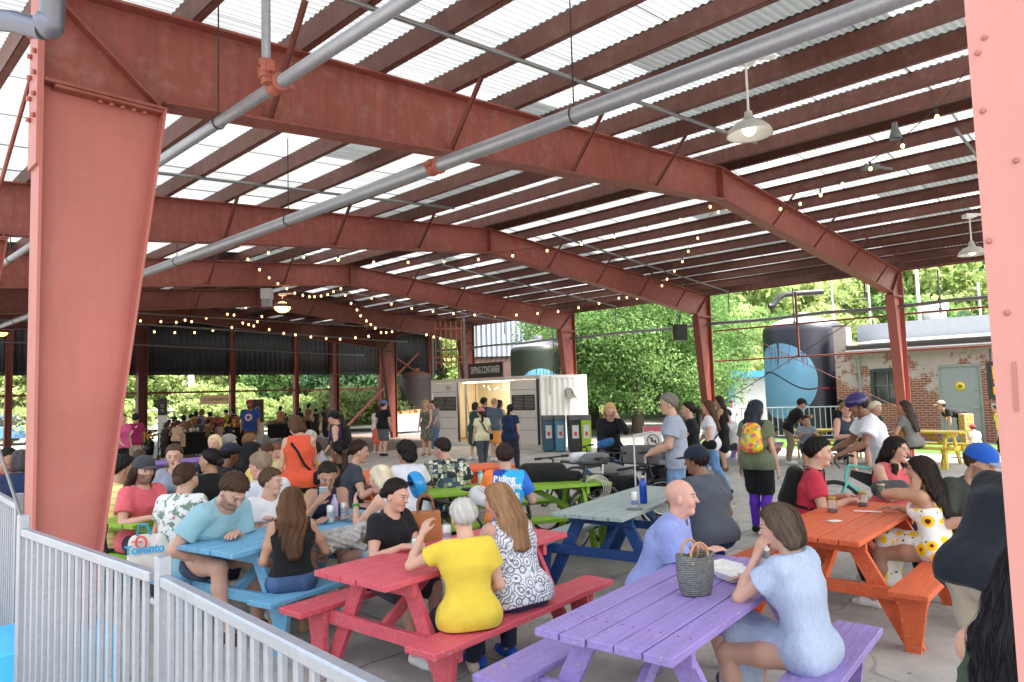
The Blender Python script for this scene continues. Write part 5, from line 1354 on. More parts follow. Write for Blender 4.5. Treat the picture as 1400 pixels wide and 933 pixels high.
# ------------------------------------------------------------------ tanks
def tank(px, d, r, zt, label, mat, domemat, dome=.35):
    p = D(px, 540, d); rt = empty('storage_tank', (p[0], p[1], 0), 0, label, 'tank')
    m = MB(); m.lathe([(r, 0), (r, zt-.25), (r*.985, zt-.12), (r*.93, zt-.02)], 64); m.build('shell', mat, rt)
    m = MB(); m.lathe([(r*.93, zt-.02), (r*.6, zt+dome*.55), (r*.3, zt+dome*.85), (.0, zt+dome)], 48); m.build('dome', domemat, rt)
    m = MB(); m.lathe([(.22, zt+dome*.8), (.22, zt+dome+.12), (0, zt+dome+.12)], 16); m.build('hatch', domemat, rt)
    return rt
def tankmat(base, blue, u0, z0, rad, R_, drips=True, wave=True):
    m = NT('painted_tank'); v = m.coord(); sep = m.n('ShaderNodeSeparateXYZ'); m.lk(v, sep.inputs[0])
    u = m.math('MULTIPLY', m.math('ARCTAN2', sep.outputs[0], m.math('MULTIPLY', sep.outputs[1], -1)), R_); z = sep.outputs[2]
    du = m.math('SUBTRACT', u, u0); dz = m.math('SUBTRACT', z, z0)
    q = m.math('SQRT', m.math('ADD', m.math('POWER', du, 2), m.math('POWER', dz, 2)))
    c = m.math('LESS_THAN', q, rad); n = m.noise(v, 1.5, 5)
    bl = m.mix(n, blue, mul(blue, 1.35)); ba = m.mix(n, base, mul(base, 1.8))
    col_ = m.mix(c, ba, bl)
    st = m.noise(m.coord('Object', (14, 14, .5)), 1.0, 3, .8)
    if drips:
        lim = m.math('ADD', z0+rad*.35, m.math('MULTIPLY', m.math('SUBTRACT', .62, st), 3.0)); dr = m.math('MULTIPLY', m.math('GREATER_THAN', st, .55), m.math('GREATER_THAN', z, lim))
        col_ = m.mix(m.math('MULTIPLY', dr, c), col_, base)
    if wave:
        wv = m.n('ShaderNodeMath', operation='SINE'); m.lk(m.math('MULTIPLY', m.math('ADD', du, 1.3), 2.0), wv.inputs[0])
        l = m.math('LESS_THAN', m.math('ABSOLUTE', m.math('SUBTRACT', dz, m.math('ADD', .0, m.math('MULTIPLY', wv.outputs[0], .32)))), .028)
        col_ = m.mix(m.math('MULTIPLY', l, c), col_, (.01,.012,.03,1))
        l2 = m.math('MULTIPLY', m.math('LESS_THAN', m.math('ABSOLUTE', m.math('ADD', dz, .30)), .018), m.math('GREATER_THAN', du, rad)); fr = m.math('LESS_THAN', m.math('FRACT', m.math('MULTIPLY', u, 2.6)), .75)
        col_ = m.mix(m.math('MULTIPLY', l2, fr), col_, (.5,.03,.05,1))
    m.set(color=col_, rough=.45); return m.m
tank(1102, 25.6, 1.38, 4.0, 'tall dark round tank painted with a big blue moon by the brick wall', tankmat((.009,.009,.017,1), (.10,.23,.36,1), -1.46, 2.0, 1.33, 1.38), plain('tank_dome', (.32,.27,.26,1), .5))
tank(738, 29.5, 1.18, 3.75, 'dark green round tank with a blue arc, behind the container', tankmat((.014,.022,.014,1), (.12,.34,.55,1), .0, 1.75, 1.05, 1.18, True, False), plain('tank_dome2', (.16,.15,.17,1), .5))
tank(569, 39, .90, 3.0, 'rusty brown round tank standing beyond the far opening', plain('rust_tank', (.045,.03,.028,1), .6, 0, .5, 2.0), plain('rust_dome', (.16,.06,.03,1), .7), .25)

# ------------------------------------------------------------------ brick building
AW = 24.6
bk = empty('brick_building', (0,0,0), BETA, 'low brick building with flaking white paint and a grey steel door', 'building')
def brickm():
    m = NT('painted_brick'); v = m.coord('Object', (1,1,1), (0, 0, 0)); sep = m.n('ShaderNodeSeparateXYZ'); m.lk(v, sep.inputs[0])
    cmb = m.n('ShaderNodeCombineXYZ'); m.lk(sep.outputs[1], cmb.inputs[0]); m.lk(sep.outputs[2], cmb.inputs[1]); m.lk(sep.outputs[0], cmb.inputs[2])
    br = m.n('ShaderNodeTexBrick'); m.lk(cmb.outputs[0], br.inputs['Vector']); br.inputs['Scale'].default_value = 1; br.inputs['Brick Width'].default_value = .215; br.inputs['Row Height'].default_value = .075; br.inputs['Mortar Size'].default_value = .007
    br.inputs['Color1'].default_value = (.24,.065,.04,1); br.inputs['Color2'].default_value = (.17,.05,.033,1); br.inputs['Mortar'].default_value = (.38,.33,.29,1)
    n = m.noise(v, 1.3, 7, .68); n2 = m.noise(v, 9, 5, .75)
    hgt = m.math('MULTIPLY', m.math('SUBTRACT', sep.outputs[2], 1.62), .9)
    k = m.math('ADD', m.math('ADD', hgt, m.math('MULTIPLY', m.math('SUBTRACT', n, .5), 6.5)), m.math('MULTIPLY', m.math('SUBTRACT', n2, .5), 1.6))
    msk = m.ramp(k, [(.42, (0,0,0)), (.58, (1,1,1))])
    wht = m.mix(n2, (.46,.40,.385,1), (.25,.19,.165,1)); wht = m.mix(m.math('MULTIPLY', br.outputs['Fac'], .35), wht, (.3,.25,.22,1))
    m.set(color=m.mix(msk, br.outputs[0], wht), rough=.85); m.bump(m.math('SUBTRACT', 1, br.outputs['Fac']), .01, .6); return m.m
BM = brickm()
def wb_(px, py): a, b, z = onA(px, py, AW); return b, z
b_end = 8.35; b_far = -14
d0, d1 = 4.62, 5.76; w0, w1, wz0, wz1 = 6.72, 7.66, 1.22, 2.27; w2, w3, wz2, wz3 = 3.3, 4.45, 1.30, 2.33
m = MB(); x0, x1 = AW, AW+.22
for (y0, y1, z0, z1) in ((w1, b_end, 0, 2.9), (w0, w1, 0, wz0), (w0, w1, wz1, 2.9), (d1, w0, 0, 2.9), (d0, d1, 2.32, 2.9), (w3, d0, 0, 2.9), (w2, w3, 0, wz2), (w2, w3, wz3, 2.9), (b_far, w2, 0, 2.9)): m.bbox((x0, y0, z0), (x1, y1, z1))
m.bbox((AW+.0, b_end, 0), (AW+.5, b_end+.42, 3.75)); m.bbox((AW+.5, b_end, 0), (AW+10, b_end+.22, 2.9)); m.build('wall', BM, bk)
m = MB(); m.bbox((AW-.0, b_end-.02, 3.75), (AW+.55, b_end+.45, 3.80)); m.bbox((AW-.28, b_far, 3.02), (AW+.6, b_end-.05, 3.07)); m.bbox((AW-.25, b_far, 2.9), (AW+.6, b_end-.05, 3.02)); m.build('roof_edge', plain('dark_eave', (.07,.06,.055,1), .7), bk)
m = MB(); m.bar((AW-.30, (b_far+b_end)/2, 3.1), (AW+2.6, (b_far+b_end)/2, 3.34), b_end-b_far-.1, .03, up=(0,0,1)); m.build('roof', plain('metal_roof', (.30,.295,.29,1), .5), bk)
m = MB(); m.bbox((AW+2.6, b_far, 2.9), (AW+10, b_end+.5, 3.95)); m.build('parapet', plain('white_parapet', (.36,.38,.40,1), .6), bk)
m = MB(); m.tube([(AW-.33, b_far, 2.86), (AW-.33, b_end-.05, 2.86)], .06, 10); m.build('gutter', plain('gutter2', (.17,.16,.15,1), .5), bk)
m = MB(); m.tube([(AW-.3, 8.0, 2.85), (AW-.06, 8.0, 2.6), (AW-.06, 8.0, .1)], .05, 10); m.build('drainpipe', plain('grey_pipe', (.22,.23,.24,1), .5), bk)
dm = plain('door_grey', (.235,.255,.265,1), .5)
m = MB(); m.bbox((AW+.05, d0+.05, .02), (AW+.10, d1-.05, 2.25)); dr = m.build('door', dm, bk)
m = MB(); m.bbox((AW+.01, d0, 0), (AW+.12, d0+.05, 2.32)); m.bbox((AW+.01, d1-.05, 0), (AW+.12, d1, 2.32)); m.bbox((AW+.01, d0+.05, 2.25), (AW+.12, d1-.05, 2.32)); m.build('door_frame', dm, dr)
m = MB(); m.lathe([(0,0), (.13,0), (.13,.004), (0,.004)], 24, (AW+.047, (d0+d1)/2+.0, 1.66), Matrix.Rotation(-math.pi/2, 3, 'Y')); m.build('yellow_disc', plain('yellow_sign', (.72,.52,.02,1), .5), dr)
m = MB(); m.bbox((AW+.036, (d0+d1)/2-.07, 1.635), (AW+.041, (d0+d1)/2+.07, 1.685)); m.bbox((AW+.036, (d0+d1)/2-.02, 1.60), (AW+.041, (d0+d1)/2+.02, 1.72)); m.build('disc_mark', plain('disc_mark', (.2,.14,.01,1), .5), dr)
m = MB(); m.tube([(AW+.04, d0+.12, 1.02), (AW-.02, d0+.12, 1.02), (AW-.02, d0+.27, 1.02)], .014, 8); m.bbox((AW+.03, d0+.09, .95), (AW+.049, d0+.15, 1.10)); m.lathe([(0,0), (.035,0), (.03,.02), (0,.02)], 12, (AW+.045, d0+.13, 1.55), Matrix.Rotation(-math.pi/2, 3, 'Y')); m.build('handle', GALV, dr)
dkg = plain('dark_green_frame', (.022,.035,.035,1), .5)
gl = NT('window_glass'); gl.set(color=(.02,.025,.025,1), rough=.08, spec=.8); GLS = gl.m
for (y0, y1, z0, z1, lit) in ((w0, w1, wz0, wz1, 0), (w2, w3, wz2, wz3, 1)):
    m = MB(); t = .09
    m.bbox((AW-.02, y0-.02, z0-.03), (AW+.12, y0+t, z1)); m.bbox((AW-.02, y1-t, z0-.03), (AW+.12, y1+.02, z1)); m.bbox((AW-.02, y0+t, z1-t), (AW+.12, y1-t, z1+.02)); m.bbox((AW-.02, y0+t, z0-.03), (AW+.12, y1-t, z0+t))
    wn_ = m.build('window', dkg, bk)
    m = MB(); m.bbox((AW+.03, (y0+y1)/2-.015, z0+t), (AW+.08, (y0+y1)/2+.015, z1-t)); m.bbox((AW+.032, y0+t, (z0+z1)/2-.015), (AW+.078, y1-t, (z0+z1)/2+.015)); m.build('glazing_bars', plain('bar_paint', (.10,.12,.12,1), .5), wn_)
    m = MB(); m.bbox((AW+.085, y0+t-.01, z0+t-.01), (AW+.095, y1-t+.01, z1-t+.01)); m.build('pane', emit('lit_window', (.85,.38,.06,1), .14) if lit else GLS, wn_)
m = MB(); m.bbox((AW-.05, 4.25, .95), (AW-.003, 4.42, 1.15)); m.build('meter_box', plain('box_grey', (.4,.36,.33,1), .6), bk)
m = MB(); m.tube([(AW-.02, 4.35, 2.75), (AW-.03, 4.36, 2.3), (AW-.02, 4.33, 1.7)], .012, 6); m.ball((AW-.04, 4.33, 1.68), .055, 8, 6); m.build('conduit', plain('dark_wire', (.05,.05,.05,1), .5), bk)
p = onA(1279, 440, AW+3.4); m = MB(); m.lathe([(.0, 3.9), (.34, 3.9), (.34, 4.25), (.42, 4.3), (.42, 4.55), (.2, 4.62), (0, 4.62)], 24, (AW+3.4, p[1], 0)); m.build('roof_vent', plain('vent_white', (.62,.63,.63,1), .5), bk)

# ------------------------------------------------------------------ far sheds, cars, poles
p = D(1028, 540, 33); bs = empty('blue_shed', (p[0], p[1], 0), R(-14), 'small pale shed with blue trim beyond the fence', 'shed')
m = MB(); m.bbox((-1.0, 0, 0), (1.4, 2.4, 2.25)); m.build('wall', plain('shed_white', (.55,.57,.58,1), .6), bs)
m = MB(); m.bbox((-1.25, -.2, 2.25), (1.6, 2.6, 2.55)); m.bbox((-1.05, -.06, 0), (-.75, -.002, 2.25)); m.bbox((-.2, -.04, .9), (.4, -.01, .98)); m.build('trim', plain('shed_blue', hexc('4f9fd0'), .5), bs)
p = D(1031, 540, 48); bs = empty('gable_hut', (p[0], p[1], 0), R(-30), 'weathered gable hut with a red front peeping over the blue shed', 'hut')
m = MB(); m.prism([(-1.2, 0), (1.2, 0), (1.2, 2.2), (0, 4.3), (-1.2, 2.2)], 0, 3.5, 'xz'); m.build('wall', plain('hut_wood', (.35,.33,.31,1), .8), bs)
m = MB(); m.prism([(-.6, 3.2), (.6, 3.2), (0, 4.25)], -.05, -.01, 'xz'); m.build('gable_panel', plain('hut_red', (.35,.06,.04,1), .7), bs)
p = D(690, 500, 40); bs = empty('steel_building', (p[0], p[1], 0), R(8), 'tall building behind the container with pale corrugated upper siding', 'building')
n = 170; V = []; Q = []
for z in (3.95, 6.9):
    for i in range(n+1): x = -2.6+5.6*i/n; V.append((x, .05*math.sin(x*22), z))
for i in range(n): Q.append((i, i+1, n+2+i, n+1+i))
raw('upper_siding', V, np.array(Q), plain('pale_siding', (.38,.42,.50,1), .45, .3), bs)
m = MB(); m.bbox((-2.6, .1, 0.9), (3.0, 1.0, 3.95)); m.build('lower_wall', plain('rust_wall', (.09,.05,.04,1), .7, 0, .5, 1.0), bs)
def rack(px, d, label):
    p = D(px, 500, d); rt = empty('pipe_rack', (p[0], p[1], 0), .1, label, 'pipe rack'); m = MB()
    for i in range(6): m.tube([(-.5+i*.2, 0, 2.8+.1*(i % 3)), (-.5+i*.2, 0, 4.7)], .025, 6)
    for z in (3.1, 3.3, 4.4): m.tube([(-.6, .05, z), (.6, .05, z)], .03, 6)
    m.build('tubes', plain('rust_pipe', (.35,.13,.06,1), .6), rt)
    m = MB(); m.bbox((-.65, -.02, 0), (-.57, .06, 4.8)); m.bbox((.57, -.02, 0), (.65, .06, 4.8)); m.build('rack_post', GALVD, rt)
rack(614, 27, 'old rack of rusty and grey tubes high beside the container')
def carr(px, d, c, label, az):
    p = D(px, 575, d); rt = empty('parked_car', (p[0], p[1], 0), az, label, 'car', 'cars parked beyond the far opening')
    m = MB(); m.prism([(-2.1,.35), (2.1,.35), (2.15,.75), (1.2,.92), (-1.7,.98), (-2.1,.85)], -.85, .85); m.build('body', plain('car_'+c, hexc(c), .25, .3), rt, bevel=.06)
    m = MB(); m.prism([(-1.65,.97), (1.15,.91), (.45,1.42), (-1.1,1.45)], -.72, .72); m.build('cabin', GLS, rt, bevel=.05)
    m = MB(); m.prism([(-1.12,1.44), (.47,1.41), (.35,1.48), (-1.0,1.51)], -.7, .7); m.build('roof', plain('car_'+c, hexc(c), .25, .3), rt)
    for x in (-1.3, 1.35):
        for y in (-.8, .8): m = MB(); m.lathe([(0,-.1), (.32,-.1), (.34,0), (.32,.1), (0,.1)], 18, (x, y, .34), Matrix.Rotation(math.pi/2, 3, 'X')); m.build('wheel', BLACKM, rt)
carr(228, 41, 'd8dade', 'white car seen through the far opening behind the banner', R(10))
carr(205, 47, 'c8ccd2', 'silver car left of the white one beyond the far opening', R(20))
carr(12, 35, '5b7fa8', 'blue grey car at the far left edge beyond the opening', R(30))
def pole(px, d, h, label, r=.12, c=(.55,.55,.55,1), arm=False):
    p = D(px, 540, d); m = MB(); m.tube([(0,0,0), (0,0,h)], [r, r*.75], 10)
    if arm: m.tube([(0,0,h-.4), (.8,0,h), (1.5,0,h-.1)], .05, 6)
    o = m.build('utility_pole', plain('pole_grey', c, .6), loc=(p[0], p[1], 0)); tag(o, label, 'pole')
pole(261, 44, 8, 'pale utility pole seen behind the flower market', .2, (.6,.6,.6,1))
pole(1146, 34, 7.2, 'thin grey pole rising behind the round tank', .05)
pole(1265, 45, 9.5, 'white pole behind the brick building roof', .13, (.65,.65,.65,1)); pole(1197, 45, 8.2, 'thin white pole left of the roof vent', .08, (.6,.6,.6,1)); pole(1349, 46, 8.2, 'thin pole at the right end of the roof', .1, (.6,.6,.6,1))
for k, (y0, y1, zz) in enumerate(((408, 402, 9), (414, 409, 8.6), (425, 421, 8))):
    a_ = D(960, y0+6, 60); b2 = D(1400, y1-14, 60); m = MB(); m.tube([a_, (a_+b2)/2-np.array([0,0,.5]), b2], .03, 5); o = m.build('power_line', GALVD); tag(o, ['topmost thin power line before the wooded hill', 'middle thin power line before the wooded hill', 'lowest thin power line before the wooded hill'][k], 'cable')
# black hose pipe elbow above the tank
m = MB(); m.tube([D(1125,399,24), D(1095,401,24), D(1072,403,24), D(1062,410,24), D(1058,418,24), D(1051,419,24)], .10, 10); o = m.build('duct_elbow', BLACKM); tag(o, 'black bent duct hanging above the round tank', 'duct')

# ------------------------------------------------------------------ lamps, speaker, string lights
def pendant(px, py_top, z_top, drop, label, lit=False, rs=.21, mat=None, estr=6):
    w = G(px, py_top, z_top); rt = empty('pendant_lamp', tuple(w), 0, label, 'lamp', 'pendant lamps under the roof')
    m = MB(); m.box((0,0,-.02), (.17,.14,.06)); m.box((.16,0,0), (.24,.03,.03)); m.build('mount', WHITEM, rt)
    m = MB(); m.tube([(0,0,-.03), (0,0,-drop+.16)], .012, 8); m.build('rod', WHITEM, rt)
    m = MB(); m.lathe([(.035,-drop+.17), (.04,-drop+.12), (.055,-drop+.11), (.06,-drop+.075), (rs*.62,-drop+.055), (rs*.9,-drop+.0), (rs,-drop-.045), (rs*1.02,-drop-.06), (rs*.97,-drop-.055), (rs*.85,-drop+.0), (.07,-drop+.06)], 40); m.build('shade', mat or plain('enamel_shade', (.5,.49,.45,1), .35), rt)
    m = MB(); m.ball((0,0,-drop+.0), .065, 14, 9) if not lit else m.ball((0,0,-drop-.05), rs*.8, 16, 9, (1,1,.7)); m.build('bulb', emit('lamp_warm', (1,.36,.06,1), estr*.3) if lit else emit('lamp_white', (1,.93,.8,1), 1.2), rt)
    return rt
pendant(1019, 80, 5.02, .70, 'white enamel pendant lamp hanging closest, at the upper right')
pendant(1325, 294, 4.62, .62, 'white enamel pendant lamp beside the pink column edge')
pendant(386, 402, 4.75, .32, 'glowing orange lamp hanging at the ridge over the crowd', True, .26, BLACKM, 22)
pendant(2, 440, 4.6, .3, 'glowing orange lamp at the left edge under the dark roof', True, .22, BLACKM, 8)
pendant(447, 462, 5.2, .3, 'small warm lamp before the dark cladding right of the ridge', True, .2, BLACKM, 4)
pendant(362, 458, 5.2, .3, 'small dim warm lamp before the dark cladding under the ridge', True, .14, BLACKM, 2)
w = D(365, 402, 17.5); m = MB(); m.box((0,0,0), (.26,.2,.26)); 
for i in range(-2, 3): m.box((i*.05,0,-.22), (.02,.14,.2))
o = m.build('lamp_ballast', plain('ballast', (.5,.5,.5,1), .5), loc=tuple(w)); tag(o, 'grey finned ballast box hanging left of the glowing orange lamp', 'lamp box')
w = G(1223, 168, 5.0); m = MB(); m.lathe([(0,0), (.03,0), (.035,-.06), (.065,-.15), (.07,-.2), (.06,-.2), (0,-.12)], 20); o = m.build('spot_lamp', plain('spot_grey', (.12,.13,.13,1), .4), loc=tuple(w)); tag(o, 'small dark grey spot lamp fixed under a right slope beam', 'lamp')
w = G(1190, 229, 4.95); m = MB(); m.box((0,0,0), (.22,.12,.06)); m.bar((.1,0,0), (.34,.05,-.02), .03, .03); o = m.build('junction_box', plain('spot_grey', (.12,.13,.13,1), .4), loc=tuple(w)); tag(o, 'flat grey junction box beside the string lights under the right slope', 'junction box')
w = D(930, 455, 18.2); m = MB(); m.cbox((0,0,0), (.30,.26,.42), .01); sp = m.build('hanging_speaker', BLACKM, loc=tuple(w), rz=R(10)); tag(sp, 'black speaker box hanging by the second right column', 'speaker')
m = MB(); m.box((0,-.135,0), (.26,.012,.38)); m.build('grille', plain('grille', (.04,.04,.04,1), .8), sp); m = MB(); m.tube([(0,0,.2), (0,0,.5)], .012, 6); m.build('bracket', BLACKM, sp)
BULB = emit('string_bulb', (1,.50,.18,1), 1.7)
def lights(pts, label):
    P = [Vector(D(x, y, d)) for x, y, d in pts]; rt = empty('string_lights', tuple(P[0]), 0, label, 'string lights', 'warm string lights under the roof')
    o0 = P[0]; m = MB(); m.tube([p-o0+Vector((0,0,.10)) for p in P], .006, 5); m.build('wire', BLACKM, rt)
    for p in P:
        c = p-o0; k = max(1.0, (p.y)/17); b = MB(); b.ball(c, .024*k, 10, 7, (1,1,1.25)); bo = b.build('bulb', BULB, rt)
        s_ = MB(); s_.lathe([(.014,.03), (.016,.09), (0,.10)], 8, c); s_.build('socket', BLACKM, bo)
lights([(1330,100,7.2),(1281,160,8.0),(1234,200,8.8),(1190,231,9.6),(1152,252,10.3),(1122,267,11),(1094,279,11.6),(1067,286,12.2),(1047,289,12.7),(1026,290,13.1),(1010,289,13.4)], 'string lights rising from the nearest rafter to the upper right')
lights([(971,283,13),(983,282,13),(994,285,13.2),(1058,302,14),(1101,314,14.6),(1146,322,15.2),(1191,329,15.8),(1237,334,16.4),(1282,337,17),(1326,338,17.6)], 'string lights running right towards the second pendant lamp')
lights([(982,290,13.4),(966,306,14.2),(954,326,15),(941,344,15.8),(933,358,16.5),(922,371,17.2),(912,382,18),(905,391,18.7),(893,397,19.5),(880,407,20.4),(871,408,20.8),(857,407,21.2),(846,408,21.4),(819,415,21.8),(791,421,22.2)], 'string lights dropping from the nearest rafter to the second right column')
lights([(763,426,22.4),(735,429,22.4),(706,431,22.4),(677,432,22.3),(649,431,22),(620,429,21.6),(592,426,21),(563,422,20.4),(535,416,19.6),(508,408,18.8),(481,400,18)], 'string lights crossing low along the third rafter')
lights([(463,355,15),(511,359,14.9),(558,359,14.8),(607,358,14.6),(654,355,14.4),(701,350,14.2),(748,343,14),(795,334,13.8),(840,324,13.6),(885,313,13.4),(930,301,13.2)], 'string lights running straight across under the second rafter')
lights([(329,334,13.5),(367,346,13.9),(415,352,14.3),(462,356,14.8)], 'short string lights beside the near left column top')
lights([(339,355,14),(355,369,14.8),(368,380,15.6),(380,388,16.4),(392,395,17.2),(403,401,18),(414,404,18.6),(423,406,19),(430,406,19.3),(439,405,19.6),(448,403,19.9),(456,399,20.2),(466,395,20.5)], 'sagging string lights above the glowing orange lamp')
lights([(472,404,20),(480,415,21),(488,424,22),(493,432,23),(501,439,24),(507,444,24.6),(513,449,25.2),(521,455,25.8),(528,455,26),(536,454,26.2),(545,451,26.5)], 'string lights dropping steeply towards the far conduit')
lights([(182,451,25),(211,454,25),(239,455,25),(266,455,25),(291,452,25),(317,448,25),(332,442,24.5),(340,444,24.2),(347,446,24),(352,440,23.6),(358,433,23)], 'far string lights low across the dark cladding on the left')
lights([(192,439,24),(220,440,24),(241,441,24),(253,438,24),(262,440,24),(282,435,24),(311,430,23.5),(320,431,23.4),(336,421,23),(355,413,22.6),(371,421,22.4)], 'far string lights a little higher on the left')
lights([(368,451,25),(388,456,25),(404,458,25),(425,461,25),(446,463,25),(465,464,25),(486,462,25),(504,460,25),(583,458,25),(593,461,25),(602,463,25)], 'far string lights low across the middle of the dark cladding')

# ------------------------------------------------------------------ trees
def leafmat(name, c1, c2, c3, tr=.45):
    m = NT(name); at = m.n('ShaderNodeAttribute', attribute_name='lv'); f = at.outputs['Fac']
    c = m.ramp(f, [(0, c1), (.5, c2), (1, c3)])
    d = m.n('ShaderNodeBsdfDiffuse'); t = m.n('ShaderNodeBsdfTranslucent'); m.lk(c, d.inputs[0]); m.lk(c, t.inputs[0])
    mx = m.n('ShaderNodeMixShader'); mx.inputs[0].default_value = tr; m.lk(d.outputs[0], mx.inputs[1]); m.lk(t.outputs[0], mx.inputs[2]); m.lk(mx.outputs[0], m.out.inputs[0]); return m.m
LM = [leafmat('leaf_bright', (.07,.15,.045), (.16,.28,.09), (.29,.42,.16)), leafmat('leaf_yellow', (.20,.28,.09), (.34,.43,.16), (.48,.52,.25)), leafmat('leaf_dark', (.05,.11,.06), (.11,.20,.10), (.18,.28,.14))]  # yellow and dark leaves paled and greyed, haze put into their colour
BARK = plain('bark', (.10,.075,.055,1), .9)
def crown_mesh(seed, Rr, Hh, nclump, nleaf, ls, z0):
    r = np.random.RandomState(seed); V = []
    th = r.rand(nclump)*6.283; ph = np.arccos(1-1.7*r.rand(nclump)); rad = (.35+.65*r.rand(nclump)**.5)
    cx = np.sin(ph)*np.cos(th)*rad*Rr; cy = np.sin(ph)*np.sin(th)*rad*Rr; cz = z0+Hh*.38+np.cos(ph)*rad*Hh*.55
    cs = (.16+.2*r.rand(nclump))*Rr
    k = np.repeat(np.arange(nclump), nleaf); n = len(k)
    d = r.randn(n, 3); d /= np.linalg.norm(d, axis=1)[:, None]; q = r.rand(n)**.4
    P = np.stack([cx[k], cy[k], cz[k]], 1) + d*(q*cs[k])[:, None]*np.array([1.15,1.15,.75])
    u = r.randn(n, 3); u /= np.linalg.norm(u, axis=1)[:, None]; w = np.cross(u, r.randn(n, 3)); w /= np.linalg.norm(w, axis=1)[:, None]
    s = ls*(.6+.8*r.rand(n))[:, None]
    Vv = np.stack([P-u*s, P+w*s*.45, P+u*s, P-w*s*.45], 1).reshape(-1, 3); Q = np.arange(n*4).reshape(-1, 4)
    lv = np.clip(.5*r.rand(nclump)[k]+.5*r.rand(n), 0, 1)
    return Vv, Q, np.repeat(lv, 4)
def tree_proto(seed, kind, Rr=2.6, Hh=6.0, nclump=70, nleaf=150, ls=.10, trunk=2.0, label='', loc=(0,0,0)):
    rt = empty('leafy_tree', loc, 0, label, 'tree', 'trees around the shed'); r = random.Random(seed)
    m = MB(); m.tube([(0,0,-.3), (.05,.03,trunk), (.1,0,trunk+Hh*.5)], [.16+Rr*.04, .12+Rr*.03, .04], 10)
    for i in range(7):
        a = i*.9+r.random(); z = trunk*.8+i*Hh*.07; m.tube([(.05,0,z), (math.cos(a)*Rr*.4, math.sin(a)*Rr*.4, z+Hh*.14), (math.cos(a)*Rr*.75, math.sin(a)*Rr*.75, z+Hh*.25)], [.07, .045, .015], 6)
    m.build('trunk', BARK, rt)
    V, Q, lv = crown_mesh(seed, Rr, Hh, nclump, nleaf, ls, trunk*.7)
    o = raw('crown', V, Q, LM[kind], rt); a = o.data.attributes.new('lv', 'FLOAT', 'POINT'); a.data.foreach_set('value', lv.astype(np.float32)); return rt
rnd = random.Random(11)
big = tree_proto(1, 0, 3.4, 7.2, 200, 300, .075, 1.6, 'broad bright green tree filling the gap right of the container', tuple(D(870, 540, 30)*np.array([1,1,0])))
def placed(proto, px, d, sc_, label, rz=None, z=0, grp='trees around the shed'):
    c = copy_tree(proto); p = D(px, 540, d); c.location = (p[0], p[1], z); c.scale = (sc_, sc_, sc_*(.9+.25*rnd.random())); c.rotation_euler.z = rnd.random()*6.28 if rz is None else rz
    c['label'] = label; c['group'] = grp; return c
placed(big, 812, 34, .95, 'green tree directly behind the right end of the container'); placed(big, 925, 33, .95, 'green tree behind the hanging black speaker')
pb = tree_proto(2, 1, 3.0, 6.5, 90, 130, .16, 1.8, 'yellow green tree beyond the far opening behind the near column', tuple(D(95, 540, 50)*np.array([1,1,0])))
pd = tree_proto(3, 2, 3.0, 6.5, 90, 130, .15, 1.8, 'dark green tree beyond the far opening beside the rusty tank', tuple(D(525, 540, 46)*np.array([1,1,0])))
pg = tree_proto(4, 0, 3.0, 6.5, 90, 130, .15, 1.8, 'mid green tree beyond the far opening behind the dark silhouettes', tuple(D(400, 540, 50)*np.array([1,1,0])))
for (pr, px, d, s_, lb) in ((pb, 15, 46, 1.1, 'yellow green tree at the far left edge beyond the opening'), (pg, 60, 56, 1.3, 'tall mid green tree left of the near column'), (pd, 150, 62, 1.2, 'dark tree between two paler ones behind the near column'), (pb, 215, 56, 1.2, 'yellow green tree behind the tall banner'), (pd, 215, 66, 1.5, 'dark tree rising behind the silver car'), (pb, 300, 54, 1.2, 'yellow green tree behind the flower market sign'), (pb, 350, 60, 1.3, 'yellow green tree right of the flower market'), (pg, 330, 70, 1.6, 'tall green tree far behind the flower market'), (pb, 440, 52, 1.1, 'yellow green tree left of the tall right post'), (pd, 480, 47, 1.0, 'dark tree right of the tall right post'), (pg, 555, 60, 1.2, 'green tree behind the rusty tank'), (pg, 505, 60, 1.5, 'tall green tree behind the dark ones'), (pb, 610, 55, 1.0, 'yellow green tree seen over the container left door'), (pb, 700, 60, 1.2, 'yellow green tree behind the container sign'), (pg, 775, 45, 1.1, 'green tree behind the third right column')):
    placed(pr, px, d, s_, lb)
ls_ = ['low yellow green bush at the far left edge beyond the opening', 'low green bush behind the pink shirt woman', 'low pale bush behind the flower stall', 'low green bush behind the blue shirt man', 'low pale bush behind the dark silhouettes', 'low dark bush behind the white cloth market table', 'low green bush left of the rusty tank']
sb = tree_proto(6, 1, 1.6, 1.9, 50, 130, .10, .3, ls_[0], tuple(D(40, 540, 36)*np.array([1,1,0]))); sb.name = 'leafy_bush'; sb['category'] = 'bush'
for px, d, lb in ((170, 40, ls_[1]), (285, 42, ls_[2]), (345, 42, ls_[3]), (410, 42, ls_[4]), (470, 40, ls_[5]), (540, 40, ls_[6])):
    c = placed(sb, px, d, 1.0+.4*rnd.random(), lb); c.name = 'leafy_bush'
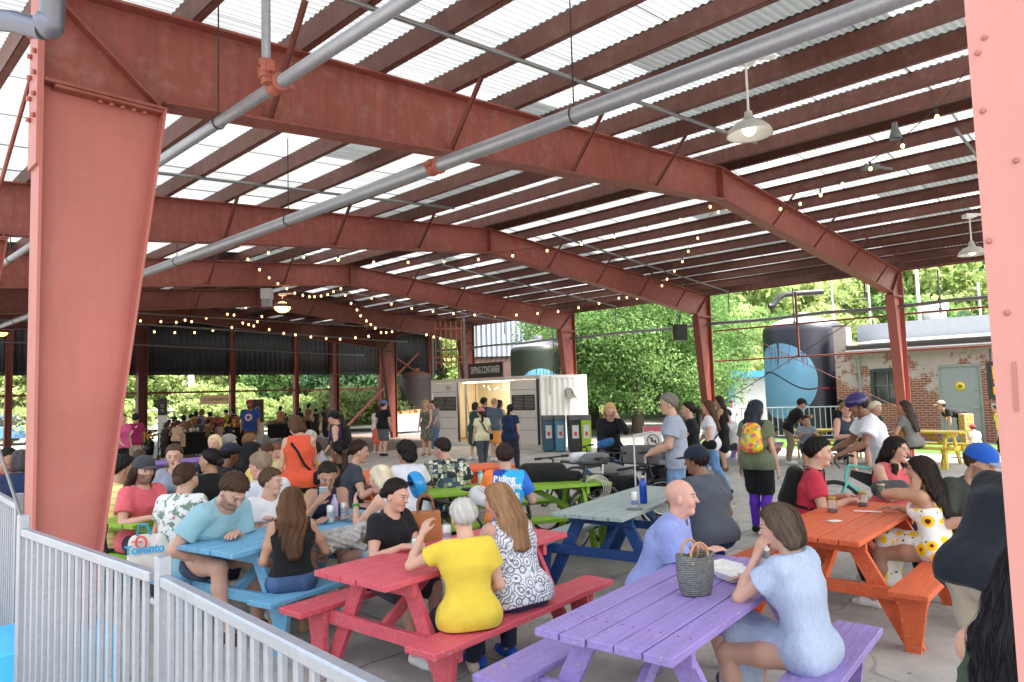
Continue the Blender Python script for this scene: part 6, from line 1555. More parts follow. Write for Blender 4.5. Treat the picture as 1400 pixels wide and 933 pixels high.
# right side hill with its wood
hv = []; hq = []; NX, NY = 40, 20
for j in range(NY+1):
    for i in range(NX+1):
        x = -120+i*9.0; y = 44+j*7.0+max(0, (30-abs(x-60)))*0
        q = (j/NY); e_ = max(0, min(1, (x+10)/35.0)); h = 24*(q**.8)*(.35+.65*e_)+1.2*math.sin(x*.13)*q+1.0*math.sin(y*.2+x*.07)*q
        hv.append((x, y, h-.3))
for j in range(NY):
    for i in range(NX): a = j*(NX+1)+i; hq.append((a, a+1, a+NX+2, a+NX+1))
hill = raw('hill', hv, np.array(hq), grounds('hill_ground', (.06,.10,.03,1), (.12,.18,.06,1), .3, 4), smooth=True); tag(hill, kind='structure')
def hz(x, y):
    q = (y-44)/(NY*7.0); q = max(0, min(1, q)); e_ = max(0, min(1, (x+10)/35.0)); return 24*(q**.8)*(.35+.65*e_)-.5
lp = []
for kind in (0, 1, 2):
    t_ = tree_proto(20+kind, kind, 2.8, 6.5, 60, 60, .26, 1.0, ['mid green tree on the wooded hillside', 'yellowish tree on the wooded hillside', 'dark green tree on the wooded hillside'][kind], (0,0,0)); t_['group'] = ['green hillside trees', 'yellowish hillside trees', 'dark hillside trees'][kind]; lp.append(t_)
cnt = 0; used = set()
for j in range(11):
    y = 46+j*8.0
    xs = np.arange(-.02*y-4, .86*y, 4.6+.12*j)
    for x in xs:
        k = rnd.choice((0, 0, 1, 1, 1, 2)); X = x+rnd.uniform(-1.8, 1.8); Yy = y+rnd.uniform(-3, 3)
        s_ = rnd.uniform(.8, 1.45)*(1+.02*j)
        if X/Yy < .06 and Yy < 60: continue
        o = lp[k] if k not in used else copy_tree(lp[k]); used.add(k)
        o.location = (X, Yy, hz(X, Yy)); o.scale = (s_, s_, s_*rnd.uniform(.85, 1.25)); o.rotation_euler.z = rnd.random()*6.28; cnt += 1
for k in (0,1,2):
    if k not in used: lp[k].location = (50, 60, hz(50, 60))
# nearer trees at the right
placed(pb, 1000, 38, .75, 'small yellow green tree left of the blue shed'); placed(pb, 965, 40, .9, 'yellow green tree behind the second right column'); placed(pg, 1035, 60, 1.1, 'green tree behind the gable hut')

# ------------------------------------------------------------------ far market
def mtable(px, py, w, dp, h, az, c, label, z0=.0, d=None):
    p = D(px, py, d) if d else G(px, py, 0); rt = empty('market_table', (p[0], p[1], 0), az, label, 'table', 'market tables at the far end')
    m = MB(); m.cbox((0,0,h-.015), (w, dp, .03), .003); m.build('tabletop', plain('table_ply', (.3,.22,.15,1), .6), rt)
    n = int(w/.03); V = []; Q = []
    for z in (h-.0, .12):
        for i in range(n+1): x = -w/2+w*i/n; V.append((x, -dp/2-.01-(.012*math.sin(x*28) if z < .5 else 0), z))
    for i in range(n): Q.append((i, i+1, n+2+i, n+1+i))
    raw('tablecloth', V, np.array(Q), cloth('table_cloth', hexc(c), .6), rt, smooth=True)
    m = MB(); m.box((0,0,h+.004), (w+.02, dp+.02, .006)); m.build('cloth_top', cloth('table_cloth', hexc(c), .6), rt)
    for sx in (-1, 1):
        for sy in (-1, 1): m = MB(); m.tube([(sx*(w/2-.1), sy*(dp/2-.08), 0), (sx*(w/2-.1), sy*(dp/2-.08), h-.03)], .018, 6); m.build('leg', BLACKM, rt)
    return rt
t1 = mtable(440, 592, 2.6, .7, .95, R(44), 'b9a188', 'market table under a beige cloth left of the striding brace')
t2 = mtable(560, 592, 1.9, .7, .95, R(44), 'c9c0b2', 'market table under a white cloth with a green sprig')
t3 = mtable(300, 600, 1.9, .8, .85, R(40), '121214', 'market table under black cloth heaped with flowers', d=27)
t4 = mtable(246, 610, 1.4, .8, .85, R(40), '121214', 'market table under black cloth with small white pots', d=24)
t5 = mtable(395, 600, 2.4, .7, .75, R(44), '1c1a1a', 'low dark market table before the silhouettes', d=33)
def on_table(rt, seed, n, name, cols, label, cat, lo=.06, hi=.22, w=1.6, flat=False):
    r = random.Random(seed)
    lbs = {}
    for i in range(n):
        x = r.uniform(-w/2, w/2); y = r.uniform(-.22, .22); s_ = r.uniform(lo, hi); h = .958
        for ch in rt.children:
            if ch.name.startswith('cloth_top'): h = max(v.co.z for v in ch.data.vertices)+.002
        m = MB(); c = r.choice(cols)
        if name == 'flower_bunch':
            for k in range(26): a = r.random()*6.28; q = r.random()*s_*.8; m.ball((q*math.cos(a), q*math.sin(a), .18+r.random()*s_), .022+.02*r.random(), 6, 4)
            m.lathe([(.0,0), (.05,0), (.07,.16), (0,.16)], 8)
        elif name == 'jar': m.lathe([(0,0), (.035,0), (.035,s_*.9), (.02,s_), (0,s_)], 10)
        else: m.cbox((0,0,s_*.35), (s_*1.4, s_*.9, s_*.7), .004)
        o = m.build(name, plain('goods_'+c, hexc(c), .6, 0, .2, 20.0)); M = rt.location.to_3d() if False else Vector(rt.location)
        rz = rt.rotation_euler.z; o.location = (M.x+math.cos(rz)*x-math.sin(rz)*y, M.y+math.sin(rz)*x+math.cos(rz)*y, h); o.rotation_euler.z = rz+r.uniform(-.3,.3)
        tag(o, label, cat, label+' group')
on_table(t3, 1, 16, 'flower_bunch', ['c88a2a', 'b0703a', 'd0b060', '8a4a2a', 'c8606a', '6a7a3a'], 'bunch of cut flowers standing on the black market table', 'flowers', .1, .3, 2.1)
on_table(t4, 2, 14, 'jar', ['d8d4cc', 'c8c4bc'], 'small white pot on the left black market table', 'pot', .08, .14, 1.6)
on_table(t1, 3, 13, 'goods_box', ['8a5a3a', '5a4030', 'a08060', 'c0b0a0'], 'small brown goods box on the beige market table', 'box', .1, .24, 2.2)
on_table(t2, 4, 10, 'goods_box', ['9a6a42', 'b98a5a', '6a4a34'], 'wooden goods box on the white cloth market table', 'box', .12, .3, 1.6)
on_table(t5, 5, 9, 'goods_box', ['3a3030', '8a6a5a', 'b8a898'], 'small dark goods box on the low market table', 'box', .1, .24, 2.4)
w = D(294, 546, 27); p = empty('market_sign', (w[0], w[1], 0), R(6), 'beige hanging banner with a shop name above the flower stall', 'sign')
m = MB(); m.cbox((0,0,w[2]-.02), (1.10,.02,.34), .003); m.build('sign_panel', plain('sign_beige', hexc('d8b496'), .7), p)
m = MB(); m.tube([(-.53,.03,0), (-.53,.03,w[2])], .014, 6); m.tube([(.53,.03,0), (.53,.03,w[2])], .014, 6); m.build('sign_pole', BLACKM, p)
text('LONSBOX', .15, (.12,-.014,w[2]-.01), (1,0,0), (0,0,1), plain('sign_ink', (.05,.03,.03,1), .7), p, bold=.001, spacing=1.1)
m = MB(); m.ring((-.40,-.014,w[2]+.0), .055, .006, (0,1,0), 20, 5); m.ring((-.36,-.014,w[2]-.05), .045, .005, (0,1,0), 20, 5); m.build('sign_emblem', plain('sign_ink', (.05,.03,.03,1), .7), p)
def banner(px, d, w_, h, cols, label, split=.3, az=0):
    p_ = D(px, 570, d); rt = empty('standing_banner', (p_[0], p_[1], 0), az, label, 'banner')
    m = MB(); m.cbox((0,0,h*(1-split)/2+.05), (w_,.02,h*(1-split)), .002); m.build('lower_panel', plain('ban_'+cols[1], hexc(cols[1]), .7), rt)
    m = MB(); m.cbox((0,0,h*(1-split/2)+.052), (w_,.02,h*split), .002); m.build('upper_panel', plain('ban_'+cols[0], hexc(cols[0]), .7), rt)
    m = MB(); m.cbox((0,.05,.02), (w_+.1,.3,.04), .004); m.build('foot', BLACKM, rt)
    m = MB(); m.ring((0,-.013,h*(1-split*.35)), w_*.16, .008, (0,1,0), 16, 5); m.ring((0,-.013,h*(1-split*.62)), w_*.12, .008, (0,1,0), 16, 5); m.build('emblem', plain('ban_pale', (.6,.58,.55,1), .7), rt)
banner(222, 25, .32, 1.98, ('2c2826', 'cfcac4'), 'tall narrow banner, black above white, beside the sunflower buckets')
banner(352, 27, .48, 1.85, ('3a2a28', 'b8aaa2'), 'wide standing banner, dark above pale, right of the blue shirt man', .48)
m = MB(); p_ = D(212, 600, 24); m.bar((0,0,0), (.0,.3,1.2), .5, .03); o = m.build('chalk_board', BLACKM, loc=(p_[0], p_[1], 0), rz=R(-50)); tag(o, 'leaning dark board beside the sunflower buckets', 'board')
for i, (px, lb) in enumerate(((203, 'black bucket of sunflowers left of the leaning board'), (233, 'black bucket of sunflowers below the tall narrow banner'))):
    p_ = G(px, 622, 0); rt = empty('flower_bucket', (p_[0], p_[1], 0), 0, lb, 'bucket', 'buckets of sunflowers'); m = MB(); m.lathe([(0,0), (.16,0), (.2,.45), (.18,.45), (0,.4)], 16); m.build('bucket', BLACKM, rt)
    m = MB(); r_ = random.Random(i)
    for k in range(40): a = r_.random()*6.28; q = r_.random()*.3; m.ball((q*math.cos(a), q*math.sin(a), .55+r_.random()*.3), .045, 7, 5, (1,1,.5))
    m.build('flowers', plain('sunflower_y', (.75,.38,.02,1), .6, 0, .4, 14.0), rt)
    m = MB()
    for k in range(30): a = r_.random()*6.28; q = r_.random()*.25; m.ball((q*math.cos(a), q*math.sin(a), .4+r_.random()*.2), .05, 6, 4)
    m.build('leaves', plain('stem_green', (.06,.13,.03,1), .7), rt)
m = MB(); w = G(338, 601, 0); m.cbox((0,0,.28), (.36,.3,.02), .003)
for sx in (-1,1):
    for sy in (-1,1): m.box((sx*.16, sy*.13, .14), (.025,.025,.28))
o = m.build('step_stool', WHITEM, loc=(w[0]-1.2, w[1]+1.5, 0)); tag(o, 'small white stool beside the blue shirt man', 'stool')
m = MB(); w = D(257, 600, 24); m.box((0,0,.62), (.34,.10,.42)); m.ring((0,0,.86), .09, .01, (0,1,0), 16, 5); o = m.build('paper_bag', plain('tote_beige', hexc('bda088'), .8), loc=(w[0], w[1]-.6, 0), rz=R(40)); tag(o, 'beige tote hanging before the left black market table', 'bag')
# ------------------------------------------------------------------ bicycles
def bike(px, py, d, az, c, label, R_=.34, bars='flat', seat_c='141414', lean=0, grp='bicycles parked in the crowd', fat=1.0, extras=()):
    p = D(px, py, d); rt = empty('bicycle', (p[0], p[1], 0), R(90-az), label, 'bicycle', grp)
    rt.rotation_euler.x = R(lean)
    fm = plain('bike_'+c, hexc(c), .3, .2); WB = .52; sil = plain('alloy', (.5,.5,.5,1), .3, .9); rub = plain('rubber', (.018,.018,.018,1), .7)
    for x in (-WB, WB):
        m = MB(); m.ring((x,0,R_), R_-.018, .019*fat, (0,1,0), 48, 8); w = m.build('wheel', rub, rt)
        m = MB(); m.ring((x,0,R_), R_-.043, .011, (0,1,0), 44, 6); m.build('rim', sil if x < 0 or c != '6fc6bb' else BLACKM, w)
        m = MB()
        for k in range(18):
            a = k*math.pi/9; m.tube([(x, .012*(-1)**k, R_), (x+math.cos(a)*(R_-.05), 0, R_+math.sin(a)*(R_-.05))], .0016, 4, False)
        m.tube([(x,-.04,R_), (x,.04,R_)], .02, 10); m.build('spokes', sil, w)
    BBk = (-.08, 0, .28); ST = (-.22, 0, .78); HT = (.34, 0, .86); HB = (.38, 0, .66)
    m = MB(); m.tube([BBk, ST], .018, 10); m.tube([ST, HT], .018*fat, 10); m.tube([BBk, HB], .022*fat, 10); m.tube([HB, HT], .022, 10)
    for s in (-1, 1): m.tube([BBk, (-WB, s*.05, R_)], .010, 8); m.tube([(ST[0], 0, ST[2]-.03), (-WB, s*.05, R_)], .009, 8)
    m.build('frame', fm, rt)
    m = MB()
    for s in (-1, 1): m.tube([(.385, s*.03, .62), (.41, s*.05, .55), (WB, s*.05, R_)], .013, 8)
    m.bar((.38,-.04,.63), (.38,.04,.63), .03, .04); m.build('fork', fm, rt)
    m = MB(); m.tube([HT, (.33,0,.97), (.42,0,.99)], .014, 8)
    if bars == 'flat': m.tube([(.36,-.30,1.0), (.42,-.1,.99), (.42,.1,.99), (.36,.30,1.0)], .012, 8)
    else: m.tube([(.42,-.21,.98), (.42,.21,.98)], .012, 8); [m.tube([(.42,s*.21,.98), (.50,s*.21,.98), (.54,s*.22,.92), (.48,s*.22,.85)], .012, 8) for s in (-1,1)]
    m.build('handlebar', BLACKM, rt)
    for s in (-1,1): m = MB(); m.tube([(.36,s*.19,1.0), (.35,s*.31,1.0)], .018, 8); m.build('grip', rub, rt)
    m = MB(); m.tube([ST, (-.25,0,.93)], .013, 8); m.build('seat_post', sil, rt)
    m = MB(); m.ball((-.30,0,.955), .075, 12, 8, (1.2,1,.35)); m.ball((-.17,0,.955), .04, 10, 7, (2.2,.7,.5)); m.build('saddle', plain('saddle', hexc(seat_c), .4), rt)
    m = MB(); m.ring(BBk, .085, .005, (0,1,0), 28, 5); m.tube([(BBk[0],.06,BBk[2]), (BBk[0]+.1,.07,BBk[2]-.13)], .01, 6); m.tube([(BBk[0],-.06,BBk[2]), (BBk[0]-.1,-.07,BBk[2]+.13)], .01, 6); m.build('crank', sil, rt)
    m = MB(); m.cbox((BBk[0]+.1,.12,BBk[2]-.13), (.09,.09,.02), .003); m.cbox((BBk[0]-.1,-.12,BBk[2]+.13), (.09,.09,.02), .003); m.build('pedal', BLACKM, rt)
    m = MB(); m.bar((BBk[0],.04,BBk[2]+.085), (-WB,.04,R_+.035), .006, .008); m.bar((BBk[0],.04,BBk[2]-.085), (-WB,.04,R_-.035), .006, .008); m.build('chain', BLACKM, rt)
    for e in extras:
        if e == 'rack': m = MB(); m.cbox((-.55,0,.76), (.42,.14,.015), .003); [m.tube([(-.62,s*.06,.75), (-WB,s*.07,R_)], .006, 5) for s in (-1,1)]; m.build('rack', BLACKM, rt)
        if e == 'pannier': 
            for s in (-1, 1): m = MB(); m.cbox((-.56, s*.15, .55), (.36,.14,.34), .03); m.build('pannier', cloth('pannier', (.02,.02,.022,1), 1.0), rt, bevel=.01)
        if e == 'crate': m = MB(); m.prism([(-.80,.78), (-.34,.78), (-.30,1.02), (-.84,1.02)], -.18, .18); m.build('basket', plain('grey_basket', (.16,.16,.165,1), .8, 0, .4, 60.0), rt)
        if e == 'topbag': m = MB(); m.prism([(-.14,.70), (.30,.80), (.32,.72), (.05,.56)], -.03, .03); m.build('frame_bag', cloth('bag', (.02,.02,.025,1), .6), rt)
        if e == 'battery': m = MB(); m.bar((-.05,0,.33), (.36,0,.69), .09, .13, bev=.02); m.build('battery', plain('bat', (.02,.02,.022,1), .35), rt)
        if e == 'red_light': m = MB(); m.ball((-.36,0,.86), .05, 10, 7, (1,1,.8)); m.build('rear_light', plain('red_plastic', (.45,.01,.04,1), .25), rt)
        if e == 'fender':
            m = MB()
            for k in range(10):
                a0 = R(20+k*14); a1 = R(20+(k+1)*14); m.bar((-WB+math.cos(a0)*(R_+.02), 0, R_+math.sin(a0)*(R_+.02)), (-WB+math.cos(a1)*(R_+.02), 0, R_+math.sin(a1)*(R_+.02)), .05, .004)
            m.build('fender', BLACKM, rt)
    return rt
def helmet_prop(loc, c, label, az=0, tilt=0, c2=None):
    S = Sdf(); I3 = np.eye(3); S.ell((0,0,.06), I3, (.10,.135,.10), k=.01)
    for q in (-2,-1,0,1,2): S.ell((q*.034,0,.165), I3, (.011,.12,.05), k=.008, sub=True)
    S.ell((0,0,.0), I3, (.085,.115,.11), k=.004, sub=True); S.cuts.append(lambda X, Y, Z: .005-Z+0*X)
    V, Q = S.mesh(.007); o = raw('bike_helmet', V, Q, plain('helm_'+c, hexc(c), .25), smooth=True)
    o.location = tuple(loc); o.rotation_euler = (R(tilt), 0, R(az)); tag(o, label, 'helmet'); return o
b1 = bike(1203, 680, 8.7, -78, '6fc6bb', 'mint green bicycle held by the cyclist in a white tee', bars='drop', extras=('topbag',), grp=None)
b2 = bike(612, 700, 6.9, -70, '16181c', 'black and white bicycle leaning behind the red table, a blue helmet on its bar', extras=('red_light',), lean=8)
m = MB(); P_ = D(565, 662, 7.0)
helmet_prop(P_+np.array([-.02,-.05,-.02]), '1f8fd0', 'bright blue bicycle helmet hanging from the handlebar behind the red table', -60, -75)
helmet_prop(D(655, 680, 6.8)+np.array([0,0,-.05]), 'c8c8cc', 'white and red bicycle helmet resting near a saddle above the grey haired head', 40, 20)
bike(782, 660, 9.2, -42, '14161a', 'heavy black electric bicycle with a thick battery frame tube', fat=1.6, extras=('battery','fender'), R_=.35)
bike(866, 652, 10.2, -118, '1a1a1e', 'black bicycle loaded with a grey basket behind the saddle', extras=('rack','crate','pannier'))
bike(830, 640, 11.0, -60, '2b6fa8', 'blue bicycle at the back of the parked group', extras=('rack','crate'))
bike(815, 668, 9.0, -150, '222226', 'black bicycle with wide panniers in the middle of the parked group', extras=('rack','pannier'))
bike(852, 655, 9.5, 98, '22262e', 'dark bicycle held by the grey haired man, its front wheel to the right', bars='flat', extras=())
helmet_prop(D(898, 622, 9.2)+np.array([0,0,-.06]), '8a8d90', 'grey vented bicycle helmet hanging on the dark bicycle bars', 70, 10)
def sack(px, py, d, segs, c, lb, sd, rz=0): w_ = D(px, py, d); blob('cargo_bag', lb, 'bag', tuple(w_), segs, cloth('sack_'+c, hexc(c), 1.2), rz, .013, sd, .014)
# silver locks / coiled cable on the group
m = MB(); q = D(812, 668, 8.6)
for k in range(5): m.ring((k*.012, k*.01, 0), .12+.01*k, .006, (.3,1,.1), 26, 5)
o = m.build('coiled_lock', plain('white_cable', (.5,.48,.42,1), .4), loc=tuple(q)); tag(o, 'pale coiled cable lock hanging among the parked bicycles', 'bicycle lock')
q = D(868, 640, 8.6); m = MB(); m.tube([(0,0,-.95), (0.0,0,.35)], .010, 8); m.tube([(0,0,.35), (.22,-.1,.40)], .012, 8); o = m.build('white_pole', plain('white_paint_pole', (.55,.55,.55,1), .4), loc=(q[0], q[1], .96)); tag(o, 'thin upright silver handlebar stem of a folded scooter among the bicycles', 'scooter')

# ------------------------------------------------------------------ things on tables
def lathe_thing(name, label, cat, loc, prof, mat, n=28, group=None):
    m = MB(); m.lathe(prof, n); o = m.build(name, mat, loc=tuple(loc)); return tag(o, label, cat, group)
def canmat(name, bands):
    m = NT(name); v = m.coord(); sep = m.n('ShaderNodeSeparateXYZ'); m.lk(v, sep.inputs[0]); n = m.noise(v, 38, 2)
    c = m.ramp(m.math('DIVIDE', m.math('ADD', sep.outputs[2], m.math('MULTIPLY', m.math('SUBTRACT', n, .5), .03)), .17), bands, 'CONSTANT'); m.set(color=c, rough=.3, metal=.25); return m.m
def can(loc, label, bands, h=.158, r=.033):
    rt = empty('drinks_can', tuple(loc), random.random()*3, label, 'can')
    m = MB(); m.lathe([(0,.002), (r*.8,0), (r,.01), (r,h-.014), (r*.84,h-.002), (r*.84,h)], 28); m.build('can_body', canmat('can_'+label[:14].replace(' ', '_'), bands), rt)
    m = MB(); m.lathe([(r*.84,h), (r*.8,h-.004), (0,h-.004)], 28); m.ball((0,0,h-.002), .008, 8, 4, (1.4,.8,.2)); m.build('can_lid', plain('can_alu', (.55,.56,.58,1), .25, .9), rt)
    return rt
TZ = .762
wht = (.66,.66,.66,1)
can(G(324,765,TZ), 'pale green and yellow can alone on the middle of the red table', [(0, (.75,.5,.03,1)), (.28, (.55,.3,.2,1)), (.45, (.42,.6,.52,1)), (.85, (.6,.62,.6,1))]) if False else None
def canpx(px, py, z=TZ): return G(px, py, z)
can(canpx(570,768), 'pale green and yellow can standing on the red table', [(0, (.75,.5,.03,1)), (.25, (.5,.36,.25,1)), (.45, (.38,.58,.5,1)), (.85, (.6,.62,.6,1))])
can(canpx(611,747), 'white can on the red table by the raised hand', [(0, wht), (.4, (.35,.3,.42,1)), (.6, wht)])
can(canpx(307,734), 'black and white can on the sky blue table before the bent man', [(0, (.5,.5,.5,1)), (.1, (.03,.035,.04,1)), (.72, (.55,.55,.55,1))])
can(canpx(452,715), 'silver can on the sky blue table, the nearer of two', [(0, wht), (.3, (.42,.43,.46,1)), (.6, wht)])
can(canpx(470,711), 'silver can on the sky blue table, the farther of two', [(0, wht), (.35, (.4,.42,.46,1)), (.7, wht)])
can(canpx(868,695), 'white can standing on a phone on the grey table', [(0, wht), (.2, (.2,.25,.5,1)), (.45, wht)])
can(canpx(657,820) if False else canpx(1046,775), 'silver can held on the lilac table by the woman in pale blue', [(0, (.5,.5,.5,1)), (.35, (.16,.18,.18,1)), (.6, (.55,.55,.55,1))])
can(canpx(657,662), 'slim white can with a teal top on the lime table by the bicycle', [(0, wht), (.72, (.05,.3,.33,1))])
can(canpx(311,668), 'black and white can near the bald man', [(0, (.03,.03,.03,1)), (.3, wht), (.6, (.03,.03,.03,1))])
q = canpx(453,716); lathe_thing('plastic_bottle', 'clear plastic bottle with a violet label held over the sky blue table', 'bottle', (q[0]+.0, q[1]+.12, .80), [(0,0), (.032,0), (.034,.02), (.034,.13), (.012,.18), (.012,.2), (0,.2)], plain('clear_violet', (.45,.38,.6,1), .15))
q = canpx(880,688); bt = empty('water_bottle', tuple(q), 0, 'cobalt blue metal bottle standing on the grey table', 'bottle')
m = MB(); m.lathe([(0,0), (.034,0), (.036,.01), (.036,.17), (.03,.20), (.019,.225), (.018,.235), (0,.235)], 28); m.build('flask', plain('cobalt', hexc('1646a8'), .25, .3), bt)
m = MB(); m.lathe([(.019,.235), (.021,.235), (.021,.265), (0,.268)], 24); m.build('cap', plain('steel_cap', (.5,.5,.5,1), .3, .9), bt)
q = canpx(379,648); lathe_thing('water_bottle', 'turquoise bottle on the table in the crowd left of the coral woman', 'bottle', (q[0], q[1], .77), [(0,0), (.04,0), (.04,.2), (.02,.24), (.02,.27), (0,.27)], plain('turq', hexc('3aaec4'), .3))
glass = NT('jar_glass'); glass.set(color=(.85,.9,.88,1), rough=.05, trans=.85, ior=1.25); JG = glass.m
for (px, py, lb, lc) in ((1138,700,'glass jar with a golden lid on the orange table, nearest','b8923a'), (1180,692,'glass jar with a golden lid in the middle of the orange table','b8923a'), (1205,680,'glass jar with a pale label at the far side of the orange table','c8b090')):
    q = canpx(px, py); jr = empty('glass_jar', tuple(q), 0, lb, 'jar', 'glass jars on the orange table')
    m = MB(); m.lathe([(0,.001), (.036,0), (.041,.01), (.041,.085), (.034,.105), (.034,.115)], 28); m.build('jar_body', JG, jr)
    m = MB(); m.lathe([(0,.004), (.034,.004), (.036,.03), (0,.03)], 20); m.build('drink', plain('pink_drink', (.5,.25,.22,1), .3), jr)
    m = MB(); m.lathe([(.036,.11), (.037,.11), (.037,.128), (0,.129)], 24); m.build('lid', plain('lid_'+lc, hexc(lc), .35, .6), jr)
m = MB(); m.cbox((0,0,.004), (.22,.05,.006), .002); o = m.build('napkin', plain('paper_white', (.72,.71,.69,1), .8), loc=tuple(canpx(1186,700)), rz=R(-25)); tag(o, 'folded white napkin strip on the orange table', 'napkin')
m = MB(); m.cbox((0,0,.004), (.10,.07,.004), .001); o = m.build('napkin', plain('paper_white', (.72,.71,.69,1), .8), loc=tuple(canpx(1141,713)), rz=R(20)); tag(o, 'small white paper square on the orange table', 'napkin')
# food trays on the lilac table
for (px, py, rz, lb) in ((985,782,30,'open white foam tray on the lilac table, behind the basket'), (1008,792,20,'open white foam tray on the lilac table, nearer the woman in pale blue')):
    q = canpx(px, py); tr = empty('food_tray', tuple(q), R(rz), lb, 'food tray', 'white foam trays on the lilac table')
    m = MB(); a, b = .11, .085
    V = [(-a*.8,-b*.8,.004), (a*.8,-b*.8,.004), (a*.8,b*.8,.004), (-a*.8,b*.8,.004), (-a,-b,.045), (a,-b,.045), (a,b,.045), (-a,b,.045)]
    m.add(V, [(0,1,2,3), (0,4,5,1), (1,5,6,2), (2,6,7,3), (3,7,4,0)]); o = m.build('tray', plain('foam_white', (.74,.73,.71,1), .7), tr); s_ = o.modifiers.new('s','SOLIDIFY'); s_.thickness = .004
    m = MB(); rr_ = random.Random(px)
    for k in range(7): m.ball((rr_.uniform(-.06,.06), rr_.uniform(-.05,.05), .03), .03, 8, 6, (1.3,1,.5))
    m.build('paper', plain('crumpled_paper', (.72,.71,.70,1), .8, 0, .2, 30.0), tr)
# woven basket
q = canpx(952,812); bk_ = empty('woven_basket', tuple(q), R(20), 'dark grey woven basket with tan loop handles on the lilac table', 'basket')
wm = NT('woven'); v = wm.coord(); sep = wm.n('ShaderNodeSeparateXYZ'); wm.lk(v, sep.inputs[0])
an = wm.math('ARCTAN2', sep.outputs[0], sep.outputs[1]); zc = wm.math('MULTIPLY', sep.outputs[2], 85.0); row = wm.math('FLOOR', zc)
s1 = wm.math('SINE', wm.math('ADD', wm.math('MULTIPLY', an, 30.0), wm.math('MULTIPLY', row, 3.14159))); s2 = wm.math('ABSOLUTE', wm.math('SINE', wm.math('MULTIPLY', zc, 3.14159)))
hh = wm.math('MULTIPLY', wm.math('ADD', s1, 1.3), s2); n_ = wm.noise(v, 40, 4)
wm.set(color=wm.mix(n_, wm.mix(wm.math('GREATER_THAN', hh, .9), (.03,.035,.04,1), (.17,.185,.185,1)), (.38,.40,.38,1)), rough=.8); wm.bump(hh, .006, 1.0)
S = Sdf(); I3 = np.eye(3)
V = []; Q = []; NZ, NT_ = 24, 56
for i in range(NZ+1):
    z = .20*i/NZ; k = .78+.22*math.sin(min(1, z/.13)*1.57)+.05*(z > .15)*(z-.15)*8; k2 = 1-.1*(z/.20)
    for j in range(NT_):
        t = 2*math.pi*j/NT_; V.append((.112*k*math.cos(t), .075*k*k2*math.sin(t), z-.02*abs(math.cos(t))*(-1)*(z/.2)))
for i in range(NZ):
    for j in range(NT_): j2 = (j+1) % NT_; Q.append((i*NT_+j, i*NT_+j2, (i+1)*NT_+j2, (i+1)*NT_+j))
o = raw('basket_body', V, np.array(Q), wm.m, bk_, smooth=True); s_ = o.modifiers.new('s','SOLIDIFY'); s_.thickness = .007
m = MB(); m.ball((0,0,.14), .08, 16, 10, (1.15,.75,.62)); m.build('lining', cloth('lining_blue', hexc('5f86a8'), 1.2), bk_)
for sy in (-1, 1): m = MB(); m.tube([(-.05, sy*.06, .17)]+[(.055*math.cos(R(180-k*20)), sy*.045, .205+.075*math.sin(R(k*20))) for k in range(10)]+[(.05, sy*.06, .17)], .007, 8); m.build('handle', plain('tan_leather', hexc('c08a5c'), .5), bk_)
# phone under can
m = MB(); m.cbox((0,0,.005), (.15,.075,.009), .003); o = m.build('phone', plain('phone_case', (.12,.13,.12,1), .4), loc=tuple(canpx(868,697)), rz=R(-5)); tag(o, 'dark phone lying under the white can on the grey table', 'phone')
# black bags on the lime tables
def blob(name, label, cat, loc, segs, mat, rz=0, vox=.012, sd=1, amp=.008, parent=None):
    S = Sdf()
    for s in segs: S.seg(*s[:3], k=.04, L=s[3] if len(s) > 3 else None, st=s[4] if len(s) > 4 else 1.0)
    V, Q = S.mesh(vox, fold(sd, amp, 22, 22)); o = raw(name, V, Q, mat, parent, smooth=True); o.location = tuple(loc); o.rotation_euler.z = rz
    if not parent: tag(o, label, cat)
    return o
BLK = cloth('black_nylon', (.016,.016,.019,1), 1.0)
q = canpx(186,703); blob('black_bag', 'slouched black bag lying on the lime table beside the cap man', 'bag', (q[0], q[1]+.05, .80), [((-.22,0,.03), (.2,.02,.045), .07), ((.0,0,.05), (.15,0,.06), .075)], BLK, .0)
q = canpx(738,660); blob('black_bag', 'big black sports bag on the lime table right of the cyclist in blue', 'bag', (q[0]+.05, q[1]+.1, .79), [((-.2,0,.08), (.18,0,.08), .12), ((.2,0,.05), (.42,0,.03), .06)], BLK, .0, sd=4)
q = canpx(775,658); blob('camera_bag', 'small black pouch at the right end of the lime table', 'bag', (q[0], q[1], .775), [((-.12,0,.03), (.1,0,.03), .035)], BLK)
q = canpx(1206,682); blob('black_bag', 'dark grey bag on the orange table beside the pink top woman', 'bag', (q[0]+.16, q[1]+.14, .78), [((-.1,0,.05), (.1,0,.05), .08)], cloth('grey_bag', (.06,.06,.065,1), 1.0), sd=8)
q = G(432,690,TZ); blob('black_bag', 'small black clip bag strap on the sky blue table', 'pouch', (q[0], q[1], .77), [((-.02,0,.015), (.02,0,.015), .018)], BLK, vox=.006, amp=0)
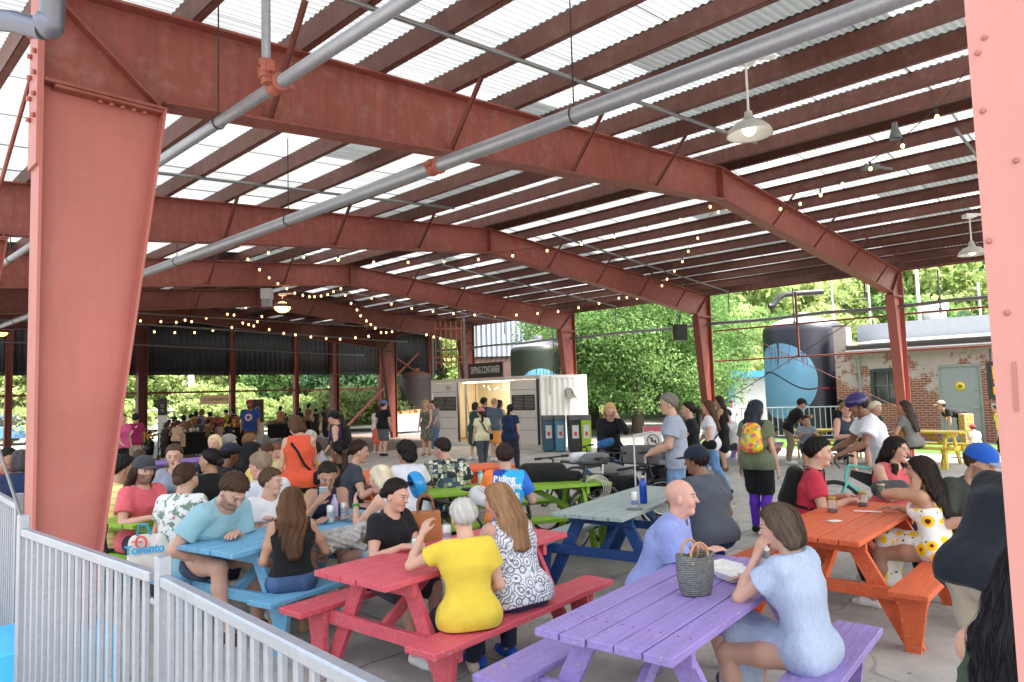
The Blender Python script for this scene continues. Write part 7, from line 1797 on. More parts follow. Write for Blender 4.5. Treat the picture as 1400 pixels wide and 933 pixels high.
# hanging strap and tote at lime table
w = D(205, 748, 6.15); tt = empty('tote_bag', (w[0], w[1], w[2]), R(-8), 'white tote bag with a painted city name resting on the lime bench', 'bag')
blob('tote_body', '', '', (0,0,0), [((-.12,0,-.10), (.14,0,-.08), .075, (0,0,1), 1.5), ((-.14,0,.02), (.10,0,.03), .05, (0,0,1), 1.6)], cloth('tote_white', (.70,.66,.60,1), 1.2), 0, .009, 6, .008, tt)
text('Toronto', .105, (.02,-.098,.0), (1,0,.10), (0,0,1), plain('tote_blue', hexc('3aa7d8'), .6), tt, bold=.003, depth=.006)
m = MB(); m.ring((-.02,-.088,.055), .05, .010, (0,1,0), 20, 5); m.box((-.06,-.085,.06), (.10,.008,.012)); m.build('tote_print', plain('tote_red', hexc('e0605a'), .6), tt)
m = MB(); m.tube([(-.1,-.03,.10), (-.06,-.05,.20), (.0,-.05,.20), (.03,-.03,.11)], .010, 6); m.build('tote_handle', plain('tote_cyan', hexc('2a9cc8'), .7), tt)
w = D(146, 735, 6.4); m = MB(); m.tube([(0,0,.12), (-.02,0,0), (0,0,-.14), (.01,0,-.3)], .014, 6); o = m.build('bag_strap', BLK, loc=tuple(w)); tag(o, 'loose black strap hanging from the lime table edge', 'strap')
# brown handbag
w = D(582, 722, 5.6); hb_ = empty('handbag', (w[0], w[1], w[2]), R(10), 'tan leather handbag standing behind the red table', 'bag')
m = MB(); m.prism([(-.13,-.14), (.13,-.14), (.115,.13), (-.115,.13)], -.05, .05); m.build('bag_body', plain('tan_bag', hexc('a8693c'), .5, 0, .1, 5.0), hb_, bevel=.012)
for sy in (-.045, .045): m = MB(); m.tube([(-.06, sy, .12)]+[(.062*math.cos(R(180-k*20)), sy, .17+.09*math.sin(R(k*20))) for k in range(10)]+[(.06, sy, .12)], .007, 8); m.build('handle', plain('tan_bag2', hexc('8a5530'), .5), hb_)
# block tower with the kids
w = D(1322, 590, 18.6); m = MB(); r_ = random.Random(4)
for k in range(11):
    for j in range(3):
        o_ = (j-1)*.085; m.cbox((o_ if k % 2 else 0, 0 if k % 2 else o_, .05+k*.085), (.08 if k % 2 else .25, .25 if k % 2 else .08, .08), .006)
o = m.build('block_tower', plain('pine_blocks', hexc('b8945e'), .7, 0, .25, 6.0), loc=(w[0], w[1], .02)); tag(o, 'tower of giant wooden blocks on the lawn between the bending person and a child', 'block tower')
# highchair-like stool behind seat
w = D(1322, 604, 17); m = MB(); m.box((0,0,.30), (.34,.34,.03)); [m.box((sx*.14, sy*.14, .15), (.03,.03,.30)) for sx in (-1,1) for sy in (-1,1)]
o = m.build('wooden_stool', plain('stool_wood', hexc('9a7648'), .7), loc=(w[0], w[1], .01)); tag(o, 'low wooden stool under the child in a red hat', 'stool')
# jacket / stroller under orange table
q = G(1225, 775, .0); blob('black_bag', 'black bag with a small wheel under the orange table', 'bag', (q[0], q[1]+.1, .12), [((-.15,0,.05), (.15,0,.03), .12)], BLK, sd=12)
# leashed dog on the lap
def dog(px, py, d, z):
    w = D(px, py, d); rt = empty('fluffy_dog', (w[0], w[1], w[2]), R(20), 'small fluffy grey and white dog lying on a lap between blue and red tables', 'dog')
    S = Sdf(); I3 = np.eye(3)
    S.seg((-.17,0,0), (.08,0,.02), .085, .085, k=.05, tag='b'); S.ell((.17,-.02,.07), I3, (.068,.062,.062), k=.04); S.seg((.20,-.05,.05), (.235,-.085,.035), .032, .026, k=.02)
    S.seg((.14,.05,.09), (.11,.085,.0), .03, .022, k=.015); S.seg((.13,-.075,.10), (.11,-.10,.01), .028, .02, k=.015)
    S.seg((.08,-.05,-.03), (.17,-.11,-.06), .03, .024, k=.03); S.seg((.06,.05,-.03), (.13,.09,-.07), .03, .024, k=.03); S.seg((-.17,.03,-.02), (-.10,-.1,-.06), .038, .028, k=.03); S.seg((-.24,0,.02), (-.30,.04,.06), .028, .02, k=.03)
    V, Q = S.mesh(.007, lambda X, Y, Z: .0045*(np.sin(X*160+3*np.sin(Z*60))*np.sin(Y*150+2*np.sin(X*70))+np.sin(Z*140+X*60)))
    m = NT('dog_fur'); v = m.coord(); n = m.noise(v, 7, 3); n2 = m.noise(v, 90, 3)
    m.set(color=m.mix(n2, m.ramp(n, [(.44, (.13,.12,.115)), (.54, (.50,.48,.45))]), (.62,.6,.57,1)), rough=.9, spec=.2); m.bump(n2, .02, .8)
    raw('body', V, Q, m.m, rt, smooth=True)
    q = MB(); q.ball((.247,-.097,.042), .013, 8, 6); q.build('nose', BLACKM, rt); q = MB(); q.ball((.215,-.035,.085), .008, 8, 6); q.ball((.192,-.072,.085), .008, 8, 6); q.build('eye', BLACKM, rt)
dog(468, 738, 5.75, .6)

sack(812, 632, 9.8, [((-.13,0,.0), (.13,0,.03), .085), ((-.1,0,.07), (.1,0,.07), .05)], '74767a', 'grey tarpaulin bag strapped behind a saddle in the parked bicycles', 3)
sack(846, 645, 9.6, [((-.16,0,.04), (.14,0,-.05), .09)], '8c8c88', 'pale grey folded tarpaulin over the bicycle rack', 5, .3)
sack(850, 662, 9.3, [((-.13,0,.0), (.14,0,.02), .09)], '17171a', 'bulging black pannier bag low among the parked bicycles', 6)
sack(792, 626, 10.0, [((-.06,0,.0), (.07,0,.0), .07)], 'd8dce2', 'white plastic bag on top of the bicycle load', 7)
sack(828, 608, 10.6, [((-.07,0,.0), (.07,0,.04), .055)], '2f5f94', 'blue rain cover bundle behind the black saddle', 8)
# ------------------------------------------------------------------ the people
Pn = person
# -- nearest right
Pn(1352,744,2.25,'seated woman with very long black hair and an olive tank top, nearest at lower right', az=62, sex='f', tone='light', top=('tank','3c4a3c'), bot=('pants','222222'), hair=('long','16131a','',.50,'2a242e'), hands=('lap','cheek'), lean=12, head=(0,14), build=1.1, at=(1.46,2.15))
Pn(1392,600,3.35,'standing man in a black tee and khaki trousers bending forward at the right edge', az=78, pose='bend', tone='light', top=('tee','1d222b',.03), bot=('pants','b3a690'), hair=('short','33261c'), hands=('reach','reach'), lean=34, head=(0,-10), build=1.15, hsc=1.04, at=(2.24,3.45))
Pn(1347,612,5.6,'seated bearded man in a blue cap behind the bending man', az=190, tone='light', top=('tee','3b3f3a'), bot=('pants','333333'), hair=('short','4b3a2a'), extra=(('cap','1f55b0','front','8c90a8'),), hands=('table','table'), lean=14, head=(-30,22), beard=.5)
Pn(1255,624,5.05,'seated woman in a white sundress printed with sunflowers resting her head on one hand', az=-38, sex='f', tone='tan', top=('strap','sunflower'), bot=('none',''), hair=('long','231916','',.22,'3a2a22'), hands=('table','cheek'), lean=7, head=(-18,4), extra=(('straps','e8e2d4'),), build=1.0, bench=('orange',-1,1288))
Pn(1226,601,7.2,'seated woman in a coral sleeveless top and glasses facing the camera', az=165, sex='f', tone='light', top=('tank','cc5a62'), bot=('pants','2a2a2e'), hair=('long','1c1513','front',.25,'2c201c'), hands=('tablein','lap'), lean=10, head=(-28,8), extra=(('glasses','d8b8a0'),), build=1.25)
Pn(1106,600,6.9,'seated person with black hair in a red tee with black backpack straps', az=112, tone='light', top=('tee','bb3448'), bot=('pants','24242a'), hair=('short','15120f'), hands=('table','table'), lean=14, head=(0,5), extra=(('backpack','141416','141416'),), build=.95, bench=('orange',1,1100))
Pn(936,655,4.45,'bald man in a periwinkle blue shirt seated at the lilac table', az=112, tone='pink', top=('polo','chambray_8d9bd2',.02), bot=('shorts','4a4a4a'), hair=('bald','6a5040'), hands=('tablein','fold'), lean=22, head=(-6,2), build=1.12, shoes='584c48', bench=('purple',1,893))
Pn(1070,689,3.62,'woman with a brown bob in a pale blue puff sleeve dress at the lilac table', az=-42, build=.86, sex='f', tone='light', top=('dress_tee','chambray_aab8d2',.022), bot=('none',''), hair=('bob','4a3a30','','','8a7668'), hands=('table','mouth'), lean=10, head=(-12,14), feet=.05, shoes=None, bench=('purple',-1,1112))
Pn(652,683,4.25,'grey haired woman in a bright yellow top seated on the red bench', az=-16, sex='f', tone='light', top=('tee','d8be44',.016), bot=('pants','222a3c'), hair=('gray','d0cdc8'), hands=('lap',(.26,.30,1.04)), lean=7, head=(-5,10), build=.98, shoes='c8b8a8', extra=(), feet=.16, bench=('red',-1,642))
Pn(702,661,4.75,'woman with a light brown bob in a paisley sleeveless top on the red bench', az=-36, sex='f', tone='pink', top=('tank','paisley',.02), bot=('pants','2e3450'), hair=('lob','9a7250','','','c8a078'), hands=('tablein','table'), lean=18, head=(-25,14), build=1.15, shoes='1f55b8', feet=-.02, bench=('red',-1,712))
Pn(540,656,5.15,'woman in a black tee with tied dark hair seated across the red table', az=128, sex='f', tone='light', top=('tee','17181d'), bot=('shorts','3a3a44'), hair=('bun','1f1816'), hands=('table','tablein'), lean=10, head=(-12,16), bench=('red',1,526))
Pn(318,654,5.35,'man in a pale aqua tee looking down at the sky blue table', az=120, tone='light', top=('tee','8fbac6',.018), bot=('shorts','39415a'), hair=('short','4a3322'), hands=('lap','tablein'), lean=34, head=(6,44), build=1.02, beard=.45, shoes='5a3a2a', feet=.1, bench=('sky',1,272))
Pn(400,666,5.1,'woman with long wavy brown hair, black crop top and denim shorts on the blue bench', az=-22, sex='f', tone='tan', top=('crop','141418'), bot=('hot','denim_3d5478'), hair=('long','5a3c28','',.30,'9a7048'), hands=((.30,.32,.62),'lap'), lean=6, head=(5,6), shoes='b08a68', bench=('sky',-1,400))
Pn(372,642,6.0,'man in a white v neck tee looking to the right at the sky blue table', az=140, tone='light', top=('tee','d8d8de'), bot=('shorts','4a4a50'), hair=('short','5a4632'), hands=('fold','fold'), lean=12, head=(-42,4), build=1.0, bench=('sky',1,362))
Pn(448,634,6.6,'young woman in a dark halter top looking down at her phone', az=165, sex='f', tone='tan', top=('halter','23243a'), bot=('hot','2a2a30'), hair=('pony','221815'), hands=('phone','tablein'), lean=8, head=(-5,30), extra=(('phone','8888aa'),('straps','8a8ab0',1)))
Pn(528,637,6.3,'woman with long platinum blonde hair holding a phone towards the blue table', az=-68, sex='f', tone='light', top=('tank','cfd4dc'), bot=('hot','c0d4e8'), hair=('long','e2d6b8','',.34,'f0e8d4'), hands=('tablein','phone'), lean=10, head=(-10,14), extra=(('band','3a9a4a',-1),), bench=('sky',-1,540))
Pn(197,628,7.0,'smiling bearded man in a coral pink tee and a dark cap with long hair', az=118, tone='light', top=('tee','d86470'), bot=('pants','3a3a44'), hair=('lob','3a241c'), extra=(('cap','3a3c40'),), hands=('table','tablein'), lean=6, head=(10,4), beard=.7, build=.93)
Pn(170,627,7.3,'man with black hair in a pale yellow striped tee seen from behind', az=32, tone='tan', top=('tee','stripe_e8d890'), bot=('pants','283858'), hair=('short','14110f'), hands=('tablein','table'), lean=14, head=(22,8))
Pn(254,637,6.4,'person with a low brown bun in a white tropical print shirt seen from behind', az=2, sex='f', tone='light', top=('tee','tropic',.024), bot=('shorts','b8b8b0'), hair=('bun','4a3024'), hands=('table','table'), lean=12, head=(4,6), build=1.0, shoes='5a1a24')
Pn(238,611,8.5,'woman in a heather grey tee with a messy bun holding her hand to her mouth', az=168, sex='f', tone='light', top=('tee','8e94a4'), bot=('pants','333840'), hair=('bun','5a4430','high'), hands=('table','mouth'), lean=8, head=(-5,10), extra=(('band','8ac84a',-1),))
Pn(287,617,7.9,'woman in a black top with bare shoulders turned left to the grey tee woman', az=-28, sex='f', tone='tan', top=('tank','121214'), bot=('pants','222222'), hair=('bun','161214'), hands=('table','table'), lean=10, head=(-55,2), build=1.0)
Pn(318,609,8.7,'man in a black tee with a dark cap with a red and yellow peak', az=48, tone='brown', top=('tee','181a20'), bot=('pants','222222'), hair=('buzz','1a1512'), hands=('table','table'), lean=14, head=(0,14), extra=(('cap','262a3c','front','a82838'),), build=1.1)
Pn(345,608,8.5,'woman with long straight black hair in a yellow patterned top, profile right', az=50, sex='f', tone='tan', top=('tee','daisy'), bot=('pants','333333'), hair=('long','141216','',.38,'24202a'), hands=('table','tablein'), lean=8, head=(20,4))
Pn(353,622,7.2,'bald man in a white tee leaning over the table in the crowd', az=-58, tone='pink', top=('tee','d4d8e4'), bot=('pants','2a3040'), hair=('buzz','9a8470'), hands=('table','table'), lean=22, head=(-10,14), build=1.1)
Pn(402,570,8.6,'standing woman in a coral sleeveless top with a black cross body bag', az=-12, pose='stand', sex='f', tone='light', top=('tank','d8583e',.018), bot=('pants','17171b'), hair=('bob','5a3e2c','','','7a5a40'), hands=('table','hang'), lean=4, head=(-30,32), extra=(('strapbag','18181c',1),), build=.95)
Pn(428,606,9.2,'person in a mustard yellow tee seated behind the standing woman in coral', az=5, tone='light', top=('tee','d8a220'), bot=('pants','20242c'), hair=('short','2a1e18'), hands=('table','table'), lean=22, head=(-20,30), build=1.1)
Pn(424,592,11,'grey haired man in a pale grey tee seated beyond the coral woman', az=15, tone='light', top=('tee','9ca0b0'), bot=('pants','333340'), hair=('gray','b8b2a8'), hands=('table','table'), lean=22, head=(-20,14))
Pn(293,597,11,'older woman with short blonde hair and a navy top facing the camera', az=190, sex='f', tone='light', top=('long','1c2438'), bot=('pants','222230'), hair=('bob','d8c49a','','','ead8b0'), hands=('table','table'), lean=8, head=(-10,6))
Pn(315,597,11.3,'grey haired man in a navy polo leaning forward behind the red peaked cap', az=60, tone='light', top=('polo','1e2a48'), bot=('pants','222230'), hair=('gray','8e8a86'), hands=('table','table'), lean=24, head=(0,10))
Pn(344,596,11.6,'brown haired person in a dark top seated behind the long black hair', az=40, tone='light', top=('tee','3a3430'), bot=('pants','222230'), hair=('short','7a5a3a'), hands=('table','table'), lean=14, head=(20,18))
Pn(361,598,11.2,'grey haired man in a steel blue shirt with his back turned', az=12, tone='light', top=('tee','5a7494'), bot=('pants','222230'), hair=('gray','5c5a58'), hands=('table','table'), lean=10, head=(0,6))
Pn(365,608,9.8,'boy with curly brown hair looking down at the table', az=170, tone='light', top=('tee','d8d49a'), bot=('shorts','333340'), hair=('short','4a3020'), hands=('table','table'), lean=14, head=(-10,34))
Pn(378,609,10.3,'fair haired child next to the turquoise bottle', az=150, tone='pink', top=('tee','c4bcd8'), bot=('shorts','333340'), hair=('short','7a4a34'), hands=('table','table'), lean=10, head=(-20,18))
Pn(453,563,12.6,'standing woman in a black cap and purple top with a black backpack, profile left', az=-88, pose='stand', sex='f', tone='light', top=('tank','4a2460'), bot=('pants','1c1c20'), hair=('pony','1a1412'), hands=('table','hang'), lean=3, head=(0,22), extra=(('cap','1c1e24'),('backpack','16161a')))
Pn(462,606,8.7,'woman with a black bun and bare back in a dark halter top', az=-48, sex='f', tone='brown', top=('halter','1c1c22'), bot=('pants','222222'), hair=('bun','15110f'), hands=('table','table'), lean=12, head=(-20,10), extra=(('straps','d8d4d0'),))
Pn(493,605,8.6,'woman in a charcoal tee with a dark ponytail, profile right', az=68, sex='f', tone='light', top=('tee','3c404c'), bot=('pants','222226'), hair=('pony','3a241c'), hands=('table','table'), lean=14, head=(6,12))
Pn(553,606,8.4,'woman with curly black hair in a white tee turned away', az=-28, sex='f', tone='tan', top=('tee','dcdce6'), bot=('pants','333340'), hair=('curly','1c1414'), hands=('table','table'), lean=14, head=(-20,8))
Pn(602,602,8.8,'man with cropped hair in a busy patchwork shirt seen from behind', az=-14, tone='pink', top=('tee','patchwork',.024), bot=('pants','2a3040'), hair=('buzz','2a2220'), hands=('table','table'), lean=14, head=(-50,14), build=1.15)
cy = Pn(690,611,7.7,'cyclist in a blue jersey with orange sleeves and white lettering on the back', az=6, tone='light', top=('tee','jersey'), bot=('shorts','16161a'), hair=('short','352620'), hands=('table','table'), lean=12, head=(-8,8), build=1.05)
# -- standing middle distance
Pn(834,552,11,'standing blonde woman in a black long sleeve top touching her forehead', az=182, pose='stand', sex='f', tone='light', top=('long','14171f'), bot=('pants','16181e'), hair=('lob','c09a68','','','e0c090'), hands=('table','brow'), lean=2, head=(0,20))
Pn(912,541,9.0,'grey haired man in a heather tee and jeans holding a bicycle', az=-80, pose='stand', tone='light', top=('tee','9ea8ba',.02), bot=('jeans','denim_6f90b4'), hair=('gray','8a857e'), hands=((.10,.30,.99),(.10,.30,.99)), lean=5, head=(-5,8), extra=(('glasses','333333'),), build=1.1)
Pn(940,551,10.8,'woman with a long dark ponytail in a black tee facing left', az=-75, pose='stand', sex='f', tone='light', top=('tee','15171c'), bot=('pants','141414'), hair=('pony','1a1210'), hands=('hang','table'), lean=2, head=(0,4))
Pn(967,549,12.2,'woman in a white tee and jeans walking with a small black bag', az=-60, pose='walk', sex='f', tone='light', top=('tee','d4d4de'), bot=('jeans','denim_5a80ac'), hair=('long','4a2e20','',.26,'5a3a28'), hands=('table','hang'), lean=3, head=(-5,3), extra=(('strapbag','141418',-1),), shoes='1c1c22')
Pn(982,543,15.5,'woman in a sleeveless black dress with long dark hair', az=-70, pose='stand', sex='f', tone='tan', top=('dress','121218'), bot=('none',''), hair=('long','1c1413','',.30,'2a1e1a'), hands=('hang','table'), lean=2, head=(0,5), shoes='6a5040')
Pn(992,561,16.0,'man in a white tee seated at the far lilac table', az=-110, tone='pink', top=('tee','cfd2da'), bot=('pants','23283a'), hair=('buzz','3a2820'), hands=('table','cheek'), lean=10, head=(0,14))
Pn(1001,548,22,'person in a pale shirt seated far beyond the lilac table', az=180, pose='stand', tone='light', top=('tee','c8d4e4'), bot=('pants','555566'), hair=('short','4a3a34'), hands=('table','table'), head=(0,10))
gw = Pn(1034,549,9.0,'standing person with blue tinted hair, an olive tee and a shiny patterned backpack', az=38, pose='stand', sex='f', tone='light', top=('tee','69745c',.02), bot=('shorts','15161a'), hair=('lob','2e323c','','','5a78a0'), hands=('hang','hang'), lean=1, head=(25,6), extra=(('backpack','gems','181818'),('leggings','5a2ea8')), shoes='1a1a1a')
Pn(1166,526,8.7,'standing cyclist in a white tee and violet helmet looking down over his handlebar', az=-80, pose='stand', tone='brown', top=('tee','dfe2ec',.02), bot=('shorts','14171f'), hair=('short','16110f'), hands=('bars','bars'), lean=24, head=(0,22), extra=(('helmet','2c2160'),), build=1.0, hsc=1.06)
Pn(950,614,6.6,'man in a navy cap and dark grey tee seated behind the bald man', az=-32, tone='brown', top=('tee','4a505c',.02), bot=('jeans','denim_26385a'), hair=('buzz','1c1612'), hands=('lap','table'), lean=14, head=(-18,8), extra=(('cap','1c2436','front'),), build=1.15)
Pn(1098,546,16.5,'man in a black tee and khaki trousers bending over the yellow table', az=100, pose='stand', tone='tan', top=('tee','15161a'), bot=('pants','8e8068'), hair=('short','241a14'), hands=('reach','reach'), lean=34, head=(0,24), extra=(('cap','222222'),))
Pn(1102,570,15.6,'small dark haired child seated behind the yellow table', az=-170, tone='tan', top=('tee','7a8894'), bot=('shorts','333340'), hair=('short','1c1412'), hands=('table','table'), head=(0,10))
Pn(1060,586,17.0,'child with dark curly hair crouching by the fence', az=100, pose='crouch', tone='pink', top=('tee','cfc2b8'), bot=('shorts','16161a'), hair=('short','3a2c22'), hands=('low','low'), lean=28, head=(0,20))
Pn(1157,553,14.6,'person with ginger short hair in a dark vest at the yellow table', az=172, tone='pink', top=('tank','3a4450'), bot=('shorts','333340'), hair=('short','9a6a34'), hands=('table','table'), head=(10,8))
Pn(1151,548,16.4,'person in a black tee standing behind the cyclist in a helmet', az=180, pose='stand', tone='tan', top=('tee','16171b'), bot=('pants','222222'), hair=('short','1c1612'), hands=('table','hang'), head=(0,10))
Pn(1198,552,15.4,'platinum haired person in a black top seated at the yellow table', az=150, sex='f', tone='pink', top=('long','15161a'), bot=('pants','222222'), hair=('short','e0d6c0'), hands=('table','table'), lean=16, head=(0,10))
Pn(1236,550,15.2,'woman with long brown hair in a grey tee at the yellow table by the wall', az=-25, sex='f', tone='light', top=('tee','7c7c78'), bot=('pants','1a1a1e'), hair=('long','2a1c18','',.30,'5a4030'), hands=('table','table'), lean=10, head=(-20,4))
Pn(1304,566,18.6,'person in a floral cap and black top bending down beside the block tower', az=-80, pose='bend', sex='f', tone='tan', top=('tee','17181c'), bot=('pants','2a2a2e'), hair=('short','2a1e18'), hands=((.3,.3,1.0),'low'), lean=72, head=(0,10), extra=(('cap','8a7a68'),), hsc=1.0, at=(12.0,18.9))
Pn(1329,582,16.8,'small child in a red hat seated low with their back turned', az=0, pose='sit', seat=.32, tone='pink', top=('tee','d0c6b4'), bot=('shorts','9a8a6a'), hair=('short','3a2a20'), hands=('lap','lap'), extra=(('hat','a83038'),), feet=-.1)
Pn(1361,556,18.0,'toddler in a yellow top and pale patterned trousers standing by the wall', az=-60, pose='stand', sex='f', tone='tan', top=('tank','d8d838'), bot=('pants','b8b4b0'), hair=('bun','1c1412'), hands=('hang','hang'), head=(-10,6), shoes='8a6a50')
# -- at the container
Pn(658,559,17.0,'woman in a cream tee and a dusty pink cap walking with a black cross strap', az=-12, pose='walk', sex='f', tone='light', top=('tee','ddd8b4'), bot=('pants','4a4f58'), hair=('pony','2a1a18'), hands=('hang','hang'), head=(0,2), extra=(('cap','c07880','front'),('strapbag','1c1418',1)))
Pn(698,554,16.2,'woman in a navy striped tee with a small navy backpack walking to the container', az=22, pose='walk', sex='f', tone='light', top=('tee','stripe_1e2c50'), bot=('pants','2c3040'), hair=('pony','14100f'), hands=('hang','hang'), head=(0,2), extra=(('backpack','16284a','121a30'),))
Pn(676,546,19.4,'customer in a grey blue tee and orange shorts before the open container', az=20, pose='stand', tone='light', top=('tee','4e5c6a'), bot=('shorts','e09a50'), hair=('balding','b08a70'), hands=('table','table'), head=(10,2))
Pn(650,551,20.0,'customer in a dark green dress waiting at the container', az=28, pose='stand', sex='f', tone='light', top=('dress','2e4a44'), bot=('none',''), hair=('bob','2e1e18'), hands=('hang','table'), head=(15,3))
Pn(662,545,20.8,'dark haired customer half hidden behind the pink cap', az=35, pose='stand', tone='tan', top=('tee','2a2a2e'), bot=('pants','222222'), hair=('short','14100e'), hands=('table','table'), head=(20,3))
Pn(683,548,20.6,'woman with long dark hair waiting close to the counter', az=40, pose='stand', sex='f', tone='tan', top=('tee','b8a888'), bot=('pants','333340'), hair=('long','1c1412','',.2,'2a1c18'), hands=('table','table'), head=(20,3))
Pn(678,536,22.6,'bartender in a black tee looking down inside the lit container', az=165, pose='stand', tone='tan', top=('tee','121214'), bot=('pants','222222'), hair=('short','15110f'), hands=('table','table'), head=(-20,26), hsc=1.0, at=None)
Pn(525,549,22,'man in a blue cap, black tee and grey shorts standing before the market', az=18, pose='stand', tone='light', top=('tee','14161a'), bot=('shorts','5a5e66'), hair=('short','3a2a20'), hands=('hang','hang'), head=(20,3), extra=(('cap','4a7aa8','front'),), shoes='1c1c1c')
Pn(517,556,23,'woman in a white top and coral skirt beside the blue cap man', az=20, pose='stand', sex='f', tone='light', top=('tee','d8d4d4'), bot=('skirt','d86a5a'), hair=('bob','2a1c18'), hands=('hang','hang'), head=(10,3), shoes='c8c8c8')
Pn(581,548,21.6,'blonde woman in a long leafy print dress beside the container', az=-170, pose='stand', sex='f', tone='light', top=('dress','leafy'), bot=('none',''), hair=('lob','a8804e','','','c8a070'), hands=('hang','table'), head=(10,6), shoes='8a6a50')
Pn(591,549,23,'man in a grey tee and jeans standing against the container door', az=-150, pose='stand', tone='light', top=('tee','8a8e94'), bot=('jeans','denim_5a789c'), hair=('short','3a2a20'), hands=('hang','table'), head=(10,6))
bt_ = Pn(341,548,22,'bearded man in a royal blue tee with a round chest print and brown trousers', az=176, pose='stand', tone='brown', top=('tee','1c3a74',.02), bot=('pants','6a4a2c'), hair=('short','5a2a22'), hands=('hang','hang'), head=(5,4), beard=.8, build=1.15, extra=(('cap','7a3030','front'),))
Pn(169,567,17.6,'older woman in a bright pink tee and black shorts beside the near column', az=120, pose='stand', sex='f', tone='light', top=('tee','d85a94',.02), bot=('shorts','15161a'), hair=('short','8a6a44'), hands=('table','hang'), head=(0,10), build=1.1)
Pn(186,567,18.6,'person in a maroon tee with a white bag strap behind the pink tee woman', az=-10, pose='stand', tone='tan', top=('tee','8c2050'), bot=('pants','a89c90'), hair=('short','1c1412'), hands=('table','hang'), head=(0,8), extra=(('strapbag','d8d0c4',-1),))
# -- left edge
Pn(14,615,9.4,'woman in a rust red tank top seated at the orange table at the left edge', az=110, sex='f', tone='tan', top=('tank','b8482c'), bot=('pants','333333'), hair=('bun','1c1412'), hands=('table','chin'), lean=16, head=(0,22))
Pn(30,618,8.6,'person with grey streaked hair and a navy top half hidden by the near column', az=-20, sex='f', tone='light', top=('tee','1f2c4c'), bot=('pants','333333'), hair=('bob','4a4048','','','9a8a94'), hands=('table','table'), lean=12, head=(0,12))
Pn(147,629,9.4,'man in a teal tee half hidden behind the near column', az=40, tone='light', top=('tee','1a6a94'), bot=('pants','333333'), hair=('short','2a1e18'), hands=('table','table'), lean=12, head=(20,6))
Pn(158,622,9.8,'fair brown haired person in a lime yellow top behind the pale yellow tee', az=15, sex='f', tone='light', top=('tee','b8d820'), bot=('pants','333333'), hair=('bob','7a5638'), hands=('table','table'), lean=10, head=(0,6))
Pn(192,616,10.2,'brown haired person seated behind the dark cap', az=0, sex='f', tone='light', top=('tee','a8a0a0'), bot=('pants','333333'), hair=('bob','4c3426'), hands=('table','table'), lean=10, head=(20,8))
# -- market crowd, in the shade
mk = [(229,579,23.2,'f','3a3032','2a1c18','shopper in dark clothes right beside the tall narrow banner',30),(244,577,23,'m','c0a088','2e1e16','shopper in pale peach at the front of the white pots',10),(272,574,24.6,'f','3c3c48','3a2418','shopper in slate standing before the flower market',-20),(285,576,25.5,'m','7a5a40','1c1412','shopper in brown before the flower heap',15),(300,578,25.8,'f','a08870','5a3a2a','shopper in beige before the flower heap',-15),(314,577,26,'m','26262c','14100e','shopper in black at the right end of the flower heap',20),(323,572,28.5,'f','8a4a6a','1c1412','shopper in plum behind the right end of the flower heap',-60),
 (232,575,27,'f','b89078','221a16','shopper in a tan top at the left end of the flower market',60),(240,571,27.5,'f','6a4a40','3a1f16','red haired shopper in brown at the flower market',70),(250,569,26.5,'f','a87a60','14100e','black haired shopper in peach bending over the white pots',-60),
 (262,568,28,'m','8a6a58','14100e','shopper in dull brown between the two black tables',20),(268,563,28,'f','9a7a60','14100e','shopper with piled black hair in the middle of the flower market',-20),(277,560,26,'f','6a6478','6a4a34','fair shopper in a long grey violet dress at the flower market',10),
 (287,565,28.5,'m','5a4a50','1c1412','tall shopper in dusky purple by the flowers',-30),(296,571,28,'f','3a3440','1c1412','shopper in a dark top picking flowers',-40),(308,561,30,'m','c8c030','100e0d','shopper with a yellow top behind the flower heap',-90),(318,560,30,'f','141416','100e0d','shopper all in black behind the flower heap',-80)]
for (x, y, d, sx, c, hcl, lb, az_) in mk:
    Pn(x, y, d, lb, az=az_, pose='stand', sex=sx, tone='tan' if x % 2 else 'light', top=(('dress', c) if 'dress' in lb else ('tee', c)), bot=('none' if 'dress' in lb else 'pants','22201f'), hair=('bob' if sx == 'f' else 'short', hcl), hands=('table','table'), lean=8, head=(0,15), group='shoppers at the far market')
mk2 = [(346,577,33,'f','4a4450','1c1412','small silhouette beside the wide banner',30),(384,556,33,'f','b08058','1c1412','silhouette in ochre standing tall behind the tables',10),(390,566,34,'m','2a2a30','1c1412','dark silhouette next to the ochre one',0),(398,572,34,'f','8a6a60','3a2a20','silhouette in dusty rose in the far crowd',-20),
 (410,558,33,'f','26262c','100e0d','dark silhouette in shorts with her back turned',5),(423,552,33,'f','8a6a4c','100e0d','silhouette in light brown reaching to the right',40),(431,560,34,'m','1c1c20','100e0d','black silhouette beside the tall post',-60),(442,556,32,'f','3c2a28','3a2018','long haired silhouette before the tall right post',-80)]
for (x, y, d, sx, c, hcl, lb, az_) in mk2:
    Pn(x, y, d, lb, az=az_, pose='stand', sex=sx, tone='tan', top=('tee', c), bot=('pants','1c1a1a'), hair=('bob' if sx == 'f' else 'short', hcl), hands=('table','table'), lean=6, head=(0,12), group='silhouettes in the far crowd')
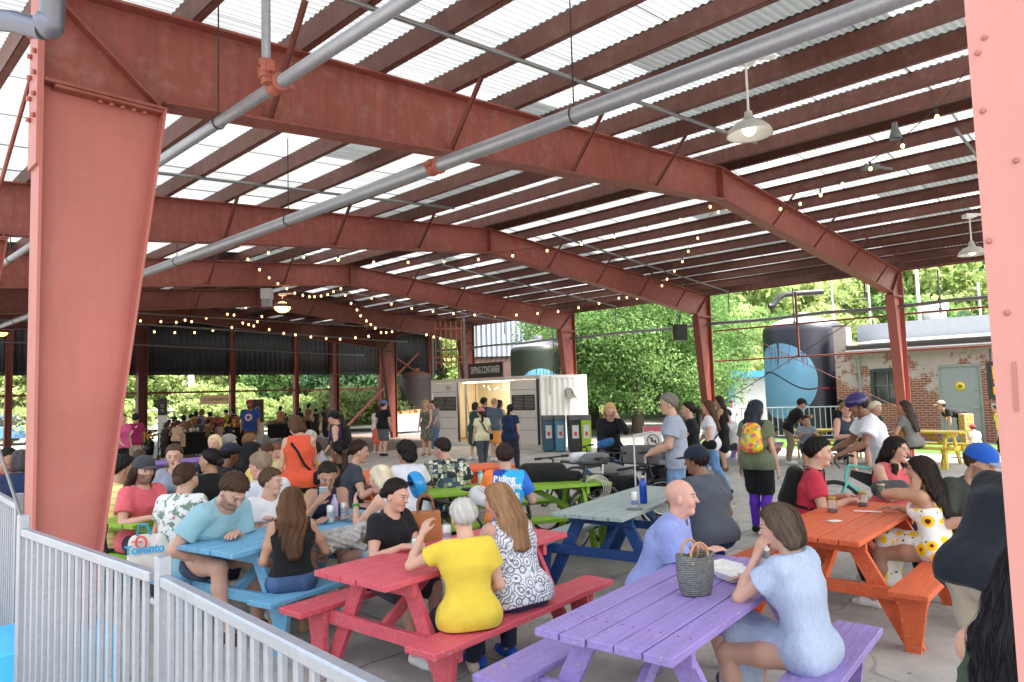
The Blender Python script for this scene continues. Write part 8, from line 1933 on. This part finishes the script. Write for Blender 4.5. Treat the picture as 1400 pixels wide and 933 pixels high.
# -- lettering laid onto clothes
def lay(info, body, size, u_, v_, mat, front=False, bold=.0, name='lettering', shape=None):
    """writes on the cloth: each vertex is pushed onto the shirt surface"""
    N, P, u, rr, ff, s = (info[k] for k in ('N','P','u','rr','ff','s')); sg = 1 if front else -1
    X = -rr if front else rr
    c = bpy.data.curves.new(name, 'FONT'); c.body = body; c.size = size; c.align_x = 'CENTER'; c.align_y = 'CENTER'; c.offset = bold
    o = bpy.data.objects.new(name, c); col.objects.link(o); me = o.to_mesh().copy(); bpy.data.objects.remove(o)
    sh = [ch for ch in info['root'].children if ch.name.startswith(('shirt', 'dress'))][0]
    dg = bpy.context.evaluated_depsgraph_get()
    from mathutils.bvhtree import BVHTree
    bvh = BVHTree.FromPolygons([v.co for v in sh.data.vertices], [tuple(p.vertices) for p in sh.data.polygons])
    bm = bmesh.new(); bm.from_mesh(me)
    bmesh.ops.triangulate(bm, faces=bm.faces); bmesh.ops.subdivide_edges(bm, edges=[e for e in bm.edges if e.calc_length() > .02], cuts=1)
    for v in bm.verts:
        p = Vector(N + X*(u_+v.co.x) + u*(v_+v.co.y)) + Vector(ff)*sg*.4
        h = bvh.ray_cast(p, Vector(-ff*sg)); q = h[0] if h[0] else Vector(N + X*(u_+v.co.x) + u*(v_+v.co.y)) + Vector(ff)*sg*.12
        v.co = q + Vector(ff)*sg*.004
    bm.to_mesh(me); bm.free(); me.materials.clear(); me.materials.append(mat); o = bpy.data.objects.new(name, me); col.objects.link(o); o.parent = info['root']; return o
WL = plain('white_print', (.8,.8,.8,1), .5)
for (t, sz, x, y) in (('Riding', .095, .0, -.075), ('to Fight', .088, .04, -.15), ('Kids', .12, .055, -.24), ('Cancer', .07, .05, -.32)): lay(cy, t, sz, x, y, WL, bold=.0035)
lay(bt_, 'O', .26, 0, -.20, plain('badge_print', (.55,.30,.26,1), .6), True, bold=.012)
# trial report
import sys
for p_ in PEOPLE:
    if not (.72 < p_[3] < 1.2): print('SCALE', p_, file=sys.stderr); print('SCALE', [round(x,2) if isinstance(x,float) else x for x in p_])
